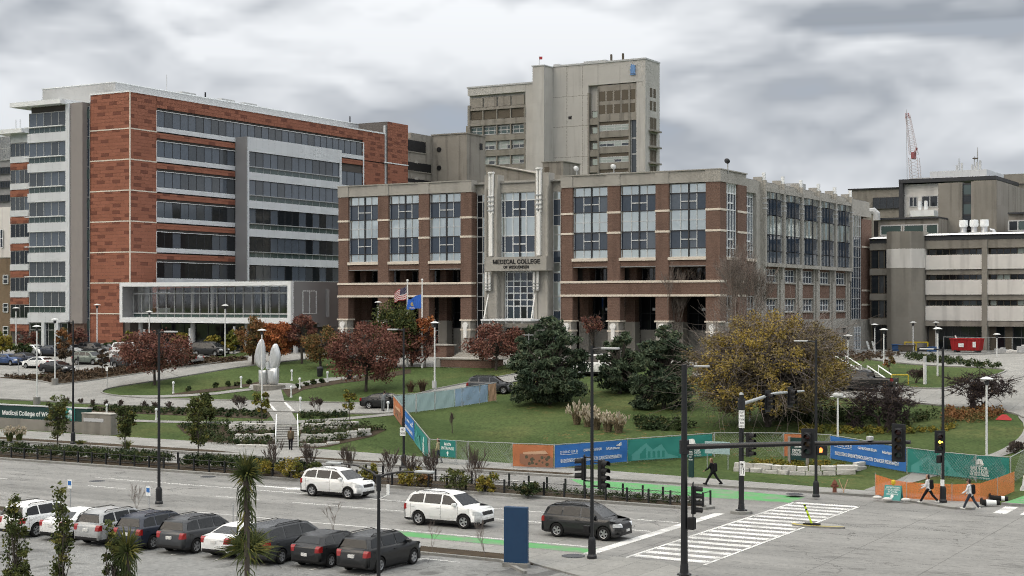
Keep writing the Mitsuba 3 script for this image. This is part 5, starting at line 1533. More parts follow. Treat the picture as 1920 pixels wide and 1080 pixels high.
# bushes at the foot of the red panelled building
for i, (u, v, vt, hw, m, lab) in enumerate(((5, 668, 622, 20, 'leaf_yellow_m', 'yellow green rounded shrub at the left picture edge'), (118, 668, 618, 14, 'leaf_rust_m', 'tall bronze shrub before the taupe wall'),
        (243, 662, 621, 14, 'leaf_yellow_m', 'leftmost bright green round shrub before the pavilion'), (338, 662, 622, 16, 'leaf_yellow_m', 'bright green round shrub under the middle of the pavilion'),
        (438, 664, 620, 15, 'leaf_yellow_m', 'bright green round shrub under the right part of the pavilion'), (400, 664, 630, 18, 'leaf_yellow_m', 'loose yellow green shrub between the round shrubs of the pavilion'),
        (212, 664, 640, 20, 'leaf_dark_m', 'low dark green shrub at the terracotta corner'), (45, 668, 645, 26, 'leaf_dark_m', 'low dark shrub row piece at the left wing'))):
    px_tree('shrub', lab, 'shrub', u, v, vt, hw, v - 4, m, leaves=1500, clumps=26, seed=40 + i, group='shrubs along the pavilion', crown='round', trunk=.05, size=.2)
# pines
PN = 'pines on the fenced lawn'
px_tree('pine_tree', 'broad dark green pine left of the tall middle lamp post', 'pine tree', 1030, 758, 596, 90, 754, 'needle_m', leaves=19000, clumps=210, seed=20, group=PN, crown='pine', trunk=.2, size=.14, length=1.5, rad=.078, squash=.55, hollow=.1)
px_tree('pine_tree', 'darkest pine standing left of the golden tree', 'pine tree', 1245, 766, 608, 70, 762, 'needle_m', leaves=15500, clumps=175, seed=21, group=PN, crown='pine', trunk=.2, size=.14, length=1.5, rad=.082, squash=.55, hollow=.1)
px_tree('pine_tree', 'smaller pine standing farthest back between two larger pines', 'pine tree', 1162, 738, 618, 54, 732, 'needle_m', leaves=9000, clumps=115, seed=22, group=PN, crown='pine', trunk=.2, size=.14, length=1.5, rad=.085, squash=.65, hollow=.2)
px_tree('golden_tree', 'huge golden brown tree spreading at right of the pines', 'tree', 1440, 800, 586, 150, 772, 'leaf_gold_m', leaves=40000, clumps=430, seed=23, crown='round', trunk=.22, size=.105, stems=6, rad=.066, bare=2600, hollow=.35)


# bare trees
def bare_tree(name, label, pos, height, spread, seed, mat='twig_m', trunk=.16, levels=5, stems=1, group=None, up=.75, kids=(2, 4), start=.25, cat='bare tree', thin=.011):
    rng = np.random.default_rng(seed)
    k = thing(name, label, cat, group)
    big, small = [], []

    def grow(p, d, ln, r, lev):
        d = d / np.linalg.norm(d)
        b = d + rng.normal(size=3) * .12
        q = p + d * ln * .5
        e = q + b / np.linalg.norm(b) * ln * .5
        (big if lev < 2 else small).append(tube([p, q, e], [r, r * .82, max(r * .62, thin * .7)], 6 if lev < 2 else 3, False))
        if lev >= levels:
            return
        n = rng.integers(*kids) + (1 if lev > 1 else 0)
        for i in range(n):
            a = rng.uniform(0, 2 * math.pi)
            side = np.cross(d, [math.cos(a), math.sin(a), .3])
            side /= np.linalg.norm(side) + 1e-9
            nd = d * (1.0 if i == 0 else .75) + side * rng.uniform(.35, .8) * spread + np.array([0, 0, up * .3])
            f = 1.0 if i == 0 else rng.uniform(.35, 1.0)
            grow(p + (e - p) * f, nd, ln * rng.uniform(.62, .85), max(r * .6, thin), lev + 1)
    for s in range(stems):
        a = s * 6.28 / stems + rng.uniform(-.3, .3)
        lean = np.array([math.cos(a), math.sin(a), 0]) * (0 if stems == 1 else .33 * spread)
        grow(np.array([0, 0, -.1]), np.array([0, 0, 1.0]) + lean, height * start, trunk * (1 if stems == 1 else .6), 0)
    m = mesh_of(big + small)
    top = m[0][:, 2].max()
    sc = height / top
    nb = sum(len(b[0]) for b in big)
    part(k, 'trunk', [move(mesh_of(big), *pos, s=sc)], mat, smooth=True)
    part(k, 'branches', [move(mesh_of(small), *pos, s=sc)], mat)
    return k


def px_bare(name, label, u, v, vt, **kw):
    p = at(u, v)
    return bare_tree(name, label, p, (v - vt) / pxm(p[0], p[1]), **kw)


px_bare('bare_tree', 'bare grey tree before the brick arcade left of the corner', 1262, 676, 470, spread=.5, seed=50, trunk=.12, stems=3, levels=6, mat='pale_twig_m', group='tall bare trees before the brick corner', thin=.010)
px_bare('bare_tree', 'bare grey tree rising in front of the brick building corner', 1388, 690, 440, spread=.5, seed=51, trunk=.12, stems=3, levels=6, mat='pale_twig_m', group='tall bare trees before the brick corner', thin=.010)
for i, (u, v, vt, lab) in enumerate(((1655, 806, 722, 'low spreading dark bare tree nearest the tall lamp at right'), (1835, 770, 706, 'low spreading dark bare tree left of the curved walk'))):
    px_bare('crab_tree', lab, u, v, vt, spread=1.65, seed=60 + i, trunk=.16, levels=6, stems=2, up=.05, mat='dark_twig_m', group='dark bare crab trees at right', thin=.022, start=.22)
for i, (u, v, vt, hw, mm) in enumerate(((1655, 806, 716, 75, 'leaf_brown_m'), (1835, 770, 700, 66, 'leaf_brown_m'))):
    p = at(u, v)
    s_ = pxm(p[0], p[1])
    rng = np.random.default_rng(70 + i)
    cen = crown_centres(rng, 60, hw / s_, (v - vt) / s_ * .6, (v - vt) / s_ * .4, 'round')
    kk = 'crab_tree' if i == 0 else 'crab_tree_001'
    b = []
    for c in np.repeat(cen, 9, 0):
        e = c + rng.normal(size=3) * [.5, .5, .3]
        b.append(tube([c * [.9, .9, 1], (c + e) / 2 + rng.normal(size=3) * .06, e], [.03, .024, .014], 3, False))
    part(kk, 'twigs', [move(mesh_of(b), *p)], 'dark_twig_m')
    part(kk, 'crown', [move(leaf_quads(clump_points(cen, np.full(60, .45), 700, rng), .07, rng), *p)], mm)

# young street trees on the median and lawn
YT = 'young green street trees on the median'
for i, (u, v, vt, hw, cv, lab) in enumerate(((107, 852, 742, 21, 824, 'young green street tree in front of the long campus sign'), (235, 864, 757, 17, 826, 'young green street tree right of the campus sign block'),
        (371, 879, 748, 18, 843, 'young green street tree between sign and stone terraces'))):
    p = at_z(u, v)
    s_ = pxm(p[0], p[1])
    tree('street_tree', lab, 'tree', (p[0], p[1], .15), (v - vt) / s_, hw / s_, (v - cv) / s_, 'leaf_green_m', leaves=1900, clumps=42, seed=80 + i, group=YT, crown='oval', trunk=.05, size=.11, rad=.15, bare=30)
px_tree('lawn_tree', 'slender green tree on the slope behind a young street tree', 'tree', 387, 796, 730, 15, 786, 'leaf_green_m', leaves=2720, clumps=34, seed=84, crown='cone', trunk=.05, size=.13)
px_tree('lawn_tree', 'thin yellowing sapling standing in front of the sculpture path', 'tree', 490, 800, 732, 15, 775, 'leaf_yellow_m', leaves=714, clumps=20, seed=85, crown='oval', trunk=.04, size=.12, bare=50)
px_tree('lawn_tree', 'thin yellow leaved sapling left of the dark parked sedan', 'tree', 655, 800, 732, 12, 770, 'leaf_yellow_m', leaves=510, clumps=18, seed=86, crown='oval', trunk=.035, size=.12, bare=40)
# columnar oaks and spiky plants close to the camera, at the near end of the lot
NP = [(30, 50.5, 935, 21, 'leftmost slim columnar tree at the near end of the parking lot'), (117, 50.5, 906, 17, 'second slim columnar tree from the left at the near lot'), (212, 52.0, 975, 19, 'third slim columnar tree beside the spiky yucca')]


def near_pt(u, d):
    r = ray(u, HORIZON)
    return np.array([r[0] * d, r[1] * d, 0.05])


plain('planter_soil_m', (0.03, 0.026, 0.02), 0.95, 0.1)
for i, (u, d, vt, hw, lab) in enumerate(NP):
    p = near_pt(u, d)
    h = EYE_H - (vt - HORIZON) * d / FOCAL
    tree('columnar_tree', lab, 'tree', p, h, hw * d / FOCAL, .35, 'leaf_green_m', leaves=2600, clumps=55, seed=90 + i, group='slim columnar trees at the near lot', crown='oval', trunk=.05, size=.065, rad=.075, hollow=.1, squash=1.1)


def spiky(label, u, d, vt, wpx, seed, n=110, stem=True):
    rng = np.random.default_rng(seed)
    p = near_pt(u, d)
    h = EYE_H - (vt - HORIZON) * d / FOCAL
    w = wpx * d / FOCAL
    k = thing('yucca_plant', label, 'yucca', 'spiky yucca plants at the near lot')
    heads = [(np.array([0, 0, h - .95]), .95, w)]
    ms, lm = [], []
    for hd, ln, ww in heads:
        if stem:
            ms.append(tube([(0, 0, -.1), (0.03, 0, hd[2] * .5), hd], [.10, .09, .12], 8))
            for q in range(150):           # the skirt of old leaves round the stem
                a = rng.uniform(0, 6.28)
                z0 = hd[2] * rng.uniform(.15, 1) ** .6
                o = np.array([math.cos(a), math.sin(a), 0])
                lm.append(tube([np.array([0, 0, z0]) + o * .1, np.array([0, 0, z0 - .2]) + o * .3, np.array([0, 0, z0 - .55]) + o * .36], [.025, .02, .004], 3, False))
        for q in range(n):
            a = rng.uniform(0, 6.28)
            el = math.acos(rng.uniform(-.25, .97))
            o = np.array([math.cos(a) * math.sin(el), math.sin(a) * math.sin(el), math.cos(el)])
            L = ln * rng.uniform(.75, 1.1)
            tip = hd + o * L * [w / ln * 1.2, w / ln * 1.2, 1] - [0, 0, .18 * L * math.sin(el) ** 2]
            lm.append(tube([hd, hd + (tip - hd) * .55 + [0, 0, .07 * L], tip], [.028, .024, .004], 3, False))
    if ms:
        part(k, 'stem', [move(mesh_of(ms), *p)], 'bark_m', smooth=True)
    part(k, 'leaves', [move(mesh_of(lm), *p)], 'leaf_green_m')


spiky('tall spiky yucca with a thick shaggy stem near the parked white sedan', 462, 53.0, 842, 30, 95, 170)
spiky('low spiky yucca beside the third columnar tree', 238, 52.0, 985, 30, 96, 120)
spiky('low wide spiky yucca at the foot of the tall one', 466, 55.0, 985, 52, 97, 200, False)

# hedge, shrubs and multi-stem saplings on the median
rng = np.random.default_rng(100)
xs = rng.uniform(-106, -64.5, 640)
yy = 84.7 + rng.normal(size=640) * .45
keep = meshkit.noise(np.column_stack([xs * .8, xs * 0, xs * 0]), 3) > .1
c = np.column_stack([xs, yy, .62 + .35 * rng.random(640)])[keep]
hp = clump_points(c, np.full(len(c), .42), 26000, rng)
hp[:, 2] = np.maximum(hp[:, 2], .18)
struct('hedge', leaf_quads(hp, .085, rng), 'leaf_dark_m', 'dark ragged hedge filling the left part of the median', kind='stuff', cat='hedge')
xs = rng.uniform(-49, -35.8, 130)
c = np.column_stack([xs, 84.1 + rng.normal(size=130) * .35, .3 + .18 * rng.random(130)])
hp = clump_points(c, np.full(len(c), .25), 3600, rng)
hp[:, 2] = np.maximum(hp[:, 2], .18)
struct('ground_cover', leaf_quads(hp, .06, rng), 'leaf_dark_m', 'sparse low planting at the right end of the median', kind='stuff', cat='ground cover')
ylab = ['yellow median shrub farthest left of the white car on the road', 'second yellow median shrub from the left behind the fence posts', 'green yellow median shrub just left of the white car roof', 'yellow median shrub above the windscreen of the white car', 'wide yellow median shrub under the curved lamp arm', 'golden median shrub left of the tall black lamp pole foot',
        'green round median shrub right of the twin lamp', 'yellow round median shrub at the right end of the shrub row', 'low dark median shrub at the left end of the bare fence']
for i, (u, v, vt, hw, m) in enumerate(((489, 892, 860, 22, 'leaf_yellow_m'), (545, 896, 858, 24, 'leaf_yellow_m'), (590, 898, 866, 18, 'leaf_green_m'), (695, 904, 872, 20, 'leaf_yellow_m'), (770, 910, 878, 26, 'leaf_yellow_m'),
        (800, 912, 884, 14, 'leaf_rust_m'), (855, 918, 880, 26, 'leaf_green_m'), (913, 922, 886, 20, 'leaf_yellow_m'), (990, 930, 904, 22, 'leaf_dark_m'))):
    p = at_z(u, v, .17)
    s_ = pxm(p[0], p[1])
    tree('median_shrub', ylab[i], 'shrub', p, (v - vt) / s_, hw / s_, .12, m, leaves=1100, clumps=24, seed=110 + i, group='autumn shrubs on the median', trunk=.03, size=.085, rad=.2)
slab = ['leftmost bare sapling clump on the median', 'bare sapling clump left of the white road car', 'bare sapling clump behind the white road car', 'bare sapling clump by the curved lamp arm', 'bare sapling clump right of the main entrance lamp pole', 'bare sapling clump left of the yellow end shrub', 'leafless sapling in the median soil under the left lamp arm']
for i, (u, v, vt) in enumerate(((512, 890, 818), (578, 894, 826), (655, 900, 826), (728, 906, 838), (808, 912, 834), (893, 918, 830), (770, 909, 850))):
    p = at_z(u, v, .17)
    bare_tree('bare_sapling', slab[i], p, (v - vt) / pxm(p[0], p[1]), .5, 120 + i, 'twig_m', .035, 4, 5, 'bare sapling clumps on the median', start=.3, thin=.012)
# saplings in the strip beside the parking lot
for i, (u, v, vt, lab) in enumerate(((352, 958, 886, 'leafless sapling in the strip behind the parked dark car'), (690, 995, 925, 'thin sapling with few leaves behind the parked hatchback'), (797, 1040, 975, 'thin bare sapling left of the blue panel'), (850, 1062, 985, 'thin bare sapling nearest the blue panel'))):
    p = at_z(u, v, .12)
    p[1] = min(max(p[1], 61.6), 62.9)
    bare_tree('strip_sapling', lab, p, (v - vt) / pxm(p[0], p[1]), .55, 130 + i, 'pale_twig_m', .03, 4, 1, 'thin saplings in the strip beside the near lot', start=.5, thin=.009)
# ornamental grasses
def grass_clump(name, label, pos, h, w, seed, n=140, plume=True, mat='leaf_yellow_m', group=None, cat='ornamental grass'):
    rng = np.random.default_rng(seed)
    k = thing(name, label, cat, group)
    b, pl = [], []
    for _ in range(n):
        a, r = rng.uniform(0, 6.28), rng.uniform(.1, 1)
        o = np.array([math.cos(a), math.sin(a), 0])
        t = o * r * w * 1.25 + [0, 0, h * rng.uniform(.4, .85) * (1.1 - .3 * r)]
        b.append(tube([o * r * .34 * w, o * r * w * .62 + [0, 0, h * .45], t], [.03, .022, .006], 3, False))
        if plume and rng.random() < .35:
            t2 = t + [0, 0, h * .2]
            pl.append(tube([t, (t + t2) / 2 + rng.normal(size=3) * .03, t2 + o * .08], [.02, .07, .01], 4, False))
    part(k, 'blades', [move(mesh_of(b), *pos)], mat)
    if pl:
        part(k, 'plumes', [move(mesh_of(pl), *pos)], 'plume_m')
    return k


glab = ['plumed grass clump at the left end of the row before the left pine', 'plumed grass clump second in the row before the left pine', 'plumed grass clump behind the middle lamp post', 'plumed grass clump right of the middle lamp post', 'plumed grass clump at the right end of the row']
for i, (u, v, vt) in enumerate(((1082, 796, 752), (1102, 800, 756), (1118, 806, 765), (1140, 810, 770), (1160, 812, 772))):
    p = at(u, v)
    grass_clump('plumed_grass', glab[i], p, (v - vt) / pxm(p[0], p[1]), .75, 140 + i, group='plumed grasses before the pines', mat='tan_blade_m')
for i, (u, v, vt, lab) in enumerate(((18, 827, 798, 'left one of two plumed grass clumps on the far pavement'), (36, 827, 797, 'right one of two plumed grass clumps on the far pavement'), (238, 842, 820, 'green grass clump by the far kerb behind a young tree'), (150, 834, 822, 'tiny grass clump beside the left black lamp foot'))):
    p = at_z(u, v, .1)
    grass_clump('kerb_grass', lab, p, (v - vt) / pxm(p[0], p[1]), .55, 150 + i, plume=i < 2, mat='leaf_green_m', group='grass clumps along the far kerb')
p = at(855, 732)
for i, (u, v, vt) in enumerate(((770, 735, 708), (792, 734, 704))):
    p = at(u, v)
    grass_clump('tan_grass', ['tan grass clump left of the grey lamp on the lawn', 'tan grass clump right of its twin near the grey lamp'][i], p, (v - vt) / pxm(p[0], p[1]), .6, 160 + i, plume=False, mat='leaf_brown_m', group='tan grass clumps on the lawn')


# planted masses nobody could count
def planting(name, label, uv, n, hgt, mat, seed, size=.11, cat='planting', per=26):
    rng = np.random.default_rng(seed)
    poly = Polygon([at(u, v)[:2] for u, v in uv]).buffer(0)
    x0, y0, x1, y1 = poly.bounds
    pts = []
    while len(pts) < n:
        q = rng.uniform([x0, y0], [x1, y1])
        if poly.contains(Point(q)):
            pts.append(q)
    pts = np.array(pts)
    h = hgt * rng.uniform(.5, 1.1, n)
    c = np.column_stack([pts, ground(pts[:, 1]) + h * .5])
    p = clump_points(c, h * .62, n * per, rng, .9)
    p[:, 2] = np.maximum(p[:, 2], ground(p[:, 1]) + .03)
    struct(name, leaf_quads(p, size, rng), mat, label, kind='stuff', cat=cat)


planting('bed_planting', 'low brown shrubs filling the bed between campus parking lot and drive', [(-40, 706), (0, 707), (70, 706), (140, 699), (240, 692), (330, 680), (400, 674), (455, 672), (464, 675), (400, 682), (340, 688), (250, 701), (140, 716), (104, 719), (60, 713), (0, 708)], 420, .55, 'leaf_brown_m', 200, .13)
planting('terrace_planting', 'dark shrubs on the stone terraces left of the steps', [(335, 799), (420, 799), (514, 800), (514, 840), (470, 837), (400, 832), (350, 812)], 170, .75, 'leaf_dark_m', 201, .1)
planting('terrace_planting', 'dark shrubs on the stone terraces right of the steps', [(566, 798), (640, 795), (690, 800), (720, 806), (690, 818), (640, 828), (566, 838)], 150, .8, 'leaf_dark_m', 202, .1)
planting('drive_planting', 'dark low planting below the drive left of the steps', [(170, 763), (330, 768), (495, 773), (506, 779), (498, 785), (330, 778), (170, 771)], 200, .45, 'leaf_dark_m', 203, .1)
planting('drive_planting', 'dark low planting below the drive right of the steps', [(565, 778), (650, 779), (650, 784), (565, 786)], 60, .6, 'leaf_dark_m', 204, .1)
planting('fence_planting', 'dark green shrub belt on the lawn left of the grey lamp at right', [(1190, 790), (1300, 798), (1300, 808), (1200, 808)], 90, .8, 'leaf_dark_m', 205, .12)
planting('shrub_belt', 'dark green shrub belt under the dark bare trees at right', [(1440, 772), (1560, 772), (1700, 782), (1760, 785), (1700, 800), (1560, 797), (1440, 790)], 260, .95, 'leaf_dark_m', 206, .12)
planting('shrub_belt', 'yellowing low planting in front of the dark shrub belt', [(1500, 800), (1620, 805), (1740, 808), (1800, 800), (1780, 810), (1640, 816), (1500, 812)], 150, .45, 'leaf_yellow_m', 207, .1)
planting('tall_grass_belt', 'tan tall grass belt left of the curved walk at right', [(1770, 778), (1860, 770), (1880, 775), (1860, 790), (1770, 798)], 120, .8, 'leaf_rust_m', 208, .1)
planting('yard_planting', 'dark shrubs on the lawn between the drive and the loading yard', [(1700, 668), (1850, 684), (1878, 688), (1870, 694), (1790, 686), (1700, 676)], 120, .8, 'leaf_dark_m', 209, .13)
planting('yard_planting', 'dark shrubs at the foot of the finned stone wall', [(1480, 664), (1560, 666), (1640, 664), (1700, 668), (1640, 676), (1540, 690), (1470, 690)], 120, .8, 'leaf_brown_m', 210, .14)
planting('flower_bed', 'yellow and green flower bed above the low stone wall', [(1400, 866), (1500, 868), (1590, 872), (1590, 877), (1500, 880), (1400, 876)], 110, .4, 'leaf_yellow_m', 211, .07)
for i, (u, v) in enumerate(((354, 733), (405, 727), (428, 725), (444, 724), (467, 720))):
    px_tree('round_shrub', ['first small dark round shrub from the left on the oval lawn', 'second small dark round shrub from the left on the oval lawn', 'third small dark round shrub from the left on the oval lawn', 'fourth small dark round shrub from the left on the oval lawn', 'fifth small dark round shrub nearest the sculpture on its left'][i], 'shrub', u, v, v - 9, 5, v - 1, 'leaf_dark_m', leaves=260, clumps=10, seed=220 + i, group='small round shrubs by the sculpture', trunk=.03, size=.12, rad=.25)
for i, (u, v) in enumerate(((560, 728), (573, 724), (588, 721), (604, 718))):
    px_tree('round_shrub', ['first small dark round shrub right of the sculpture', 'second small dark round shrub right of the sculpture', 'third small dark round shrub right of the sculpture', 'fourth small dark round shrub right of the sculpture'][i], 'shrub', u, v, v - 9, 5, v - 1, 'leaf_dark_m', leaves=260, clumps=10, seed=230 + i, group='small round shrubs by the sculpture', trunk=.03, size=.12, rad=.25)
for i, (u, v, vt) in enumerate(((124, 757, 744), (152, 757, 746), (174, 760, 748), (198, 760, 748), (225, 761, 748), (271, 765, 750), (290, 766, 752), (318, 766, 752))):
    px_bare('bed_twigs', ['first', 'second', 'third', 'fourth', 'fifth', 'sixth', 'seventh', 'eighth'][i] + ' small bare shrub from the left below the drive', u, v, vt, spread=.9, seed=240 + i, trunk=.03, levels=3, stems=5, cat='bare shrub', group='bare shrubs below the drive', thin=.018)
for i, (u, v, vt, lab) in enumerate(((450, 773, 738, 'bare round shrub beside the steps path by the drive'), (596, 776, 742, 'bare branching shrub right of the path by the drive'), (848, 812, 772, 'thin bare tree on the fenced lawn'))):
    px_bare('slope_tree', lab, u, v, vt, spread=.9 if i < 2 else .4, seed=250 + i, trunk=.04, levels=5, stems=4 if i < 2 else 1, group=None, thin=.016, start=.35)
# trees hiding the foot of the far right and the skyline gaps
px_tree('yard_tree', 'thin brown tree on the bank beside the white rails', 'tree', 1668, 700, 668, 9, 690, 'leaf_rust_m', leaves=510, clumps=14, seed=260, crown='oval', trunk=.05)
px_bare('yard_bare_tree', 'small bare bush right of the yellow handrail', 1718, 718, 688, spread=1.0, seed=261, trunk=.05, levels=5, stems=4, cat='bare bush', thin=.018)
px_bare('walk_bare_tree', 'small bare bush at the right picture edge by the chain fence', 1905, 850, 825, spread=1.1, seed=262, trunk=.05, levels=5, stems=4, cat='bare bush', thin=.014)
# ================================================================== street furniture
plain('galv_m', (0.33, 0.35, 0.35), 0.45, 0.5)
plain('lamp_white_m', (0.62, 0.63, 0.62), 0.4, 0.4)
plain('teal_m', (0.030, 0.190, 0.165), 0.7, 0.2)
plain('teal_light_m', (0.075, 0.270, 0.250), 0.7, 0.2)
plain('teal_pale_m', (0.20, 0.36, 0.34), 0.7, 0.2)
plain('banner_blue_m', (0.040, 0.150, 0.420), 0.7, 0.2)
plain('banner_blue_light_m', (0.062, 0.185, 0.46), 0.7, 0.2)
plain('banner_orange_m', (0.42, 0.16, 0.075), 0.7, 0.2)
plain('banner_brown_m', (0.27, 0.135, 0.085), 0.7, 0.2)
plain('banner_tan_m', (0.50, 0.33, 0.22), 0.7, 0.2)
plain('banner_dark_m', (0.085, 0.080, 0.055), 0.7, 0.2)
plain('banner_back_m', (0.33, 0.45, 0.46), 0.75, 0.2)
plain('banner_back_blue_m', (0.30, 0.42, 0.56), 0.75, 0.2)
plain('print_white_m', (0.72, 0.74, 0.73), 0.7, 0.2)
plain('orange_net_m', (0.62, 0.20, 0.065), 0.7, 0.2)
plain('sign_green_m', (0.008, 0.075, 0.058), 0.6, 0.3)
plain('sign_dark_m', (0.010, 0.040, 0.036), 0.6, 0.3)
plain('panel_blue_m', (0.010, 0.040, 0.095), 0.5, 0.4)
plain('red_paint_m', (0.33, 0.018, 0.020), 0.55, 0.3)
plain('yellow_m', (0.55, 0.40, 0.03), 0.6, 0.3)
plain('safety_yellow_m', (0.45, 0.62, 0.02), 0.5, 0.3)
plain('bin_blue_m', (0.035, 0.085, 0.20), 0.6, 0.3)
plain('rubber_m', (0.018, 0.018, 0.018), 0.85, 0.2)
patterned('wall_stone_m', lambda p, n, uv: mix((0.36, 0.355, 0.33), (0.56, 0.555, 0.53), fbm(p.x * 1.7, p.y * 1.7, p.z * 5.0, 4)) * (0.85 + 0.25 * noise(p.x * 9, p.y * 9, p.z * 9)), .9, .15)

VIEW_R = np.array([0.866025, 0.5, 0.0])


def pole_lamp(label, u, v, vtop, side, arm=1.05, r=.095, reach=None, axis=None, head=True):
    p = at_z(u, v, 0.13)
    h = EYE_H - (vtop - HORIZON) * depth(p[0], p[1]) / FOCAL - .13
    k = thing('street_lamp', label, 'street lamp', 'tall black street lamps')
    o = [0, 0, 0]
    part(k, 'base', [move(lathe([(0, 0), (.24, 0), (.24, .12), (.19, .2), (.19, .85), (.13, 1.0), (.0, 1.0)], 8), *p)], 'black_metal_m', smooth=30)
    part(k, 'pole', [move(tube([(0, 0, .9), (0, 0, h * .5), (0, 0, h)], [r, r * .86, r * .72], 10), *p)], 'black_metal_m', smooth=40)
    d = np.array([1.0, 0, 0]) * side if axis is None else np.array(axis, float)
    e = p + [0, 0, h - .18]
    part(k, 'arm', [tube([e, e + d * .35 + [0, 0, .05], e + d * arm * .6 + [0, 0, .06]], [.05, .045, .04], 7)], 'black_metal_m', smooth=40)
    c = e + d * (arm * .62 + .1) + [0, 0, .06]
    hv = [cbox(-.42, .42, -.17, .17, -.05, .05, .03)]
    part(k, 'lamp_head', [move(mesh_of(hv), *(c + d * .2), rz=math.atan2(d[1], d[0]))], 'grey_metal_m')
    return k, p, h


k1, _, _ = pole_lamp('tall black street lamp standing beside the long green campus sign', 137, 832, 601, -1)
k2, _, _ = pole_lamp('tall black street lamp in front of the large red tree at left', 298, 945, 618, 1)
k3, p3, _ = pole_lamp('tall black street lamp with a small white sign beside the fence corner', 757, 878, 615, -1)
k4, p4, h4 = pole_lamp('tall black street lamp carrying two traffic signals right of the blue panel', 1110, 1047, 648, 1)
k5, p5, _ = pole_lamp('tall black street lamp standing in front of the golden tree', 1530, 932, 636, -1)
k6, p6, _ = pole_lamp('tall black street lamp with a lit yellow arrow signal at right', 1768, 942, 651, -1)
DY = {757: 0}


def white_sign(key, p, w, z0, z1, lines, hs, nrm='y', off=.13, up_arrow=None):
    """A white plate on a post with black lettering, facing the camera side (-Y)."""
    pl = part(key, 'sign_plate', [box(p[0] - w / 2, p[0] + w / 2, p[1] - off - .02, p[1] - off, z0, z1)], 'print_white_m')
    for t, z, h in zip(lines, hs, [(z1 - z0) / (len(lines) + 1) * .62] * len(lines)):
        if t:
            tm = text(t, h, .004, True)
            wd = np.ptp(tm[0][:, 0])
            sc = min(1.0, w * .86 / wd)
            v_, f_ = move(tm, -wd / 2)
            part(pl, 'lettering', place_text((v_ * [sc, 1, 1], f_), (p[0], p[1] - off - .0215, z), F.right, F.up), 'black_m')
    return pl


def zrow(p, v):
    return EYE_H - (v - HORIZON) * depth(p[0], p[1]) / FOCAL


white_sign(k3, p3, .46, zrow(p3, 817), zrow(p3, 801), ['NO', 'PARKING', '&'][:2], [zrow(p3, 817) + .4, zrow(p3, 817) + .12])
white_sign(k6, p6, .24, zrow(p6, 911), zrow(p6, 899), [], [])


def signal(key, c, face, n=3, plate=True, lit=None, s=1.0):
    """A traffic signal head: housing with a back plate, lenses and hoods. face: unit vector the lenses look along; c: centre."""
    f = np.array(face, float)
    rz = math.atan2(f[1], f[0])
    sp = .34 * s
    hgt = sp * n
    hk = part(key, 'signal_head', [move(cbox(-.1, .1, -.17 * s, .17 * s, -hgt / 2, hgt / 2, .02), c[0], c[1], c[2], rz)], 'black_m')
    if plate:
        part(hk, 'back_plate', [move(cbox(-.04, -.015, -.31 * s, .31 * s, -hgt / 2 - .16, hgt / 2 + .16, .008), c[0], c[1], c[2], rz)], 'black_metal_m')
    for i in range(n):
        z = hgt / 2 - sp * (i + .5)
        ring = []
        m = 10
        for j in range(m):
            a0, a1 = math.pi * (-.15 + 1.3 * j / m), math.pi * (-.15 + 1.3 * (j + 1) / m)
            y0, z0, y1, z1 = math.cos(a0) * .15 * s, math.sin(a0) * .15 * s, math.cos(a1) * .15 * s, math.sin(a1) * .15 * s
            ext = .32 * s
            v_ = np.array([[.1, y0, z0], [.1, y1, z1], [.1 + ext, y1, z1 - .02], [.1 + ext, y0, z0 - .02]])
            w_ = v_ * [1, 1.06, 1.06]
            ring.append((np.vstack([v_, w_]), np.array([[0, 1, 2], [0, 2, 3], [4, 6, 5], [4, 7, 6], [2, 6, 7], [2, 7, 3]])))
        part(hk, 'hood', [move(mesh_of(ring), c[0], c[1], c[2] + z, rz)], 'black_m')
        lens = lathe([(0, .03), (.08, .022), (.13, 0), (0, 0)], 12)
        lv = np.stack([lens[0][:, 2] + .1, lens[0][:, 0] * s, lens[0][:, 1] * s], 1)
        lm = move((lv, lens[1]), c[0], c[1], c[2] + z, rz)
        part(hk, 'lens', lm, 'lens_%s_m' % ('red' if i == 0 else 'amber' if i < n - 1 else 'green'))
    if lit:
        i = lit
        z = hgt / 2 - sp * (i + .5)
        ar = Polygon([(-.13, 0), (0, .12), (0, .045), (.13, .045), (.13, -.045), (0, -.045), (0, -.12)])
        v_, f_ = prism(ar, 0, .01)
        v_ = np.stack([v_[:, 2] + .135, v_[:, 0], v_[:, 1]], 1)
        kk = numbered(hk + '__arrow_light')
        d = mikit.ply(move((v_, f_), c[0], c[1], c[2] + z, rz), 'yellow_m')
        d['emitter'] = {'type': 'area', 'radiance': {'type': 'rgb', 'value': [1.6, .85, 0.07]}}
        scene[kk] = d
        labels[kk] = {'label': 'lit yellow left arrow'}
    return hk


plain('lens_red_m', (0.06, 0.012, 0.010), 0.2, 0.7)
plain('lens_amber_m', (0.07, 0.04, 0.010), 0.2, 0.7)
plain('lens_green_m', (0.012, 0.045, 0.035), 0.2, 0.7)


def bracket(key, a, b):
    part(key, 'bracket', [cyl(a, b, .035, n=6)], 'black_metal_m')


def facing(u, d_):
    pass


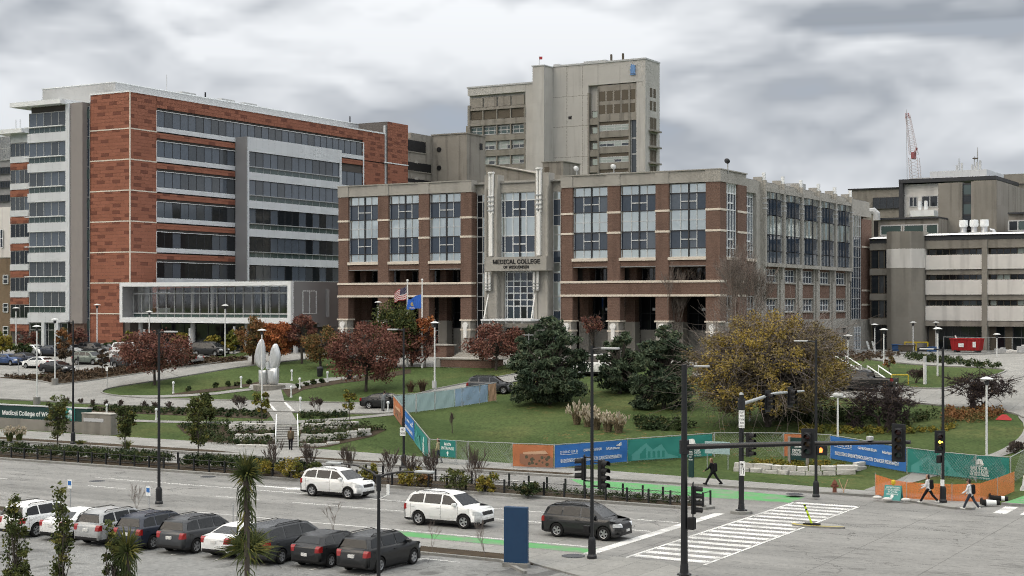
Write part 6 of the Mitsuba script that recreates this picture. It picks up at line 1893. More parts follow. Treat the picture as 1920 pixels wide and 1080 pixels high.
# two heads on the fourth lamp post: left one looks left along the street, right one looks right
for (u, v0, v1, f, n) in ((1095, 853, 907, (-.94, -.35, 0), 3), (1127, 857, 920, (.97, -.25, 0), 4)):
    off = (u - 1110) / (pxm(p4[0], p4[1]) * .866)
    c = np.array([p4[0] + off, p4[1], zrow(p4, (v0 + v1) / 2)])
    signal(k4, c, f, n, n == 3)
    for z in (-.55, .55):
        bracket(k4, (p4[0], p4[1], c[2] + z), (c[0], c[1], c[2] + z))
part(k4, 'push_button_box', [cbox(p4[0] - .42, p4[0] - .1, p4[1] - .1, p4[1] + .1, zrow(p4, 1000), zrow(p4, 986), .02)], 'black_m')
c = np.array([p6[0] + .0, p6[1] - .3, zrow(p6, 828)])
c[0] -= .1
signal(k6, c, (.35, -.94, 0), 3, True, lit=1)
bracket(k6, (p6[0], p6[1], c[2] + .3), tuple(c + [0, 0, .3]))
part(k6, 'pedestrian_signal', [cbox(p6[0] - .35, p6[0] - .1, p6[1] - .2, p6[1] + .2, zrow(p6, 868), zrow(p6, 854), .02)], 'black_m')
# lit hand signal on the fifth lamp post
c = np.array([p5[0] + .42, p5[1] - .05, zrow(p5, 843.5)])
ph = part(k5, 'pedestrian_signal', [cbox(c[0] - .3, c[0] + .3, c[1] - .12, c[1] + .1, c[2] - .3, c[2] + .3, .03)], 'black_m')
hand = unary_union([sbox(-.09, -.13, .09, .03)] + [sbox(-.09 + .05 * i, 0, -.055 + .05 * i, .13 + (.03 if i in (1, 2) else 0)) for i in range(4)] + [Polygon([(.08, -.06), (.15, .04), (.12, .07), (.07, 0)])])
kk = numbered(ph + '__hand_light')
scene[kk] = mikit.ply(place_text(prism(hand, 0, .01), (c[0] - .06, c[1] - .122, c[2]), F.right, F.up), 'red_paint_m')
scene[kk]['emitter'] = {'type': 'area', 'radiance': {'type': 'rgb', 'value': [.8, 0.16, 0.03]}}
labels[kk] = {'label': 'lit orange hand symbol'}

# ---- mast arm pole nearest the camera
pA = at_z(1283, 1078, .13)
k = thing('traffic_signal_pole', 'thick black traffic signal pole whose long mast arm crosses the picture at right', 'traffic signal', 'black mast arm signal poles')
hA = zrow(pA, 684) - .13
part(k, 'base', [move(lathe([(0, 0), (.32, 0), (.32, .06), (.2, .1), (.17, .5), (0, .5)], 10), *pA)], 'black_metal_m', smooth=30)
part(k, 'pole', [move(tube([(0, 0, .1), (0, 0, hA * .5), (0, 0, hA)], [.16, .14, .12], 12), *pA)], 'black_metal_m', smooth=40)
part(k, 'lamp_arm', [cyl((pA[0], pA[1], zrow(pA, 687)), (pA[0] + .55, pA[1], zrow(pA, 686)), .035)], 'black_metal_m')
part(k, 'lamp_head', [cbox(pA[0] + .5, pA[0] + 1.15, pA[1] - .15, pA[1] + .15, zrow(pA, 687) - .02, zrow(pA, 687) + .06, .02)], 'grey_metal_m')
zA = zrow(pA, 838)
part(k, 'clamp', [move(lathe([(0, -.3), (.22, -.3), (.22, .3), (0, .3)], 10), pA[0], pA[1], zA)], 'black_metal_m', smooth=30)
MF = FrontY(pA[1])
xe = MF.s(1707)
part(k, 'mast_arm', [tube([(pA[0], pA[1], zA), ((pA[0] + xe) / 2, pA[1], zA + (MF.z(1707, 829) - zA) * .55), (xe, pA[1], MF.z(1707, 829))], [.13, .1, .075], 12)], 'black_metal_m', smooth=40)
for (u, v0, v1) in ((1517, 801, 861), (1687, 792, 868)):
    c = np.array([MF.s(u), pA[1] - .16, MF.z(u, (v0 + v1) / 2)])
    n = 4 if u > 1600 else 3
    signal(k, c, (.18, -.98, 0), n, True, s=.9)
part(k, 'camera', [cbox(MF.s(1631) - .1, MF.s(1631) + .1, pA[1] - .2, pA[1] + .2, MF.z(1631, 826), MF.z(1631, 818), .02), cyl((MF.s(1631), pA[1], MF.z(1631, 834)), (MF.s(1631), pA[1], MF.z(1631, 825)), .04)], 'grey_metal_m')
c = np.array([MF.s(1299) + .05, pA[1] - .02, MF.z(1299, 937)])
signal(k, c, (.94, .3, 0), 4, True, s=.9)
bracket(k, (pA[0], pA[1], c[2]), tuple(c))
part(k, 'pedestrian_signal', [cbox(MF.s(1290), MF.s(1303), pA[1] - .15, pA[1] + .15, MF.z(1299, 993), MF.z(1299, 970), .03)], 'black_m')
# ---- far signal pole on the median
pB = at_z(1390, 962, .02)
k = thing('traffic_signal_pole', 'shorter black signal pole with rising arm standing before the golden tree', 'traffic signal', 'black mast arm signal poles')
hB = zrow(pB, 740)
part(k, 'foundation', [move(lathe([(0, 0), (.65, 0), (.62, .16), (0, .16)], 14), pB[0], pB[1], 0)], 'walk_m', smooth=30)
part(k, 'base', [move(lathe([(0, .16), (.34, .16), (.34, .22), (.2, .26), (.17, .6), (0, .6)], 10), pB[0], pB[1], 0)], 'black_metal_m', smooth=30)
part(k, 'pole', [tube([(pB[0], pB[1], .2), (pB[0], pB[1], hB)], [.16, .13], 12)], 'black_metal_m', smooth=40)
part(k, 'pole_cap', [move(lathe([(.14, 0), (.1, .1), (0, .14)], 10), pB[0], pB[1], hB)], 'galv_m')
zB = zrow(pB, 758)
BX = SideX(pB[0])
ye = BX.s(1507)
part(k, 'clamp', [move(lathe([(0, -.3), (.22, -.3), (.22, .3), (0, .3)], 10), pB[0], pB[1], zB)], 'black_metal_m', smooth=30)
part(k, 'mast_arm', [tube([(pB[0], pB[1], zB), (pB[0], (pB[1] + ye) / 2, zB + .35), (pB[0], ye, BX.z(1507, 733))], [.1, .085, .06], 12)], 'galv_m', smooth=40)
for (u, v0, v1) in ((1436, 733, 772), (1478, 726, 763)):
    c = np.array([pB[0] + .14, BX.s(u), BX.z(u, (v0 + v1) / 2)])
    signal(k, c, (.97, -.22, 0), 3, True, s=.95)
c = np.array([pB[0] + .45, pB[1], zrow(pB, 833)])
signal(k, c, (.97, -.22, 0), 4, False)
for z in (-.6, .6):
    bracket(k, (pB[0], pB[1], c[2] + z), tuple(c + [0, 0, z]))
zz = [zrow(pB, v) for v in (802, 769)]
pl = white_sign(k, pB + np.array([.1, -.06, 0]), .34, zz[0], zz[1], ['RIGHT', 'NO', 'TURN', 'ON', 'RED'], [zz[1] - .2 * (i + 1) + .03 for i in range(5)])
z0, z1 = zrow(pB, 891), zrow(pB, 864)
pl = white_sign(k, pB + np.array([.14, -.06, 0]), .32, z0, z1, [], [])
zc = (z0 + z1) / 2
ar = unary_union([Polygon([(-.1, -.3), (-.06, -.3), (-.06, .2), (-.02, .2), (-.08, .33), (-.14, .2), (-.1, .2)]), Polygon([(.06, -.33), (.10, -.33), (.1, -.05), (.04, .1), (.04, .2), (.08, .2), (.02, .33), (-.03, .2), (.0, .2), (.0, .08), (.06, -.08)])])
part(pl, 'arrows', place_text(prism(ar, 0, .004), (pB[0] + .15, pB[1] - .06 - .1515, zc), F.right, F.up), 'black_m')

# ---- twin armed lamp in the near lot
d0 = 62.0
r0 = ray(710, HORIZON)
pT = np.array([r0[0] * d0, r0[1] * d0, .05])
k = thing('twin_arm_lamp', 'lamp with two curved arms rising between the near parked cars', 'street lamp')
zt = zrow(pT, 895)
part(k, 'pole', [tube([pT, (pT[0], pT[1], zt)], [.085, .06], 10)], 'black_metal_m', smooth=40)
part(k, 'base', [move(lathe([(0, 0), (.2, 0), (.2, .3), (.09, .45), (0, .45)], 10), *pT)], 'black_metal_m', smooth=30)
part(k, 'collar', [move(lathe([(0, -.15), (.1, -.15), (.1, .5), (0, .5)], 10), pT[0], pT[1], zt - .4)], 'black_metal_m', smooth=30)
for s_, (ue, ve, um, vm) in ((-1, (640, 869, 690, 884)), (1, (780, 885, 730, 892))):
    TF_ = FrontY(pT[1])
    e = np.array([TF_.s(ue), pT[1], TF_.z(ue, ve)])
    b = np.array([pT[0], pT[1], zt])
    m1 = b + (e - b) * [.22, 1, .5]
    m2 = b + (e - b) * [.6, 1, .92]
    part(k, 'arm', [tube([b, m1, m2, e], [.05, .045, .04, .035], 8)], 'black_metal_m', smooth=40)
    u2 = 614 if s_ < 0 else 812
    h2_ = np.array([TF_.s(u2), pT[1], TF_.z(u2, ve + (0 if s_ < 0 else 1))])
    c = (e + h2_) / 2
    part(k, 'lamp_head', [cbox(min(e[0], h2_[0]), max(e[0], h2_[0]), pT[1] - .16, pT[1] + .16, c[2] - .04, c[2] + .06, .03)], 'galv_m')
part(k, 'side_sign', [box(FrontY(pT[1]).s(725), FrontY(pT[1]).s(730), pT[1] - .02, pT[1] + .02, zrow(pT, 927), zrow(pT, 907)), cyl((pT[0], pT[1], zrow(pT, 936)), (FrontY(pT[1]).s(727), pT[1], zrow(pT, 927)), .02)], 'print_white_m')

# ---- blue panel sign
pS = at_z(968, 1060, .13)
k = thing('blue_panel_sign', 'tall dark blue panel standing on the near pavement', 'sign panel')
part(k, 'panel', [move(cbox(-.56, .56, -.14, .14, 0.05, zrow(pS, 950), .03), pS[0], pS[1], 0, .18)], 'panel_blue_m')
part(k, 'foot', [move(cbox(-.62, .62, -.2, .2, -.1, .16, .02), pS[0], pS[1], .1, .18)], 'walk_m')
# parking sign posts at the edge of the lot
for i, (u, vt) in enumerate(((132, 899), (279, 912), (437, 946))):
    y = 61.75
    fy = FrontY(y)
    x = fy.s(u)
    k = thing('parking_sign', ['left parking sign post behind the parked white sedan', 'middle parking sign post behind the parked dark car', 'plain sign post right of the second parking sign'][i], 'parking sign', 'parking sign posts by the near lot')
    zt = fy.z(u, vt)
    part(k, 'post', [cyl((x, y, .1), (x, y, zt), .035, n=6)], 'grey_metal_m')
    if i < 2:
        pl = part(k, 'plate', [box(x - .16, x + .16, y - .06, y - .036, zt - .5, zt)], 'print_white_m')
        ubox(pl, 'blue_field', box(x - .12, x + .12, y - .064, y - .0605, zt - .32, zt - .08), 'banner_blue_m')
# ---- median fence
k = thing('median_fence', 'low black post and rail fence round the street median planting', 'fence')
xs_ = np.arange(-104, -35.4, 1.42)
for row, y in enumerate((83.25, 86.3)):
    for x in xs_:
        if row == 1 and x > -49:
            continue
        y2 = y
        ubox(k, 'post', box(x - .05, x + .05, y2 - .05, y2 + .05, .15, 1.0), 'black_metal_m')
    xe_ = -35.4 if row == 0 else -49.5
    for z in (.92, .38):
        part(k, 'rail', [cyl((-104, y, z), (xe_, y, z), .022, n=5)], 'black_metal_m')
k_end = [(-35.2, 83.3), (-35.2, 84.4)]
for (x, y) in k_end:
    ubox(k, 'post', box(x - .05, x + .05, y - .05, y + .05, .15, 1.0), 'black_metal_m')
part(k, 'rail', [cyl((-35.2, 83.3, .95), (-35.2, 84.4, .95), .03, n=5)], 'black_metal_m')
for x in np.arange(-48.3, -36, 1.42):
    y = 85.3 - (x + 44) * .12
    ubox(k, 'post', box(x - .05, x + .05, y - .05, y + .05, .15, 1.0), 'black_metal_m')
wm = [cyl((x, 83.25, .3), (x + .9, 83.25, .9), .006, n=3) for x in np.arange(-60, -36, .22)] + [cyl((x + .9, 83.25, .3), (x, 83.25, .9), .006, n=3) for x in np.arange(-60, -36, .22)]
part(k, 'wire_mesh', wm, 'black_metal_m', kind='stuff')

# ================================================================== construction fence and banners
FP = {}


def fpt(u, v):
    return at(u, v)


runs = [[(930, 753), (899, 758), (866, 763), (815, 770), (780, 774.5), (738, 778)],
        [(738, 778), (757, 803), (781, 834), (806, 868)],
        [(806, 868), (878, 873), (962, 877), (1040, 880), (1110, 875), (1176, 868), (1260, 862), (1340, 857), (1405, 857), (1470, 858)],
        [(1470, 858), (1515, 859), (1557, 862), (1630, 875), (1701, 888), (1765, 897), (1830, 904), (1895, 908)],
        [(1895, 908), (1945, 880), (2000, 850)]]
k = thing('construction_fence', 'chain link construction fence with grey posts enclosing the lawn', 'fence')
FH = 1.78
fmesh = []
for run in runs:
    pts = [fpt(u, v) for u, v in run]
    for i, p in enumerate(pts):
        if run is runs[0] or i:
            part(k, 'post', [cyl(p - [0, 0, .1], p + [0, 0, FH + .05], .03, n=6)], 'galv_m')
    for a, b in zip(pts[:-1], pts[1:]):
        part(k, 'rail', [cyl(a + [0, 0, FH], b + [0, 0, FH], .025, n=5)], 'galv_m')
        L_ = np.linalg.norm(b - a)
        n = int(L_ / .2)
        for j in range(n):
            p0, p1 = a + (b - a) * j / n, a + (b - a) * min(1, (j + 8) / n)
            fmesh.append(cyl(p0 + [0, 0, .05], p1 + [0, 0, FH], .0055, n=3))
            fmesh.append(cyl(p0 + [0, 0, FH], p1 + [0, 0, .05], .0055, n=3))
part(k, 'chain_link', fmesh, 'galv_m', kind='stuff')


def run_point(run, u):
    """The fence foot at this photo column."""
    us = [q[0] for q in run]
    pts = [fpt(a, b) for a, b in run]
    s = 1 if us[-1] > us[0] else -1
    for a, b, p, q in zip(us[:-1], us[1:], pts[:-1], pts[1:]):
        if min(a, b) - .01 <= u <= max(a, b) + .01:
            # solve along the straight fence, so that columns stay where perspective puts them
            lo, hi = 0.0, 1.0
            for _ in range(30):
                m = (lo + hi) / 2
                w = p + (q - p) * m
                uu = 960 + FOCAL * (0.866025 * w[0] + .5 * w[1]) / depth(w[0], w[1])
                if (uu < u) == (b > a):
                    lo = m
                else:
                    hi = m
            return p + (q - p) * lo
    return pts[-1] if abs(u - us[-1]) < abs(u - us[0]) else pts[0]


def banner(label, run, u0, u1, mat, z0=.12, z1=1.72, seed=0, front=.05):
    """Fabric hung on the fence: a gently rippled sheet with thickness between two columns of a run."""
    rng = np.random.default_rng(seed)
    n = 24
    us = np.linspace(u0, u1, n)
    e0, e1 = run_point(run, u0), run_point(run, u1)
    base = e0 + (e1 - e0) * np.linspace(0, 1, n)[:, None]
    k = thing('fence_banner', label, 'banner', 'banners on the construction fence')
    d = base[-1] - base[0]
    d[2] = 0
    L_ = np.linalg.norm(d)
    r = d / L_
    nrm = np.cross(r, [0, 0, 1])
    if nrm @ np.array([.5, -.866, 0]) < 0:
        nrm = -nrm
    zs = np.linspace(z0, z1, 7)
    rows = []
    for side in (0, 1):
        for j, z in enumerate(zs):
            wob = (.02 * np.sin(np.arange(n) * 1.1 + seed + j * 1.3) + .018 * np.sin(np.arange(n) * .45 - j * .9 + 2 * seed)) * (1 if 0 < j < 6 else .35)
            rows.append(base + [0, 0, z] + nrm * (front + side * .012) + nrm * wob[:, None])
    v = np.vstack(rows)
    f = []
    for side in (0, 1):
        o = side * 7 * n
        for j in range(6):
            for i in range(n - 1):
                a, b, c, e = o + j * n + i, o + j * n + i + 1, o + (j + 1) * n + i + 1, o + (j + 1) * n + i
                f += [[a, b, c], [a, c, e]] if side else [[a, c, b], [a, e, c]]
    part(k, 'cloth', [(v, np.array(f))], mat, smooth=True)
    return k, base[0], base[-1], r, nrm, L_


def on_banner(key, b0, b1, nrm, fx, z, mesh2d, mat, off=.118, name='print', label=None):
    """Flat print on a banner: mesh2d in its own plane, origin at the fraction fx along it and height z above the fence foot."""
    o = b0 + (b1 - b0) * fx
    d = (b1 - b0)
    rr_ = d / np.linalg.norm(d)
    part(key, name, place_text(mesh2d, o + [0, 0, z] + nrm * off, rr_, np.array([0, 0, 1.0])), mat, label=label)


def emblem(w):
    """The open book under a domed outline, with two bars below."""
    a = Polygon([(-.5, 0), (-.42, .42), (-.3, .60), (-.12, .70), (0, .66), (.12, .70), (.3, .60), (.42, .42), (.5, 0), (.02, .05), (.02, .5), (-.02, .5), (-.02, .05)])
    b = sbox(-.56, -.10, .56, -.05)
    return prism(affinity.scale(unary_union([a, b]), w, w, origin=(0, 0)), 0, .003)


def lettering(s, h, maxw=None, bold=True, centre=False):
    m = text(s, h, .003, bold)
    wd = np.ptp(m[0][:, 0])
    v, f = m
    v = v - [v[:, 0].min(), 0, 0]
    if maxw and wd > maxw:
        v = v * [maxw / wd, 1, 1]
        wd = maxw
    if centre:
        v = v - [wd / 2, 0, 0]
    return v, f


def sponsor_banner(label, run, u0, u1, seed):
    k, b0, b1, r, nrm, L_ = banner(label, run, u0, u1, 'banner_blue_m', seed=seed)
    on_banner(k, b0, b1, nrm, .06, 1.12, lettering('C O N C O R D', .17, L_ * .24), 'print_white_m', name='lettering', label='white lettering CONCORD')
    on_banner(k, b0, b1, nrm, .06, 1.02, prism(LineString(curve([(0, .03), (L_ * .12, -.03), (L_ * .24, .03)])).buffer(.014), 0, .003), 'print_white_m', name='underline')
    on_banner(k, b0, b1, nrm, .38, 1.14, lettering('CANNONDESIGN', .17, L_ * .25), 'print_white_m', name='lettering', label='white lettering CANNONDESIGN')
    on_banner(k, b0, b1, nrm, .70, 1.12, lettering('Mortenson', .18, L_ * .24), 'print_white_m', name='lettering', label='white lettering Mortenson')
    on_banner(k, b0, b1, nrm, .84, 1.34, prism(unary_union([sbox(i * .12, 0, i * .12 + .10, .08 + .06 * i) for i in range(4)]), 0, .003), 'print_white_m', name='stepped_mark')
    on_banner(k, b0, b1, nrm, .07, .45, lettering('BUILDING BREAKTHROUGHS IN CANCER RESEARCH', .24, L_ * .84), 'print_white_m', name='lettering', label='white lettering BUILDING BREAKTHROUGHS IN CANCER RESEARCH')
    return k


def college_banner(label, run, u0, u1, seed, fx=.8, art=True):
    k, b0, b1, r, nrm, L_ = banner(label, run, u0, u1, 'teal_m', seed=seed)
    if art:      # printed view of a plain pitched building mass
        on_banner(k, b0, b1, nrm, .0, .15, prism(Polygon([(.3, 0), (.3, .45), (L_ * .22, 1.25), (L_ * .30, .7), (L_ * .40, 1.1), (L_ * .48, .35), (L_ * .6, .1), (L_ * .6, 0)]), 0, .003), 'teal_light_m', off=.110, name='printed_view')
        on_banner(k, b0, b1, nrm, .0, .15, prism(unary_union([Polygon([(.9, .1), (.9, .45), (L_ * .22, .95), (L_ * .22, .1)])] + [sbox(L_ * .24 + i * .35, .1, L_ * .24 + i * .35 + .2, .6) for i in range(4)]), 0, .003), 'teal_m', off=.114, name='printed_view')
    on_banner(k, b0, b1, nrm, fx, 1.1, emblem(.55), 'print_white_m', name='emblem')
    on_banner(k, b0, b1, nrm, fx, .78, lettering('MEDICAL', .2, 1.2, True, True), 'print_white_m', name='lettering')
    on_banner(k, b0, b1, nrm, fx, .54, lettering('COLLEGE', .2, 1.2, True, True), 'print_white_m', name='lettering')
    on_banner(k, b0, b1, nrm, fx, .36, lettering('OF WISCONSIN', .14, 1.3, True, True), 'print_white_m', name='lettering')
    on_banner(k, b0, b1, nrm, fx, .2, lettering('knowledge changing life', .09, 1.7, False, True), 'print_white_m', name='lettering')
    return k


def orange_banner(label, run, u0, u1, seed):
    k, b0, b1, r, nrm, L_ = banner(label, run, u0, u1, 'banner_orange_m', seed=seed)
    on_banner(k, b0, b1, nrm, .0, .12, prism(Polygon([(L_ * .18, .25), (L_ * .18, .95), (L_ * .85, .9), (L_, .7), (L_, 0), (L_ * .4, 0)]), 0, .003), 'banner_brown_m', off=.110, name='printed_view')
    on_banner(k, b0, b1, nrm, .0, .12, prism(Polygon([(L_ * .26, .9), (L_ * .26, 1.05), (L_ * .8, 1.22), (L_ * .88, 1.0), (L_ * .8, .95)]), 0, .003), 'banner_tan_m', off=.113, name='printed_view')
    rng = np.random.default_rng(seed)
    on_banner(k, b0, b1, nrm, .0, .12, prism(unary_union([affinity.translate(Point(0, 0).buffer(rng.uniform(.05, .14), 3), L_ * rng.uniform(.3, .9), rng.uniform(.2, .75)) for _ in range(16)]), 0, .003), 'banner_dark_m', off=.116, name='printed_view')
    return k


def back_banner(label, run, u0, u1, mat, seed):
    return banner(label, run, u0, u1, mat, seed=seed, front=.04)


rb = runs[0][::-1]
back_banner('pale reversed banner piece farthest left on the back fence', rb, 738.5, 779, 'banner_back_m', 1)
back_banner('pale green reversed banner second from the left on the back fence', rb, 781, 814, 'banner_back_m', 2)
back_banner('pale green reversed banner third from the left on the back fence', rb, 816, 852, 'banner_back_m', 3)
back_banner('pale blue reversed banner at the right of the back fence', rb, 853, 914, 'banner_back_blue_m', 4)
back_banner('tan reversed banner beside the left pine on the back fence', rb, 915, 930, 'banner_tan_m', 5)
orange_banner('narrow orange banner on the fence side left of the lamp post', runs[1], 739, 756, 6)
sponsor_banner('blue sponsor banner seen sharply from the side on the left fence run', runs[1], 757.5, 778, 7)
college_banner('teal banner seen sharply from the side near the left fence corner', runs[1], 779, 803, 8, .75)
orange_banner('orange and brown picture banner left of the first long blue banner', runs[2], 962, 1038, 9)
sponsor_banner('long blue sponsor banner behind the signals of the middle lamp post', runs[2], 1040, 1175, 10)
college_banner('long teal banner left of the thick signal pole', runs[2], 1177, 1335, 11, .76)
orange_banner('orange banner behind the black sign board at right', runs[3], 1471, 1530, 12)
sponsor_banner('long blue sponsor banner behind the mast arm at right', runs[3], 1558, 1700, 13)
college_banner('long teal banner at the right end of the fence', runs[3], 1702, 1893, 14, .72)
# main entrance sign before the fence
pM = fpt(858, 872) + np.array([-.0, -.3, 0])
rM = np.array([0.985, -0.17, 0])
k = thing('entrance_sign', 'teal sign board reading MAIN ENTRANCE with an up arrow', 'sign')
u0_, u1_ = fpt(829, 869), fpt(858, 872)
dM = (u1_ - u0_) * [1, 1, 0]
LM = np.linalg.norm(dM)
rM = dM / LM
nM = np.cross(rM, [0, 0, 1])
zb_ = .55
v_, f_ = prism(sbox(0, 0, LM, 1.25), 0, .03)
part(k, 'board', place_text((v_, f_), u0_ + nM * .2 + [0, 0, zb_], rM, np.array([0, 0, 1.0])), 'teal_m')
for t, z, h in (('MAIN', .85, .2), ('ENTRANCE', .55, .2)):
    part(k, 'lettering', place_text(lettering(t, h, LM * .82, True, True), u0_ + nM * .2345 + rM * LM / 2 + [0, 0, zb_ + z], rM, np.array([0, 0, 1.0])), 'print_white_m')
arw = Polygon([(-.05, 0), (.05, 0), (.05, .2), (.14, .2), (0, .38), (-.14, .2), (-.05, .2)])
part(k, 'arrow', place_text(prism(arw, 0, .003), u0_ + nM * .2345 + rM * LM / 2 + [0, 0, zb_ + .08], rM, np.array([0, 0, 1.0])), 'print_white_m')
for q in (.02, LM - .02):
    part(k, 'post', [cyl(u0_ + nM * .15 + rM * q - [0, 0, .1], u0_ + nM * .15 + rM * q + [0, 0, 1.85], .03, n=6)], 'galv_m')
part(k, 'brace', [cyl(u0_ + nM * .5 + rM * LM * .0, u0_ + nM * .2 + rM * LM * .6 + [0, 0, .6], .02, n=5)], 'galv_m')
# black college sign board by the flower bed
pc = at(1497, 872)
k = thing('black_sign_board', 'black college sign board with white emblem behind the far signal head', 'sign')
sB = pxm(pc[0], pc[1])
wB, zlo, zhi = 30 / sB, .35, 1.95
ubox(k, 'board', box(pc[0] - wB / 2, pc[0] + wB / 2, pc[1] - .05, pc[1] + .05, pc[2] + zlo, pc[2] + zhi), 'sign_dark_m')
for q in (-wB / 2 - .1, wB / 2 + .1):
    ubox(k, 'post', box(pc[0] + q - .09, pc[0] + q + .09, pc[1] - .09, pc[1] + .09, pc[2] - .1, pc[2] + zhi + .05), 'old_concrete_m')
fb = FrontY(pc[1] - .052)
part(k, 'emblem', place_text(emblem(.5), (pc[0] - .0, pc[1] - .052, pc[2] + 1.3), F.right, F.up), 'print_white_m')
for t, z, h in (('MEDICAL', 1.0, .14), ('COLLEGE', .83, .14), ('OF WISCONSIN', .69, .10)):
    part(k, 'lettering', place_text(lettering(t, h, wB * .85, True, True), (pc[0], pc[1] - .052, pc[2] + z), F.right, F.up), 'print_white_m')
# small dark post sign with white emblem by the thick signal pole
pc = at(1296, 896)
k = thing('emblem_post_sign', 'slim dark sign post topped by a white emblem behind the thick signal pole', 'sign')
part(k, 'post', [cbox(pc[0] - .18, pc[0] + .18, pc[1] - .1, pc[1] + .1, pc[2] - .1, zrow(pc, 840), .02)], 'sign_dark_m')
part(k, 'emblem', place_text(emblem(.56), (pc[0], pc[1] - .1, zrow(pc, 834)), F.right, F.up), 'print_white_m')
for i in range(4):
    part(k, 'lettering', place_text(lettering(['MEDICAL', 'COLLEGE', 'OF', 'WISCONSIN'][i], .09, .3, True, True), (pc[0], pc[1] - .103, zrow(pc, 848) - .18 * i), F.right, F.up), 'print_white_m')
k = thing('grey_board_sign', 'blank grey board on two thin legs before the teal banner', 'sign board')
pc = at(1345, 880)
ubox(k, 'board', box(pc[0] - .95, pc[0] + .95, pc[1] - .03, pc[1] + .03, zrow(pc, 851), zrow(pc, 828)), 'banner_back_m')
for q in (-.8, .8):
    part(k, 'leg', [cyl((pc[0] + q, pc[1] + .05, pc[2] - .1), (pc[0] + q, pc[1] + .05, zrow(pc, 845)), .025, n=5)], 'galv_m')

# ---- orange plastic netting
nb = [(1641, 929), (1672, 934), (1700, 938), (1740, 941), (1785, 943), (1838, 944), (1870, 935), (1902, 921)]
tp = [(1641, 889), (1672, 899), (1700, 904), (1740, 906), (1785, 908), (1838, 906), (1870, 896), (1902, 884)]
k = thing('orange_net_fence', 'sagging orange plastic safety netting along the pavement corner', 'safety netting')
bp = [at(u, v) for u, v in nb]
tops = [np.array([p[0], p[1], zrow(p, t[1])]) for p, t in zip(bp, tp)]
st_ = []
N_ = 26
for a, b, c, d in zip(bp[:-1], bp[1:], tops[:-1], tops[1:]):
    n = max(2, int(np.linalg.norm(b - a) / .09))
    for j in range(N_):
        f0 = (j + .12) / N_
        f1 = (j + .86) / N_
        q = [a + (c - a) * f0, b + (d - b) * f0, b + (d - b) * f1, a + (c - a) * f1]
        st_.append((np.array(q), np.array([[0, 1, 2], [0, 2, 3]])))
    for j in range(n):
        p0, p1 = a + (b - a) * j / n, c + (d - c) * j / n
        w = (b - a) / n * .45
        st_.append((np.array([p0, p0 + w, p1 + w, p1]) + [0, -.004, 0], np.array([[0, 1, 2], [0, 2, 3]])))
part(k, 'netting', st_, 'orange_net_m')
for p, t in list(zip(bp, tops))[::2]:
    part(k, 'stake', [cyl(p - [0, 0, .1], t + [0, 0, .08], .02, n=5)], 'galv_m')

# ---- A-frame board with amber lamp
pc = at_z(1675, 937, .13)
k = thing('sandwich_board', 'teal sandwich board with white lettering and an amber lamp on top', 'sandwich board')
sB = pxm(pc[0], pc[1])
w, h = .52, 27 / sB
for s_ in (-1, 1):
    v_, f_ = box(-w, w, -.02, .02, 0, h)
    v_ = v_ + np.stack([v_[:, 0] * 0, s_ * (.32 - v_[:, 2] * .32 / h), v_[:, 2] * 0], 1)
    part(k, 'board', (v_ + pc, f_), 'teal_light_m')
for i, t in enumerate(('PEDESTRIANS', 'PLEASE CROSS', 'AT OTHER', 'CROSSWALK')):
    part(k, 'lettering', place_text(lettering(t, .085, .85, True, True), pc + [0, -.345 + (h - .16 - .13 * i) * .32 / h - .02, h - .16 - .13 * i], F.right, np.array([0, .32 / h, 1.0]) / np.hypot(1, .32 / h)), 'print_white_m')
part(k, 'round_mark', place_text(prism(Point(0, 0).buffer(.1, 8), 0, .003), pc + [0, -.35 + (.24) * .32 / h - .012, .24], F.right, np.array([0, .32 / h, 1.0]) / np.hypot(1, .32 / h)), 'print_white_m')
part(k, 'amber_lamp', [move(lathe([(0, 0), (.06, 0), (.06, .06), (.13, .1), (.13, .26), (.06, .33), (0, .33)], 12), pc[0], pc[1], pc[2] + h)], 'yellow_m', smooth=40)
sand = []
for i, (dx, dy) in enumerate(((-.95, -.1), (-.2, -.55), (.85, -.3))):
    single('sandbag', move(mesh_of([(np.array(trimesh.creation.icosphere(2, 1.0).vertices) * [.3, .17, .11] + [0, 0, .09], np.array(trimesh.creation.icosphere(2, 1.0).faces))]), pc[0] + dx, pc[1] + dy, .13, .3 * i), 'pale_panel_m',
           ['pale sandbag at the left foot of the sandwich board', 'pale sandbag in front of the sandwich board', 'pale sandbag at the right foot of the sandwich board'][i], 'sandbag', 'sandbags at the sandwich board', smooth=True)
# ---- hydrant and sticks
pc = at(1565, 925)
sB = pxm(pc[0], pc[1])
k = thing('fire_hydrant', 'dull red fire hydrant on the lawn edge behind the crosswalk', 'hydrant')
part(k, 'barrel', [move(lathe([(0, 0), (.2, 0), (.2, .06), (.13, .1), (.13, .55), (.17, .58), (.17, .64), (.14, .7), (.08, .8), (.04, .83), (.04, .88), (0, .88)], 14), *pc)], 'terracotta_dark_m', smooth=30)
for a in (0, math.pi, -math.pi / 2):
    q = np.array([math.cos(a), math.sin(a), 0])
    part(k, 'nozzle', [cyl(pc + q * .1 + [0, 0, .47], pc + q * .24 + [0, 0, .47], .075, n=8)], 'terracotta_dark_m')
k = thing('marker_sticks', 'two thin pale sticks crossed in the lawn right of the hydrant', 'stake')
p1 = at(1580, 927)
part(k, 'stick', [cyl(p1 + [-.25, 0, .95], p1 + [.15, 0, -.05], .025, n=5)], 'banner_tan_m')
part(k, 'stick', [cyl(p1 + [.32, .05, .95], p1 + [-.05, .05, -.05], .025, n=5)], 'banner_tan_m')
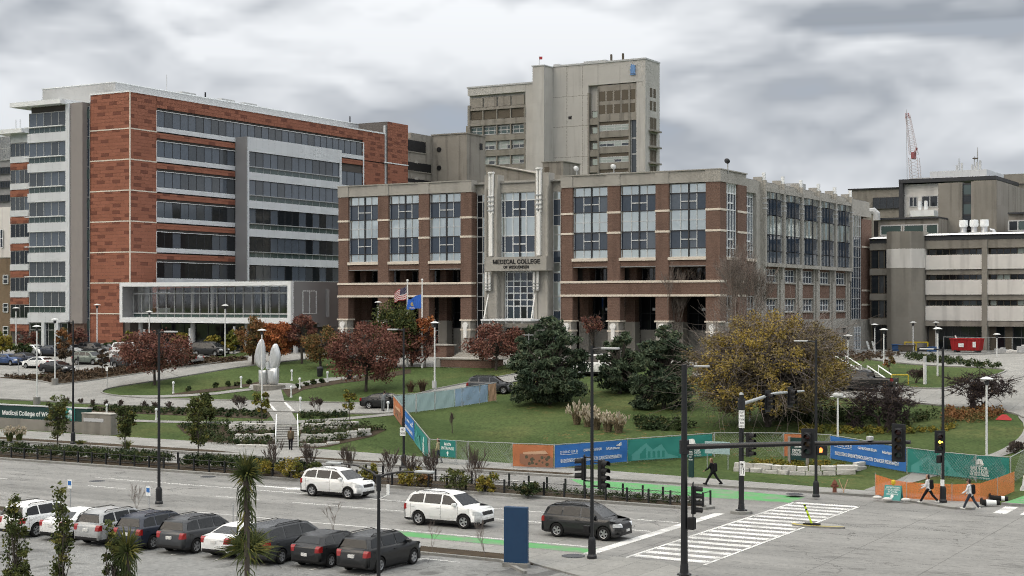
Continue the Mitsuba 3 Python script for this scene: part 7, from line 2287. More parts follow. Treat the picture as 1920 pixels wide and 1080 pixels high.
# ---- knocked delineator on the island
pc = at_z(1522, 984, .10)
k = thing('delineator_post', 'leaning yellow green delineator post on a black rubber foot', 'delineator')
sB = pxm(pc[0], pc[1])
part(k, 'foot', [move(cbox(-.45, .45, -.2, .2, 0, .09, .03), *pc)], 'rubber_m')
top = pc + [-.42, 0, 1.08]
part(k, 'post', [tube([pc + [0, 0, .06], top], [.06, .05], 8)], 'safety_yellow_m', smooth=40)
for f0 in (.45, .7, .9):
    q = pc + (top - pc) * f0
    q2 = pc + (top - pc) * (f0 + .07)
    part(k, 'band', [tube([q, q2], [.066, .064], 8)], 'rubber_m', smooth=40)
# ---- toppled barrels, jersey barrier
for i, (u, v, a, lab) in enumerate(((1858, 949, .45, 'toppled black and white channelizer drum nearest the crossing'), (1874, 941, .25, 'toppled dark channelizer drum farther from the crossing'))):
    pc = at_z(u, v, .03)
    k = thing('traffic_drum', lab, 'traffic drum', 'toppled drums at the kerb')
    rr_ = np.array([math.cos(a), math.sin(a), 0])
    c0 = pc + [0, 0, .2]
    for j in range(5):
        part(k, 'band', [tube([c0 + rr_ * (j * .2 - .5), c0 + rr_ * (j * .2 - .3)], [.2 - .012 * j, .19 - .012 * j], 12)], 'print_white_m' if (j in (1, 2) and i == 0) or j == 3 else 'rubber_m', smooth=40)
    part(k, 'foot', [tube([c0 + rr_ * -.58, c0 + rr_ * -.5], [.3, .3], 8)], 'rubber_m')
pc = at(1916, 920)
k = thing('road_barrier', 'white plastic road barrier cut by the right picture edge', 'barrier')
pf = Polygon([(-.3, 0), (.3, 0), (.3, .15), (.16, .4), (.1, .95), (-.1, .95), (-.16, .4), (-.3, .15)])
v_, f_ = xz_prism(pf, 0, 3.2)
part(k, 'body', [move((v_, f_), pc[0] + .2, pc[1] - .1, pc[2])], 'print_white_m')
part(k, 'fork_slot', [box(pc[0] - .11, pc[0] + .51, pc[1] + q, pc[1] + q + .25, pc[2] + .4, pc[2] + .52) for q in (.6,)], 'rubber_m')
# ---- stone walls: every stone a piece
def stone(rng, L_, D_, H_):
    pts = []
    for x in (-1, 1):
        for y in (-1, 1):
            for z in (0, 1):
                for _ in range(2):
                    pts.append([x * L_ / 2 * rng.uniform(.82, 1.0), y * D_ / 2 * rng.uniform(.8, 1), H_ * (z * rng.uniform(.84, 1.0) + (1 - z) * rng.uniform(0, .1))])
    return man(m3.Manifold.hull_points(np.array(pts)))


def stone_wall(label, uv, heights, seed, slabs=(.75, 1.5), D_=.55, courses=1):
    rng = np.random.default_rng(seed)
    k = thing('stone_wall', label, 'stone wall', 'dry stone garden walls')
    line = LineString([at(u, v)[:2] for u, v in uv])
    for c in range(courses):
        s = 0.0
        while s < line.length - .3:
            L_ = rng.uniform(*slabs)
            H_ = heights * rng.uniform(.8, 1.15)
            q = line.interpolate(min(s + L_ / 2, line.length))
            q2 = line.interpolate(min(s + L_ / 2 + .1, line.length))
            a = math.atan2(q2.y - q.y, q2.x - q.x) if q2.distance(q) > 1e-6 else 0
            z = ground(q.y) - .06 + c * heights * .95
            part(k, 'stone', move(stone(rng, L_ * 1.0, D_ * rng.uniform(.8, 1.2), H_), q.x, q.y + c * .18, z, a + rng.uniform(-.06, .06)), 'wall_stone_m')
            s += L_ * 1.01
    return k


stone_wall('low pale stone wall in front of the flower bed behind the signal poles', [(1376, 883), (1420, 885), (1480, 890), (1540, 890), (1590, 888), (1612, 880)], .34, 300, courses=2)
stone_wall('upper stone terrace wall left of the steps', [(428, 808), (470, 806), (514, 806)], .33, 301, courses=2)
stone_wall('middle stone terrace wall left of the steps', [(440, 826), (480, 826), (514, 826)], .33, 302, courses=2)
stone_wall('lowest stone terrace wall left of the steps', [(444, 838), (480, 839), (516, 840)], .3, 303, (.6, 1.2))
stone_wall('upper stone terrace wall right of the steps', [(562, 806), (610, 804), (660, 802)], .33, 304, courses=2)
stone_wall('middle stone terrace wall right of the steps', [(562, 827), (600, 826), (650, 822), (690, 816)], .33, 305, courses=2)
stone_wall('lowest stone terrace wall right of the steps', [(562, 836), (600, 836), (640, 830)], .28, 306, (.6, 1.2))
# ---- garden steps and rails
k = thing('garden_steps', 'concrete garden steps with white handrails between the stone terraces', 'steps')
a0, a1 = at(538, 840), at(538, 799)
nst, run_ = 9, a1 - a0
rz_ = math.atan2(run_[1], run_[0])
side_ = np.array([math.sin(rz_), -math.cos(rz_), 0]) * .92
Lr = np.hypot(run_[0], run_[1])
for i in range(nst):
    q = a0 + run_ * i / nst
    part(k, 'step', move(box(0, Lr / nst + .3, -.88, .88, -.4, 0), q[0], q[1], a0[2] + run_[2] * (i + 1) / nst + .06, rz_), 'walk_m')
for sd in (-1, 1):
    p0, p1 = a0 + side_ * sd + [0, 0, 1.0], a1 + side_ * sd + [0, 0, 1.05]
    part(k, 'handrail', [tube([p0 - [0, 0, .9], p0, p1, p1 - [0, 0, .9]], .045, 6)], 'print_white_m')
    for f0 in (.33, .66):
        q = p0 + (p1 - p0) * f0
        part(k, 'rail_post', [cyl(q - [0, 0, 1.0], q, .035, n=6)], 'print_white_m')
sp_ = Polygon([at(u, v)[:2] for u, v in [(522, 838), (557, 838), (576, 852), (522, 852)]])
struct('garden_path', drape(sp_.difference(hard), 0.045), 'walk_m', 'short path from the pavement to the garden steps', cat='path')
# ================================================================== campus lamps, sculpture, flags, monument sign
def campus_lamp(label, u, v, vt, base=False, two=False, box_=None):
    p = at(u, v)
    h = zrow(p, vt) - p[2]
    k = thing('campus_lamp', label, 'lamp post', 'pale campus lamp posts')
    if base:
        part(k, 'concrete_base', [move(lathe([(0, -.1), (.38, -.1), (.36, .75), (0, .75)], 10), *p)], 'walk_m', smooth=30)
    part(k, 'pole', [cyl(p - [0, 0, .1], p + [0, 0, h - .25], .085, .07, 8)], 'lamp_white_m', smooth=40)
    if two:
        part(k, 'lamp_head', [move(cbox(-.35, .35, -.15, .15, -.1, .08, .03), p[0], p[1], p[2] + h)], 'lamp_white_m')
        part(k, 'cross_bar', [move(cbox(-.6, .6, -.04, .04, -.2, -.12, .02), p[0], p[1], p[2] + h)], 'lamp_white_m')
    else:
        part(k, 'lamp_neck', [move(lathe([(.07, 0), (.14, .02), (.17, .3), (.1, .32)], 10), p[0], p[1], p[2] + h - .55)], 'dark_frame_m', smooth=30)
        part(k, 'lamp_disc', [move(lathe([(0, -.04), (.44, -.06), (.46, -.02), (.28, .06), (.1, .12), (0, .13)], 16), p[0], p[1], p[2] + h - .1)], 'lamp_white_m', smooth=40)
    if box_:
        part(k, 'meter_box', [cbox(p[0] - .2, p[0] + .2, p[1] - .2, p[1] + .05, zrow(p, box_ + 7), zrow(p, box_ - 7), .02)], 'light_grey_m')
    return k


CL = [(30, 664, 576, 0, 'campus lamp before the left wing of the panelled building'), (69, 758, 610, 1, 'campus lamp on a concrete base beside the monument sign'), (103, 722, 597, 1, 'campus lamp on a concrete base in the mulch bed'),
      (182, 664, 570, 0, 'campus lamp before the terracotta corner'), (280, 664, 583, 0, 'campus lamp below the left part of the pavilion'), (422, 668, 571, 0, 'campus lamp below the right part of the pavilion'),
      (491, 752, 617, 0, 'campus lamp standing right before the silver sculpture'), (815, 735, 603, 0, 'campus lamp with a grey box on the lawn before the entrance'), (709, 668, 565, 0, 'campus lamp before the brick pier left of the flags'),
      (1142, 668, 575, 0, 'campus lamp before the brick arcade right of the entrance'), (1260, 664, 576, 0, 'campus lamp half hidden by the left bare tree'), (1590, 690, 627, 0, 'campus lamp beside the sloping white rails'),
      (1640, 668, 607, 0, 'campus lamp before the brown wall corner at right'), (1657, 686, 616, 0, 'campus lamp with a small arm in the loading yard'), (1712, 660, 603, 0, 'campus lamp before the rounded stair tower'),
      (1755, 658, 603, 0, 'campus lamp farthest back in the loading yard'), (1758, 705, 614, 0, 'campus lamp on the bank left of the red dumpster'), (1869, 670, 625, 0, 'campus lamp right of the red dumpster'),
      (1850, 872, 707, 0, 'campus lamp at the curved walk before the dark bare tree')]
for (u, v, vt, b, lab) in CL:
    campus_lamp(lab, u, v, vt, bool(b), box_=721 if u == 815 else None)
campus_lamp('twin headed flood lamp rising before the golden tree', 1406, 790, 690, two=True)
campus_lamp('flood lamp on a white pole before the shrub belt at right', 1571, 842, 740, two=True)
for i, (u, v, vt) in enumerate(((35, 652, 627), (189, 642, 619), (271, 662, 617), (356, 664, 615), (439, 664, 612), (1734, 720, 668))):
    p = at(u, v)
    k = thing('light_column', ['slim light column at the left wing', 'slim light column at the terracotta corner', 'slim light column under the left of the pavilion', 'slim light column right of the middle round shrub', 'slim light column at the right round shrub', 'slim white column on the bank by the yellow handrail'][i], 'light column', 'slim light columns')
    h = zrow(p, vt) - p[2]
    part(k, 'shaft', [cyl(p - [0, 0, .1], p + [0, 0, h * .78], .16, n=10)], 'lamp_white_m', smooth=40)
    part(k, 'lantern', [cyl(p + [0, 0, h * .78], p + [0, 0, h], .15, n=10)], 'light_grey_m', smooth=40)
for i, (u, v, vt) in enumerate(((325, 738, 715), (452, 727, 705), (200, 776, 757), (293, 787, 765), (547, 714, 693), (546, 745, 723), (562, 730, 708), (614, 717, 696), (727.5, 774, 752), (563, 770, 744))):
    p = at(u, v)
    k = thing('bollard_light', ['bollard light at the left tip of the oval lawn path', 'bollard light just left of the sculpture', 'bollard light right of the monument sign block', 'bollard light on the slope right of the lamp post', 'bollard light behind the sculpture on its right', 'bollard light beside the path right below the sculpture',
                                'bollard light right of the sculpture by the mulch bed', 'bollard light near the dark litter bins', 'bollard light at the left end of the back fence', 'bollard light at the top of the steps path'][i], 'bollard light', 'bollard lights on the lawn')
    h = zrow(p, vt) - p[2]
    part(k, 'post', [move(lathe([(0, -.1), (.15, -.1), (.11, .12), (.08, .2), (.075, h * .78), (0, h * .78)], 10), *p)], 'lamp_white_m', smooth=30)
    part(k, 'lantern', [move(lathe([(0, h * .78), (.12, h * .78), (.14, h * .9), (.08, h), (0, h)], 10), *p)], 'white_frame_m', smooth=30)
# sculpture
k = thing('leaf_sculpture', 'silver sculpture of two tall leaf blades on pillars over a round plinth', 'sculpture')
plain('sculpture_m', (0.58, 0.60, 0.61), 0.32, 0.5, 0.45)
pc = at(505, 729)
sB = pxm(pc[0], pc[1])
part(k, 'plinth', [move(lathe([(0, -.2), (30 / sB, -.2), (30 / sB, .42), (0, .42)], 28), *pc)], 'concrete_m', smooth=30)


def bx_(u):
    return (u - 505) / sB / .866


def bz_(v):
    return (729 - v) / sB


def px2(pts):
    return [(bx_(u), bz_(v)) for u, v in pts]


for (nm, pts, yo, th) in (('blade', curve(px2([(489, 635), (483, 645), (478, 660), (476, 674), (480, 684), (486, 690), (495, 693), (498, 680), (497.5, 655), (494, 638)]), True, 1), -.1, .3),
                          ('blade', curve(px2([(512, 645.5), (507, 655), (503, 672), (503, 685), (507, 694), (514, 697), (520, 690), (524.5, 678), (525, 665), (521, 652), (517, 644)]), True, 1), .2, .34),
                          ('pillar', px2([(485, 694), (499, 694), (499, 700), (496, 721), (486, 721), (485, 712)]), 0, .45), ('pillar', px2([(497, 680), (501, 684), (502, 700), (499, 721), (494, 721), (495, 700)]), .5, .35),
                          ('pillar', px2([(502, 690), (522, 690), (521.5, 712), (519, 721), (506, 721), (503, 708)]), .1, .5), ('pillar', px2([(502, 680), (506, 678), (508, 692), (503, 692)]), -.3, .3)):
    pg = Polygon(pts).buffer(0)
    hull = []
    for sgn in (-1, 1):
        for a, w in ((0, .35), (.16, .8), (.32, 1.0)):
            q = pg.buffer(-a)
            if q.is_empty:
                continue
            q = max(getattr(q, 'geoms', [q]), key=lambda g: g.area)
            c = np.array(q.exterior.coords)[:-1]
            hull.append(np.column_stack([c[:, 0], np.full(len(c), yo + sgn * th * w), c[:, 1]]))
    part(k, nm, move(man(m3.Manifold.hull_points(np.vstack(hull))), pc[0], pc[1], pc[2]), 'sculpture_m', smooth=35)
# flags
def flag_pole(label, u, v, vt):
    p = at(u, v)
    k = thing('flagpole', label, 'flagpole', 'white flagpoles')
    h = zrow(p, vt) - p[2]
    part(k, 'pole', [cyl(p - [0, 0, .1], p + [0, 0, h], .12, .07, 10)], 'white_paint_m', smooth=40)
    part(k, 'ball', [move(lathe([(0, -.14), (.1, -.1), (.14, 0), (.1, .1), (0, .14)], 10), p[0], p[1], p[2] + h + .12)], 'white_paint_m', smooth=True)
    return p


plain('flag_red_m', (0.33, 0.045, 0.050), 0.8, 0.1)
plain('flag_white_m', (0.62, 0.58, 0.57), 0.8, 0.1)
plain('flag_navy_m', (0.030, 0.030, 0.070), 0.8, 0.1)
plain('flag_blue_m', (0.040, 0.130, 0.500), 0.8, 0.1)
plain('flag_gold_m', (0.36, 0.30, 0.16), 0.8, 0.1)
f1, f2 = flag_pole('left white flagpole flying the striped flag', 764, 688, 528), flag_pole('right white flagpole flying the blue flag', 791.5, 690, 527)


def cloth(p, ztop, hoist, fly, drop, seed, nx=18, ny=26):
    """Points of a drooping flag flying towards -X from its pole."""
    g = np.zeros((ny + 1, nx + 1, 3))
    for j in range(ny + 1):
        for i in range(nx + 1):
            s, t = i / nx, j / ny
            g[j, i] = [p[0] - .12 - s * fly * (1 - .12 * s), p[1] + .16 * math.sin(s * 7 + t * 1.5 + seed) * s ** .5, ztop - hoist * (t * (1 - .28 * s)) - drop * s ** .9 - .05 * math.sin(s * 9 + seed)]
    return g


def patch(g, j0, j1, i0, i1):
    ny, nx = j1 - j0, i1 - i0
    q = g[j0:j1 + 1, i0:i1 + 1]
    v = np.concatenate([q.reshape(-1, 3), q.reshape(-1, 3) + [0, .012, 0]])
    f = []
    for s in (0, 1):
        o = s * (ny + 1) * (nx + 1)
        for j in range(ny):
            for i in range(nx):
                a = o + j * (nx + 1) + i
                b, c, d = a + 1, a + nx + 2, a + nx + 1
                f += [[a, c, b], [a, d, c]] if s else [[a, b, c], [a, c, d]]
    return v, np.array(f)


k = thing('striped_flag', 'red and white striped flag with navy corner flying from the left pole', 'flag')
g = cloth(f1, zrow(f1, 535), 1.5, 2.0, .85, 0)
part(k, 'canton', patch(g, 0, 14, 0, 8), 'flag_navy_m', smooth=True)
for s in range(13):
    part(k, 'stripe', patch(g, 2 * s, 2 * s + 2, 8 if s < 7 else 0, 18), 'flag_red_m' if s % 2 == 0 else 'flag_white_m', smooth=True)
stars = [prism(Point(0, 0).buffer(.018, 2), 0, .004)]
part(k, 'stars', [(np.stack([q[0][:, 0], q[0][:, 2] - .008, q[0][:, 1]], 1) + g[j, i], q[1]) for j in range(1, 14, 2) for i in range(1, 8) for q in stars], 'flag_white_m', kind='stuff')
k = thing('blue_flag', 'bright blue flag with a pale seal flying from the right pole', 'flag')
g = cloth(f2, zrow(f2, 551), 1.55, 2.1, .7, 2)
part(k, 'field', patch(g, 0, 26, 0, 18), 'flag_blue_m', smooth=True)
c = g[13, 11]
part(k, 'seal', (lambda q: (np.stack([q[0][:, 0], q[0][:, 2], q[0][:, 1]], 1) + c + [0, -.03, 0], q[1]))(prism(affinity.scale(Point(0, 0).buffer(.26, 10), 1, .9), 0, .004)), 'flag_gold_m')
tm = lettering('WISCONSIN', .15, .95, True, True)
part(k, 'lettering', place_text(tm, c + [0, -.05, -.5], F.right, F.up), 'flag_white_m')
# monument sign
b0, b1 = at(-60, 806), at(163, 803)
k = thing('monument_sign', 'long dark green wall sign reading Medical College of Wisconsin', 'sign')
yM = (b0[1] + b1[1]) / 2 + .4
MS = FrontY(yM)
gz0 = ground(yM)
xa, xb = MS.s(-90), MS.s(163)
part(k, 'wall', [box(xa, xb, yM, yM + .6, MS.z(80, 787), MS.z(80, 763))], 'sign_dark_m')
part(k, 'plinth', [box(xa, xb + .1, yM + .02, yM + .62, gz0 - .6, MS.z(80, 787) - .002)], 'concrete_m')
part(k, 'cap', [box(xa - .05, xb + .06, yM - .06, yM + .66, MS.z(80, 763), MS.z(80, 761.5))], 'grey_metal_m')
tm = lettering('Medical College of Wisconsin', .42, MS.s(122) - MS.s(4))
part(k, 'lettering', place_text(tm, (MS.s(4), yM - .004, MS.z(60, 780)), F.right, F.up), 'print_white_m', label='white lettering Medical College of Wisconsin')
em_ = part(k, 'emblem_panel', [box(MS.s(124), MS.s(141), yM - .05, yM - .002, MS.z(130, 789), MS.z(130, 764))], 'teal_m')
xe = (MS.s(124) + MS.s(141)) / 2
part(em_, 'emblem', place_text(emblem(.5), (xe, yM - .053, MS.z(130, 775)), F.right, F.up), 'print_white_m')
for t, z, h in (('MEDICAL', 778.5, .12), ('COLLEGE', 782, .12), ('OF WISCONSIN', 785, .09)):
    part(em_, 'lettering', place_text(lettering(t, h, .7, True, True), (xe, yM - .053, MS.z(130, z)), F.right, F.up), 'print_white_m')
k = thing('stone_sign_block', 'grey stone block with blank name panel at the right end of the green sign', 'stone block')
yb2 = yM - .5
SB2 = FrontY(yb2)
part(k, 'block', [cbox(SB2.s(153), SB2.s(208), yb2, yb2 + 1.3, gz0 - .5, SB2.z(180, 777), .03)], 'concrete_m')
part(k, 'cap', [cbox(SB2.s(152.5), SB2.s(208.5), yb2 - .05, yb2 + 1.35, SB2.z(180, 777), SB2.z(180, 775), .02)], 'limestone_m')
part(k, 'name_panel', [box(SB2.s(157), SB2.s(194), yb2 - .03, yb2, SB2.z(180, 791), SB2.z(180, 784.5))], 'light_grey_m')
# bins, planters
for i, (u, v) in enumerate(((600, 706), (655, 711))):
    p = at(u, v)
    k = thing('litter_bin', ['left dark litter bin beside the lawn path', 'right dark litter bin under the large red tree'][i], 'litter bin', 'dark litter bins')
    part(k, 'body', [move(lathe([(0, 0), (.3, 0), (.34, .85), (.3, .95), (0, .95)], 14), *p)], 'black_m', smooth=30)
    part(k, 'lid', [move(lathe([(.34, .86), (.37, .9), (.3, 1.05), (0, 1.08)], 14), *p)], 'dark_frame_m', smooth=30)
p0, p1 = at(818, 689), at(928, 690)
PF = FrontY((p0[1] + p1[1]) / 2)
k = thing('planter_wall', 'low brick planter wall with a pale cap before the entrance', 'planter')
part(k, 'wall', [box(PF.s(823), PF.s(921), PF.y, PF.y + 2.6, 5.0, PF.z(870, 674.5))], 'brick_m')
part(k, 'cap', [box(PF.s(818), PF.s(926), PF.y - .12, PF.y + 2.8, PF.z(870, 674.5), PF.z(870, 672))], 'limestone_m')
part(k, 'end_block', [box(PF.s(818), PF.s(826), PF.y - .1, PF.y + 2.7, 5.0, PF.z(870, 674.6))], 'limestone_m')
BX_ = FrontY(156.2)
k = thing('brick_booth_wall', 'square brick wall with white cap right of the flagpoles', 'brick wall')
part(k, 'wall', [box(BX_.s(794), BX_.s(837), 156.2, 158.0, 5.2, BX_.z(815, 648))], 'brick_m')
part(k, 'cap', [box(BX_.s(790), BX_.s(840), 156.05, 158.2, BX_.z(815, 648), BX_.z(815, 645.5))], 'limestone_m')
# rails on the right bank
def rail(label, pts, r, mat, group=None, posts=()):
    k = thing('handrail', label, 'handrail', group)
    q = [at(u, v) * [1, 1, 0] + [0, 0, zrow(at(u, v), vt)] for (u, v, vt) in pts]
    part(k, 'rail', [tube(q, r, 6)], mat)
    for (u, v, vt) in pts:
        g_ = at(u, v)
        part(k, 'post', [cyl(g_ - [0, 0, .1], [g_[0], g_[1], zrow(g_, vt)], r * .8, n=5)], mat)


rail('left white handrail of the upper bank steps', [(1567, 682, 668), (1610, 708, 693)], .06, 'print_white_m', 'white handrails on the bank')
rail('right white handrail of the upper bank steps', [(1585, 682, 667), (1615, 702, 686)], .06, 'print_white_m', 'white handrails on the bank')
rail('left white handrail of the lower bank steps', [(1626, 702, 686), (1660, 724, 709)], .06, 'print_white_m', 'white handrails on the bank')
rail('right white handrail of the lower bank steps', [(1647, 702, 686), (1672, 718, 703)], .06, 'print_white_m', 'white handrails on the bank')
rail('yellow handrail at the foot of the bank steps', [(1672, 720, 703), (1703, 721, 703)], .055, 'yellow_m')
bs = Polygon([at(u, v)[:2] for u, v in [(1568, 684), (1584, 682), (1672, 722), (1655, 728)]])
k = thing('bank_steps', 'long flight of concrete steps down the bank between white rails', 'steps')
pa, pb = at(1572, 683), at(1664, 724)
for i in range(16):
    q = pa + (pb - pa) * i / 16
    a = math.atan2(pb[1] - pa[1], pb[0] - pa[0])
    part(k, 'step', move(box(0, .8, -.8, .8, -.4, .1), q[0], q[1], ground(q[1]), a), 'walk_m')
# yard clutter
def YP(u, v):
    return at(u, v)


k = thing('red_dumpster', 'large red steel dumpster standing in the loading yard', 'dumpster')
DP = FrontY(204.0)
dx0, dx1, dzb, dzt = DP.s(1783), DP.s(1836), 5.65, DP.z(1810, 636.5)
sk = Polygon([(dx0 + .1, dzb + .25), (dx0 - .15, dzt), (dx1 + .1, dzt), (dx1 - .1, dzb + .25)])
part(k, 'tub', xz_prism(sk, 204.0, 206.4), 'red_paint_m')
for q in range(7):
    x = dx0 + .35 + q * (dx1 - dx0 - .6) / 6
    ubox(k, 'rib', box(x - .07, x + .07, 203.86, 204.0, dzb + .26, dzt - .02), 'red_paint_m')
ubox(k, 'rim', box(dx0 - .2, dx1 + .15, 203.84, 206.5, dzt, dzt + .12), 'red_paint_m')
ubox(k, 'notice', box(dx0 + 1.0, dx0 + 1.7, 203.83, 203.858, dzt - 1.0, dzt - .5), 'print_white_m')
ubox(k, 'notice', box(dx1 - .8, dx1 - .4, 203.83, 203.858, dzt - 1.0, dzt - .3), 'print_white_m')
for x in (dx0 + .4, dx1 - .6):
    ubox(k, 'runner', box(x, x + .3, 203.9, 206.2, 5.5, dzb + .3), 'dark_frame_m')
part(k, 'plank', [tube([(dx0 + .6, 205, dzt - .3), (dx0 + .3, 205, dzt + .5)], .09, 5)], 'print_white_m')
k = thing('blue_bin', 'blue plastic bin left of the brown skip in the yard', 'bin')
QP = FrontY(206.0)
part(k, 'tub', [cbox(QP.s(1672), QP.s(1688), 206, 207.2, 5.6, QP.z(1680, 647), .05)], 'bin_blue_m')
part(k, 'lid', [cbox(QP.s(1671), QP.s(1689), 205.9, 207.3, QP.z(1680, 647), QP.z(1680, 645.5), .03)], 'bin_blue_m')
k = thing('brown_skip', 'dark brown skip below the yellow frame in the yard', 'skip')
part(k, 'tub', xz_prism(Polygon([(QP.s(1696), 5.7), (QP.s(1694), QP.z(1705, 647)), (QP.s(1720), QP.z(1705, 647)), (QP.s(1718), 5.7)]), 203.4, 205.2), 'louvre_m')
part(k, 'rim', [box(QP.s(1693.5), QP.s(1720.5), 203.3, 205.3, QP.z(1705, 647), QP.z(1705, 645.8))], 'louvre_m')
k = thing('yellow_rack', 'yellow steel rack standing behind the brown skip', 'rack')
for x in (QP.s(1691), QP.s(1712), QP.s(1734)):
    ubox(k, 'leg', box(x - .08, x + .08, 207.4, 207.56, 5.5, QP.z(1710, 643)), 'yellow_m')
ubox(k, 'beam', box(QP.s(1690), QP.s(1735), 207.38, 207.58, QP.z(1710, 643.2), QP.z(1710, 641)), 'yellow_m')
for i, (u0, u1, vt, m, lab) in enumerate(((1722, 1738, 648, 'dark_frame_m', 'dark covered pile left of the long tarp pile'), (1740, 1756, 649, 'bin_blue_m', 'dark blue tarp pile right of the brown skip'), (1866, 1886, 651, 'grey_metal_m', 'grey stack of pallets right of the dumpster'), (1888, 1906, 654, 'pale_panel_m', 'pale heap of sacks beside the pallet stack'), (1908, 1925, 645, 'light_grey_m', 'pale wrapped crate at the right picture edge'))):
    k = thing('yard_pile', lab, 'pile', 'piles in the loading yard')
    x0, x1 = QP.s(u0), QP.s(u1)
    z1 = QP.z((u0 + u1) / 2, vt)
    rng = np.random.default_rng(400 + i)
    for q in range(4):
        a, b = x0 + (x1 - x0) * q / 4, x0 + (x1 - x0) * (q + 1) / 4 + .1
        part(k, 'bale', move(stone(rng, b - a + .1, 1.4, (z1 - 5.55) * rng.uniform(.75, 1.05)), (a + b) / 2, 206.2, 5.5), m)
for i, (u0, v0, u1, v1) in enumerate(((1617, 640, 1624, 654), (1627, 640, 1634, 655))):
    k = single('leaning_panel', xz_prism(Polygon([(QP.s(u0), QP.z(u0, v0)), (QP.s(u0 + 3), QP.z(u0, v0)), (QP.s(u1 + 2), 5.55), (QP.s(u1 - 2), 5.55)]), 207.6, 207.75), 'print_white_m', ['left white panel leaning at the yard doors', 'right white panel leaning at the yard doors'][i], 'panel', 'white leaning panels')
k = thing('yard_fence', 'chain link fence before the ground floor of the banded office', 'fence')
for x in np.arange(QP.s(1760), 18, 3.0):
    part(k, 'post', [cyl((x, 208.5, 5.4), (x, 208.5, QP.z(1800, 633)), .04, n=5)], 'galv_m')
part(k, 'rail', [cyl((QP.s(1760), 208.5, QP.z(1800, 633)), (18, 208.5, QP.z(1800, 633)), .035, n=5)], 'galv_m')
part(k, 'rail', [cyl((QP.s(1760), 208.5, 5.8), (18, 208.5, 5.8), .03, n=5)], 'galv_m')
p = at(1883, 787)
k = thing('red_tarp', 'small red cover lying on the lawn at right', 'tarp')
part(k, 'cover', move(man(m3.Manifold.hull_points(np.array([(-.6, -.4, 0), (.6, -.35, 0), (.55, .4, 0), (-.5, .4, 0), (-.15, .05, .42), (.2, .0, .4), (-.4, -.1, .25)]))), *p), 'red_paint_m')
# little signs in the campus lot
for i, (u, v, vt) in enumerate(((35, 708, 672), (147, 699, 668), (209, 694, 670), (201, 728, 687), (341, 655, 634), (366, 655, 634), (418, 655, 634), (163, 655, 643))):
    p = at(u, v)
    h = zrow(p, vt) - p[2]
    k = thing('lot_sign', ['thin sign post by the blue parked car', 'thin sign post left of the green car', 'thin sign post before the dark parked wagon', 'thin sign post at the drive edge under the mulch bed', 'small white lot sign left of the green round shrub', 'small white lot sign right of the middle round shrub', 'small white lot sign under the right pavilion', 'small white lot sign behind the silver green car'][i], 'sign post', 'small sign posts in the campus lot')
    part(k, 'post', [cyl(p - [0, 0, .1], p + [0, 0, h], .035, n=5)], 'grey_metal_m')
    part(k, 'plate', [box(p[0] - .17, p[0] + .17, p[1] - .06, p[1] - .04, p[2] + h - .5, p[2] + h)], 'print_white_m' if i > 2 else 'dark_frame_m')
# ================================================================== vehicles
plain('tyre_m', (0.014, 0.014, 0.014), 0.85, 0.2)
plain('alloy_m', (0.42, 0.43, 0.44), 0.3, 0.5, 0.6)
plain('car_glass_m', (0.008, 0.010, 0.012), 0.06, 0.45)
plain('trim_m', (0.020, 0.020, 0.021), 0.6, 0.3)
plain('tail_lamp_m', (0.26, 0.012, 0.012), 0.2, 0.6)
plain('head_lamp_m', (0.55, 0.57, 0.58), 0.15, 0.8)
plain('plate_m', (0.60, 0.60, 0.58), 0.5, 0.3)
PAINT = {'white': (.66, .67, .66), 'silver': (.34, .35, .35), 'black': (.010, .011, .012), 'charcoal': (.035, .038, .042), 'green': (.16, .19, .165), 'blue': (.030, .065, .17), 'navy': (.016, .022, .038), 'grey': (.16, .165, .17)}
for n_, c_ in PAINT.items():
    plain('paint_%s_m' % n_, c_, 0.32, 0.5, 0.0 if n_ == 'white' else .15, clearcoat=.8, clearcoat_gloss=.9)
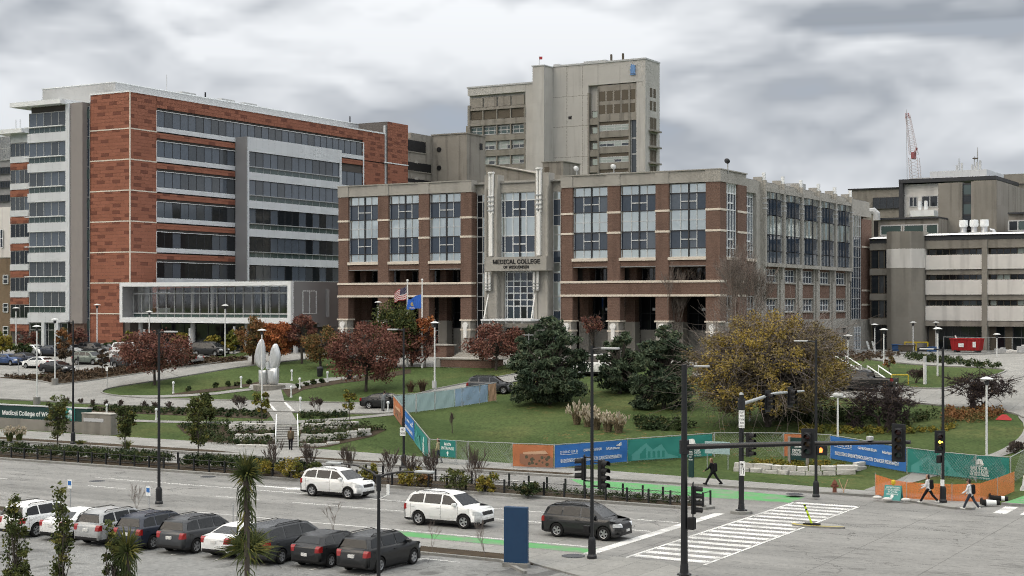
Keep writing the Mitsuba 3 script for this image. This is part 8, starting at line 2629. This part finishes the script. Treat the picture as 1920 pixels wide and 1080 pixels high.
KIND = {
    'suv': dict(L=4.57, W=1.85, wb=(-1.30, 1.36), r=.36, sil=[(-2.26, .34), (-2.29, .62), (-2.2, .98), (-2.12, 1.06), (-1.93, 1.5), (-1.72, 1.63), (-1.2, 1.69), (0, 1.70), (.5, 1.63), (1.28, 1.10), (1.95, .98), (2.2, .82), (2.29, .58), (2.24, .30), (1.95, .22), (-1.95, .24)],
                win=[(-1.93, 1.16), (-1.74, 1.5), (-1.3, 1.58), (.0, 1.6), (.42, 1.55), (1.08, 1.13)], pil=(-1.02, .02), belt=1.1, roof=1.56, rear=-1.72),
    'sedan': dict(L=4.85, W=1.83, wb=(-1.38, 1.40), r=.33, sil=[(-2.40, .36), (-2.43, .62), (-2.38, .94), (-2.25, 1.02), (-1.72, 1.08), (-1.05, 1.40), (-.6, 1.46), (.05, 1.46), (.4, 1.40), (1.28, 1.0), (2.0, .90), (2.33, .74), (2.42, .52), (2.36, .28), (2.05, .2), (-2.1, .22)],
                  win=[(-1.5, 1.07), (-1.02, 1.32), (-.6, 1.38), (.05, 1.38), (.35, 1.33), (1.02, 1.03)], pil=(-.32,), belt=1.06, roof=1.36, rear=-1.0),
    'hatch': dict(L=4.35, W=1.78, wb=(-1.28, 1.30), r=.32, sil=[(-2.13, .36), (-2.17, .62), (-2.12, .95), (-1.98, 1.06), (-1.62, 1.42), (-1.3, 1.50), (-.2, 1.52), (.3, 1.45), (1.15, 1.03), (1.85, .9), (2.1, .74), (2.17, .5), (2.1, .28), (1.85, .2), (-1.85, .22)],
                  win=[(-1.72, 1.1), (-1.45, 1.36), (-1.1, 1.42), (-.2, 1.43), (.24, 1.37), (.95, 1.06)], pil=(-.95, -.1), belt=1.08, roof=1.4, rear=-1.5),
    'van': dict(L=5.1, W=1.98, wb=(-1.5, 1.5), r=.35, sil=[(-2.5, .34), (-2.55, .7), (-2.5, 1.06), (-2.38, 1.55), (-2.2, 1.72), (-1.5, 1.78), (.3, 1.78), (.75, 1.70), (1.62, 1.12), (2.2, .98), (2.48, .74), (2.54, .5), (2.45, .28), (2.1, .2), (-2.2, .22)],
                win=[(-2.3, 1.14), (-2.15, 1.58), (-1.5, 1.66), (.25, 1.66), (.66, 1.6), (1.4, 1.16)], pil=(-1.15, .1), belt=1.14, roof=1.62, rear=-2.15),
    'pickup': dict(L=5.8, W=2.0, wb=(-1.75, 1.9), r=.4, sil=[(-2.86, .5), (-2.9, .75), (-2.88, 1.2), (-.78, 1.22), (-.72, 1.3), (-.62, 1.78), (-.4, 1.88), (.5, 1.88), (.85, 1.8), (1.5, 1.28), (2.55, 1.18), (2.82, 1.0), (2.9, .65), (2.82, .36), (2.4, .32), (-2.5, .36)],
                   win=[(-.52, 1.3), (-.45, 1.68), (-.3, 1.74), (.5, 1.75), (.76, 1.7), (1.25, 1.3)], pil=(.15,), belt=1.3, roof=1.7, rear=-.55)}


def round_poly(p, r):
    g = Polygon(p)
    return g.buffer(-r).buffer(2 * r).buffer(-r)


def man_prism(poly, axis, a, b):
    return to_man({'x': lambda: yz_prism(poly, a, b), 'y': lambda: xz_prism(poly, a, b), 'z': lambda: prism(poly, a, b)}[axis]())


def clean(m):
    v, f = m
    t = trimesh.Trimesh(v, f, process=True, merge_tex=True)
    return np.array(t.vertices), np.array(t.faces)


def tman(m):
    q = to_man(clean(m))
    if q.volume() < 0:
        q = to_man((m[0], np.asarray(m[1])[:, ::-1]))
    return q


def car_solid(K, g):
    """The body as the common part of its side, plan and cross-section outlines, grown by g."""
    L, W = K['L'], K['W']
    h = max(z for _, z in K['sil'])
    sil = round_poly(K['sil'], .06).buffer(g)
    pl = Polygon(curve([(-L / 2, -W * .40), (-L / 2 + .12, -W * .475), (-L * .3, -W / 2), (L * .25, -W / 2), (L / 2 - .3, -W * .465), (L / 2 - .02, -W * .33), (L / 2 + .02, 0), (L / 2 - .02, W * .33), (L / 2 - .3, W * .465), (L * .25, W / 2), (-L * .3, W / 2), (-L / 2 + .12, W * .475), (-L / 2, W * .40)], True, 2)).buffer(g)
    b = K['belt']
    hw = [(.16, .43), (.3, .47), (.55, .5), (.8, .498), (b - .06, .475), (b, .462), (h - .14, .365), (h - .03, .32), (h + .05, .26)]
    cs = Polygon([(-W * w, z) for z, w in hw] + [(W * w, z) for z, w in hw[::-1]]).buffer(g)
    return tman(xz_prism(sil, -2, 2)) ^ tman(prism(pl, 0, 3)) ^ tman(yz_prism(cs, -4, 4))


def wheel_mesh(r):
    ty = lathe([(r * .62, -.1), (r * .9, -.115), (r, -.08), (r, .08), (r * .9, .115), (r * .62, .1)], 22)
    rim = [lathe([(0, .055), (r * .18, .06), (r * .2, .03), (r * .2, -.05)], 12), lathe([(r * .56, .085), (r * .66, .10), (r * .63, .04), (r * .55, -.05)], 22)]
    for i in range(5):
        a = i * 2 * math.pi / 5
        for s in (-.16, .16):
            rim.append(move(box(r * .12, r * .6, -.022, .022, .03, .075), rz=a + s))
    return ty, mesh_of(rim), lathe([(0, -.02), (r * .62, -.02)], 16)


def rot_y(m, sgn):
    v, f = m
    w = np.stack([v[:, 0], -sgn * v[:, 2] * -1, v[:, 1]], 1)
    return (w, f) if sgn < 0 else (w, np.asarray(f)[:, ::-1])


CARS = {}


def car_parts(kind):
    """(name, shared mesh, material or None for the paint) of every part of one kind of car, in its own frame, nose towards +X."""
    if kind in CARS:
        return CARS[kind]
    K = KIND[kind]
    L, W, r = K['L'], K['W'], K['r']
    solid, skin = car_solid(K, 0), car_solid(K, .012)
    for x in K['wb']:
        cut = tman(move((lambda q: (np.stack([q[0][:, 0], q[0][:, 2], q[0][:, 1]], 1), np.asarray(q[1])[:, ::-1]))(lathe([(0, -2), (r * 1.17, -2), (r * 1.17, 2), (0, 2)], 24)), x, 0, r))
        solid, skin = solid - cut, skin - cut
    if kind == 'pickup':
        solid = solid - tman(box(-2.75, -.85, -.8, .8, .75, 2.5))
        skin = skin - tman(box(-2.95, -.85, -.85, .85, .7, 2.5))
    out = [('body', man(solid), None)]
    win = round_poly(K['win'], .05)
    xs = [-9] + list(K['pil']) + [9]
    for a, b in zip(xs[:-1], xs[1:]):
        w = win.intersection(sbox(a + .045, 0, b - .045, 3))
        out.append(('side_window', man(skin ^ tman(xz_prism(w, -2, 2))), 'car_glass_m'))
    hw = lambda z: W * (.462 - (z - K['belt']) / (max(q for _, q in K['sil']) - .14 - K['belt']) * .097)
    ws = Polygon([(-hw(K['belt']) + .1, K['belt'] + .03), (hw(K['belt']) - .1, K['belt'] + .03), (hw(K['roof']) - .11, K['roof'] + .03), (-hw(K['roof']) + .11, K['roof'] + .03)])
    out.append(('windscreen', man(skin ^ tman(yz_prism(ws, K['win'][-2][0] - .02, 3))), 'car_glass_m'))
    rw = affinity.scale(ws, .96, .84, origin='center')
    out.append(('rear_window', man(skin ^ tman(yz_prism(rw, -3, K['rear'] + .12))), 'car_glass_m'))
    zt = K['belt'] - .2
    for s in (-1, 1):
        y0, y1 = (W * .27, W) if s > 0 else (-W, -W * .27)
        out.append(('head_lamp', man(skin ^ tman(box(L / 2 - .42, L, y0, y1, zt - .2, zt - .02))), 'head_lamp_m'))
        y0, y1 = (W * .33, W) if s > 0 else (-W, -W * .33)
        out.append(('tail_lamp', man(skin ^ tman(box(-L, -L / 2 + .26, y0, y1, zt - .12, zt + .16))), 'tail_lamp_m'))
        out.append(('mirror', move(cbox(-.08, .1, -.13, .13, -.07, .08, .03), K['win'][-1][0] - .25, s * (W / 2 + .03), K['belt'] + .06), None))
        for x in K['wb']:
            out.append(('wheel_well', move(box(-r, r, -.3, .3, -r * .2, r), x, s * (W / 2 - .45), r), 'trim_m'))
    out.append(('grille', man(skin ^ tman(box(L / 2 - .2, L, -W * .25, W * .25, zt - .22, zt - .05))), 'trim_m'))
    out.append(('lower_grille', man(skin ^ tman(box(L / 2 - .25, L, -W * .32, W * .32, .3, .45))), 'trim_m'))
    out.append(('sill_trim', man(skin ^ tman(box(-L / 2 + .1, L / 2 - .1, -2, 2, .1, .36))), 'trim_m'))
    out.append(('rear_bumper', man(skin ^ tman(box(-L, -L / 2 + .12, -W * .4, W * .4, .25, .46))), 'trim_m'))
    out.append(('number_plate', box(-L / 2 - .03, -L / 2 + .1, -.16, .16, .74, .88) if kind != 'hatch' else box(-L / 2 - .02, -L / 2 + .1, -.16, .16, .58, .72), 'plate_m'))
    out.append(('number_plate', box(L / 2 - .1, L / 2 + .04, -.16, .16, .46, .58), 'plate_m'))
    for x in (K['pil'][-1], K['win'][-1][0] - .05, K['pil'][0] - .75):
        out.append(('door_seam', man(car_solid(K, .004) ^ tman(box(x - .008, x + .008, -2, 2, .4, K['belt'] - .02))), 'trim_m'))
    for x in (K['pil'][-1] - .16, K['pil'][0] - .62 if len(K['pil']) > 1 else -.95):
        for s in (-1, 1):
            out.append(('door_handle', box(x - .09, x + .09, s * W * .497 - .02, s * W * .497 + .02, K['belt'] - .16, K['belt'] - .12), None))
    if kind in ('suv', 'van'):
        for s in (-1, 1):
            h = max(z for _, z in K['sil'])
            out.append(('roof_rail', tube([(-1.6, s * W * .33, h - .05), (-1.4, s * W * .33, h + .03), (.1, s * W * .33, h + .04), (.4, s * W * .33, h - .06)], .02, 5), 'trim_m'))
    CARS[kind] = [(n, mikit.ply(m, None, smooth=32 if n in ('body',) else False), mt) for n, m, mt in out if len(m[1])]
    ty, rim, disc = wheel_mesh(r)
    for s in (-1, 1):
        CARS[kind, s] = [mikit.ply(rot_y(m, s), None, smooth=35) for m in (ty, rim, disc)]
    return CARS[kind]


def car(kind, colour, label, cat, x, y, heading, z=0.0, scale=1.0, group=None, skip=()):
    parts = car_parts(kind)
    K = KIND[kind]
    k = thing({'suv': 'parked_car', 'van': 'minivan', 'pickup': 'pickup_truck'}.get(kind, 'parked_car'), label, cat, group)
    tw = T().translate([float(x), float(y), float(z)]).rotate([0, 0, 1], math.degrees(heading)).scale(float(scale))
    for n, m, mt in parts:
        if n not in skip:
            part(k, n, m, mt or 'paint_%s_m' % colour, tw=tw)
    for wx in K['wb']:
        for s in (-1, 1):
            t2 = tw @ T().translate([wx, s * (K['W'] / 2 - .115), K['r']])
            ty, rim, disc = CARS[kind, s]
            w = part(k, 'wheel', ty, 'tyre_m', tw=t2)
            part(w, 'rim', rim, 'alloy_m', tw=t2)
            part(w, 'brake_disc', disc, 'trim_m', tw=t2)
    return k


def road_car(kind, colour, label, wheels, heading=0.0):
    """Set by the near-side wheel contact points seen in the photograph."""
    (u0, v0), (u1, v1) = wheels
    a, b = at_z(u0, v0), at_z(u1, v1)
    K = KIND[kind]
    m = (a + b) / 2
    off = -(K['wb'][0] + K['wb'][1]) / 2
    sc = min(1.08, max(.95, np.linalg.norm(b - a) / (K['wb'][1] - K['wb'][0])))
    return car(kind, colour, label, 'car', m[0] + off, m[1] + K['W'] * sc / 2, heading, .0, sc, 'cars driving on the street')


road_car('suv', 'white', 'white sport utility car driving beside the median shrubs', [(583, 931), (652, 936)])
road_car('suv', 'white', 'white crossover car driving on the lane nearest the parking lot', [(780, 984), (872, 993)])
road_car('suv', 'black', 'black boxy car driving up to the stop line', [(1044, 1007), (1130, 1015)])
row = [('suv', 'black', 'black crossover parked nearest the blue panel', -40.05), ('hatch', 'black', 'black hatchback parked left of the black crossover', -42.75), ('van', 'charcoal', 'dark minivan parked left of the black hatchback', -45.4), ('sedan', 'white', 'white saloon parked between dark minivan and dark car', -48.05),
       ('suv', 'charcoal', 'dark grey crossover parked left of the white saloon', -50.75), ('suv', 'navy', 'navy crossover parked right of the silver one', -53.4), ('suv', 'silver', 'silver crossover parked second row place from the white saloons at left', -56.1), ('sedan', 'white', 'white saloon parked left of the silver crossover', -58.75), ('suv', 'white', 'white sport utility car parked farthest left in the near lot', -61.4)]
for kd, co, lab, x in row:
    car(kd, co, lab, 'car', x, 57.4 + (.25 if kd == 'sedan' else 0) + ((x * 7) % 1 - .5) * .3, math.pi / 2 + ((x * 13) % 1 - .5) * .03, .05, 1.0, 'cars parked in the near lot')
lot = [('sedan', 'blue', 'blue saloon at the left picture edge of the campus lot', 6, 686, 0), ('sedan', 'navy', 'dark blue saloon behind the white saloon in the campus lot', 36, 684, 0), ('sedan', 'white', 'white saloon with its nose left in the campus lot', 63, 692, math.pi), ('sedan', 'black', 'black saloon nearest the mulch bed in the campus lot', 97, 701, 0),
       ('suv', 'green', 'grey green estate car in the middle of the campus lot', 158, 685, 0), ('sedan', 'white', 'white saloon right of the grey green estate car', 205, 680, math.pi), ('suv', 'charcoal', 'dark car left of the large red tree in the campus lot', 230, 691, 0), ('sedan', 'silver', 'silver saloon behind the large red tree', 336, 684, math.pi),
       ('van', 'black', 'black van right of the green round shrubs', 386, 668, 0), ('sedan', 'white', 'white saloon in the back row at the left wing', 55, 668, 0), ('sedan', 'navy', 'navy saloon in the back row before the taupe panel', 90, 669, 0), ('hatch', 'silver', 'silver hatchback in the back row before the stair glazing', 125, 668, 0),
       ('suv', 'black', 'black car in the back row left of the terracotta corner', 165, 667, 0), ('sedan', 'grey', 'grey saloon in the back row at the terracotta corner', 198, 666, 0), ('van', 'white', 'white van in the back row before the pavilion', 236, 668, 0), ('hatch', 'charcoal', 'charcoal hatchback in the back row under the pavilion', 275, 664, 0), ('sedan', 'navy', 'navy saloon behind the silver saloon near the pavilion', 305, 665, 0)]
for i, (kd, co, lab, u, v, hd) in enumerate(lot):
    p = at(u, v)
    car(kd, co, lab, 'car', p[0], p[1] + .9, hd + ((i * 37) % 10 - 5) * .012, p[2] + .04, 1.0, 'cars parked in the campus lot')
p = at(704, 768)
car('sedan', 'black', 'black saloon stopped on the drive left of the fence', 'car', p[0] + .4, p[1] + 1.2, .16, p[2] + .03, 1.0)
p = at(893, 746)
car('suv', 'charcoal', 'dark car on the drive behind the pale reversed banners', 'car', p[0], p[1] + 2.6, .42, ground(p[1] + 2.6) + .03, 1.0)
p = at(1628, 735)
car('pickup', 'black', 'black pickup truck on the drive behind the golden tree', 'truck', p[0] - .6, p[1] + .8, math.pi, p[2] + .03, 1.0)
p = at(1118, 706)
car('van', 'white', 'white van glimpsed between the pines', 'van', p[0], p[1] + 1, .2, p[2] + .03, 1.25)
# ================================================================== people
plain('skin_m', (0.36, 0.21, 0.15), 0.6, 0.3)
plain('hair_m', (0.020, 0.014, 0.011), 0.7, 0.3)
plain('hair_brown_m', (0.13, 0.075, 0.04), 0.7, 0.3)
plain('cloth_black_m', (0.013, 0.013, 0.015), 0.9, 0.1)
plain('cloth_white_m', (0.62, 0.63, 0.63), 0.9, 0.1)
plain('cloth_olive_m', (0.105, 0.085, 0.055), 0.9, 0.1)
plain('cloth_tan_m', (0.40, 0.36, 0.22), 0.9, 0.1)
plain('cloth_grey_m', (0.13, 0.14, 0.145), 0.9, 0.1)
plain('cloth_denim_m', (0.040, 0.048, 0.062), 0.9, 0.1)
plain('shoe_white_m', (0.60, 0.60, 0.58), 0.7, 0.2)
BALL = trimesh.creation.icosphere(1, 1.0)


def bone(a, b, ra, rb):
    pts = np.vstack([np.asarray(BALL.vertices) * ra + a, np.asarray(BALL.vertices) * rb + b])
    return m3.Manifold.hull_points(pts)


def skin_of(bones, edge=.035, it=6):
    m = m3.Manifold.batch_boolean([bone(*b) for b in bones], m3.OpType.Add).refine_to_length(edge)
    v, f = man(m)
    t = trimesh.Trimesh(v, f, process=False)
    trimesh.smoothing.filter_taubin(t, iterations=it)
    return np.array(t.vertices), np.array(t.faces)


def person(label, pos, heading, top, legs, shoe, hair, stride=.0, bag=None, lean=.05, arms=(.15, -.15), elbow=.35, scale=1.0, legcut=1.0, hood=False):
    """A standing or walking figure facing +X in its own frame."""
    A = lambda *q: np.array(q, float)
    hip, neck = A(0, 0, .92), A(lean * .9, 0, 1.46)
    head = A(lean * 1.25, 0, 1.62)
    J = {}
    body, cl, pants, shoes = [], [], [], []
    body += [(A(0, 0, .95), A(lean * .4, 0, 1.18), .135, .13), (A(lean * .4, 0, 1.18), A(lean * .8, 0, 1.36), .13, .125), (neck - [0, 0, .06], head - [0, 0, .07], .058, .055), (head - [0, 0, .03], head + [0, 0, .05], .085, .098),
             (head + [.05, 0, -.07], head + [.01, 0, -.02], .05, .075), (head + [.09, 0, -.02], head + [.105, 0, -.035], .013, .016), (head + [.0, -.095, -.01], head + [0, .095, -.01], .02, .02)]
    for s in (-1, 1):
        sh = A(lean * .8, s * .175, 1.39)
        body.append((neck - [0, 0, .1], sh, .075, .062))
        sw = arms[0] if s > 0 else arms[1]
        el = sh + A(math.sin(sw) * .29, s * .05, -math.cos(sw) * .29)
        wr = el + A(math.sin(sw + elbow) * .25, s * .0, -math.cos(sw + elbow) * .25)
        body += [(sh, el, .054, .042), (el, wr, .042, .03)]
        dr_ = (wr - el) / np.linalg.norm(wr - el)
        pm = wr + dr_ * .075
        body.append((wr, pm, .028, .034))
        for q in range(4):
            k0 = pm + A(.03 - .02 * q, 0, 0) + dr_ * .02
            body += [(k0, k0 + dr_ * (.045 - .004 * abs(q - 1)), .010, .009), (k0 + dr_ * .045, k0 + dr_ * .075 + A(0, -s * .018, 0), .009, .008)]
        body.append((wr + dr_ * .03 + A(.025, 0, 0), wr + dr_ * .075 + A(.05, -s * .01, 0), .012, .009))
        cl += [(neck - [0, 0, .1], sh, .09, .08), (sh, el, .07, .058), (el, wr, .058, .044)]
        hp = A(0, s * .09, .92)
        a = stride * s
        kn = hp + A(math.sin(a + .06 * abs(stride)) * .44, s * .01, -math.cos(a) * .44)
        b_ = a - (.35 * abs(stride) if a < 0 else .0) - .05
        an = kn + A(math.sin(b_) * .41, 0, -math.cos(b_) * .41)
        J[s] = (hp, kn, an)
    drop = min(J[1][2][2], J[-1][2][2]) - .075
    for s in (-1, 1):
        hp, kn, an = J[s]
        toe = an + A(.15, s * .02, -.045 + (.03 if an[0] > .1 else 0) - (.02 if an[0] < -.1 else 0))
        body += [(A(0, 0, .95), hp, .13, .095), (hp, kn, .088, .058), (kn, an, .055, .04), (an - A(.03, 0, .04), toe, .038, .03)]
        pants += [(A(0, 0, .98), hp, .142, .108), (hp, kn, .10, .072), (kn, an + (kn - an) * .1, .072, .066)]
        shoes.append([(an - A(.05, 0, .035), toe, .05, .042), (an, an - A(.03, 0, .03), .048, .05)])
    cl += [(A(0, -.03, .93), A(lean * .4, -.03, 1.2), .152, .15), (A(0, .03, .93), A(lean * .4, .03, 1.2), .152, .15), (A(lean * .4, -.05, 1.2), A(lean * .8, -.06, 1.36), .145, .13), (A(lean * .4, .05, 1.2), A(lean * .8, .06, 1.36), .145, .13)]
    k = thing('person', label, 'person', 'people on foot')
    P = lambda m: move((m[0] - [0, 0, drop], m[1]), pos[0], pos[1], pos[2], heading, scale)
    part(k, 'body', P(skin_of(body, .03, 4)), 'skin_m', smooth=True)
    part(k, 'jacket', P(skin_of(cl)), top, smooth=True)
    part(k, 'trousers', P(skin_of(pants)), legs, smooth=True)
    for s in shoes:
        part(k, 'shoe', P(skin_of(s, .03, 3)), shoe, smooth=True)
    hm = [(head + [-.02, 0, .02], head + [-.03, 0, .055], .095, .095), (head + [-.05, 0, .03], head + [-.07, 0, -.08], .085, .06)]
    if hood:
        hm.append((head + [.01, 0, .05], head + [.03, 0, .07], .098, .09))
    part(k, 'hair', P(skin_of(hm, .03, 3)), hair, smooth=True)
    if bag:
        bc = A(lean * .6 - .22, 0, 1.2)
        bp_ = part(k, 'backpack', P(skin_of([(bc + A(0, -.08, -.18), bc + A(.02, -.07, .18), .1, .09), (bc + A(0, .08, -.18), bc + A(.02, .07, .18), .1, .09)])), bag, smooth=True)
        for s in (-1, 1):
            part(bp_, 'strap', P(tube([bc + A(.06, s * .1, .2), A(lean * .8 + .05, s * .11, 1.48), A(lean * .6 + .16, s * .11, 1.3), A(lean * .3 + .1, s * .14, 1.1), bc + A(.05, s * .13, -.15)], .02, 6)), bag)
    return k


ft = lambda u, v, z=None: at(u, v) if z is None else at_z(u, v, z)
VH = math.atan2(.866, -.5)                      # heading straight away from the camera
person('person in an olive jacket and dark trousers walking up to the garden steps', ft(545, 844) + [0, 0, .04], VH, 'cloth_olive_m', 'cloth_black_m', 'cloth_black_m', 'hair_m', .22, lean=.06, arms=(.25, -.25), elbow=.2, scale=1.06)
person('person in a tan top with black backpack walking at the fence corner', ft(823, 868, .14), math.pi + .25, 'cloth_tan_m', 'cloth_denim_m', 'cloth_black_m', 'hair_m', .15, 'cloth_black_m', scale=1.05)
person('person in black with a dark backpack striding on the pavement left of the signal pole', ft(1337, 909, .14), math.pi, 'cloth_black_m', 'cloth_black_m', 'cloth_black_m', 'hair_brown_m', .55, 'cloth_black_m', .10, (.5, -.45), .5, 1.06)
person('person in a white top and black flared trousers walking past the orange netting', ft(1741, 943, .14), math.pi, 'cloth_white_m', 'cloth_black_m', 'shoe_white_m', 'hair_m', .55, 'cloth_black_m', .05, (.3, .6), .7, 1.03)
person('person in a white top and long black bag walking at the kerb corner', ft(1820, 955, .12), math.pi, 'cloth_white_m', 'cloth_denim_m', 'shoe_white_m', 'hair_m', .45, 'cloth_black_m', .10, (.35, .1), .6, 1.04, hood=True)
p = ft(718, 771)
person('person in grey clothes bending at the door of the black saloon', p + [0, 0, .03], 1.9, 'cloth_grey_m', 'cloth_grey_m', 'cloth_black_m', 'hair_m', .1, None, .42, (1.2, 1.0), .4, 1.04)
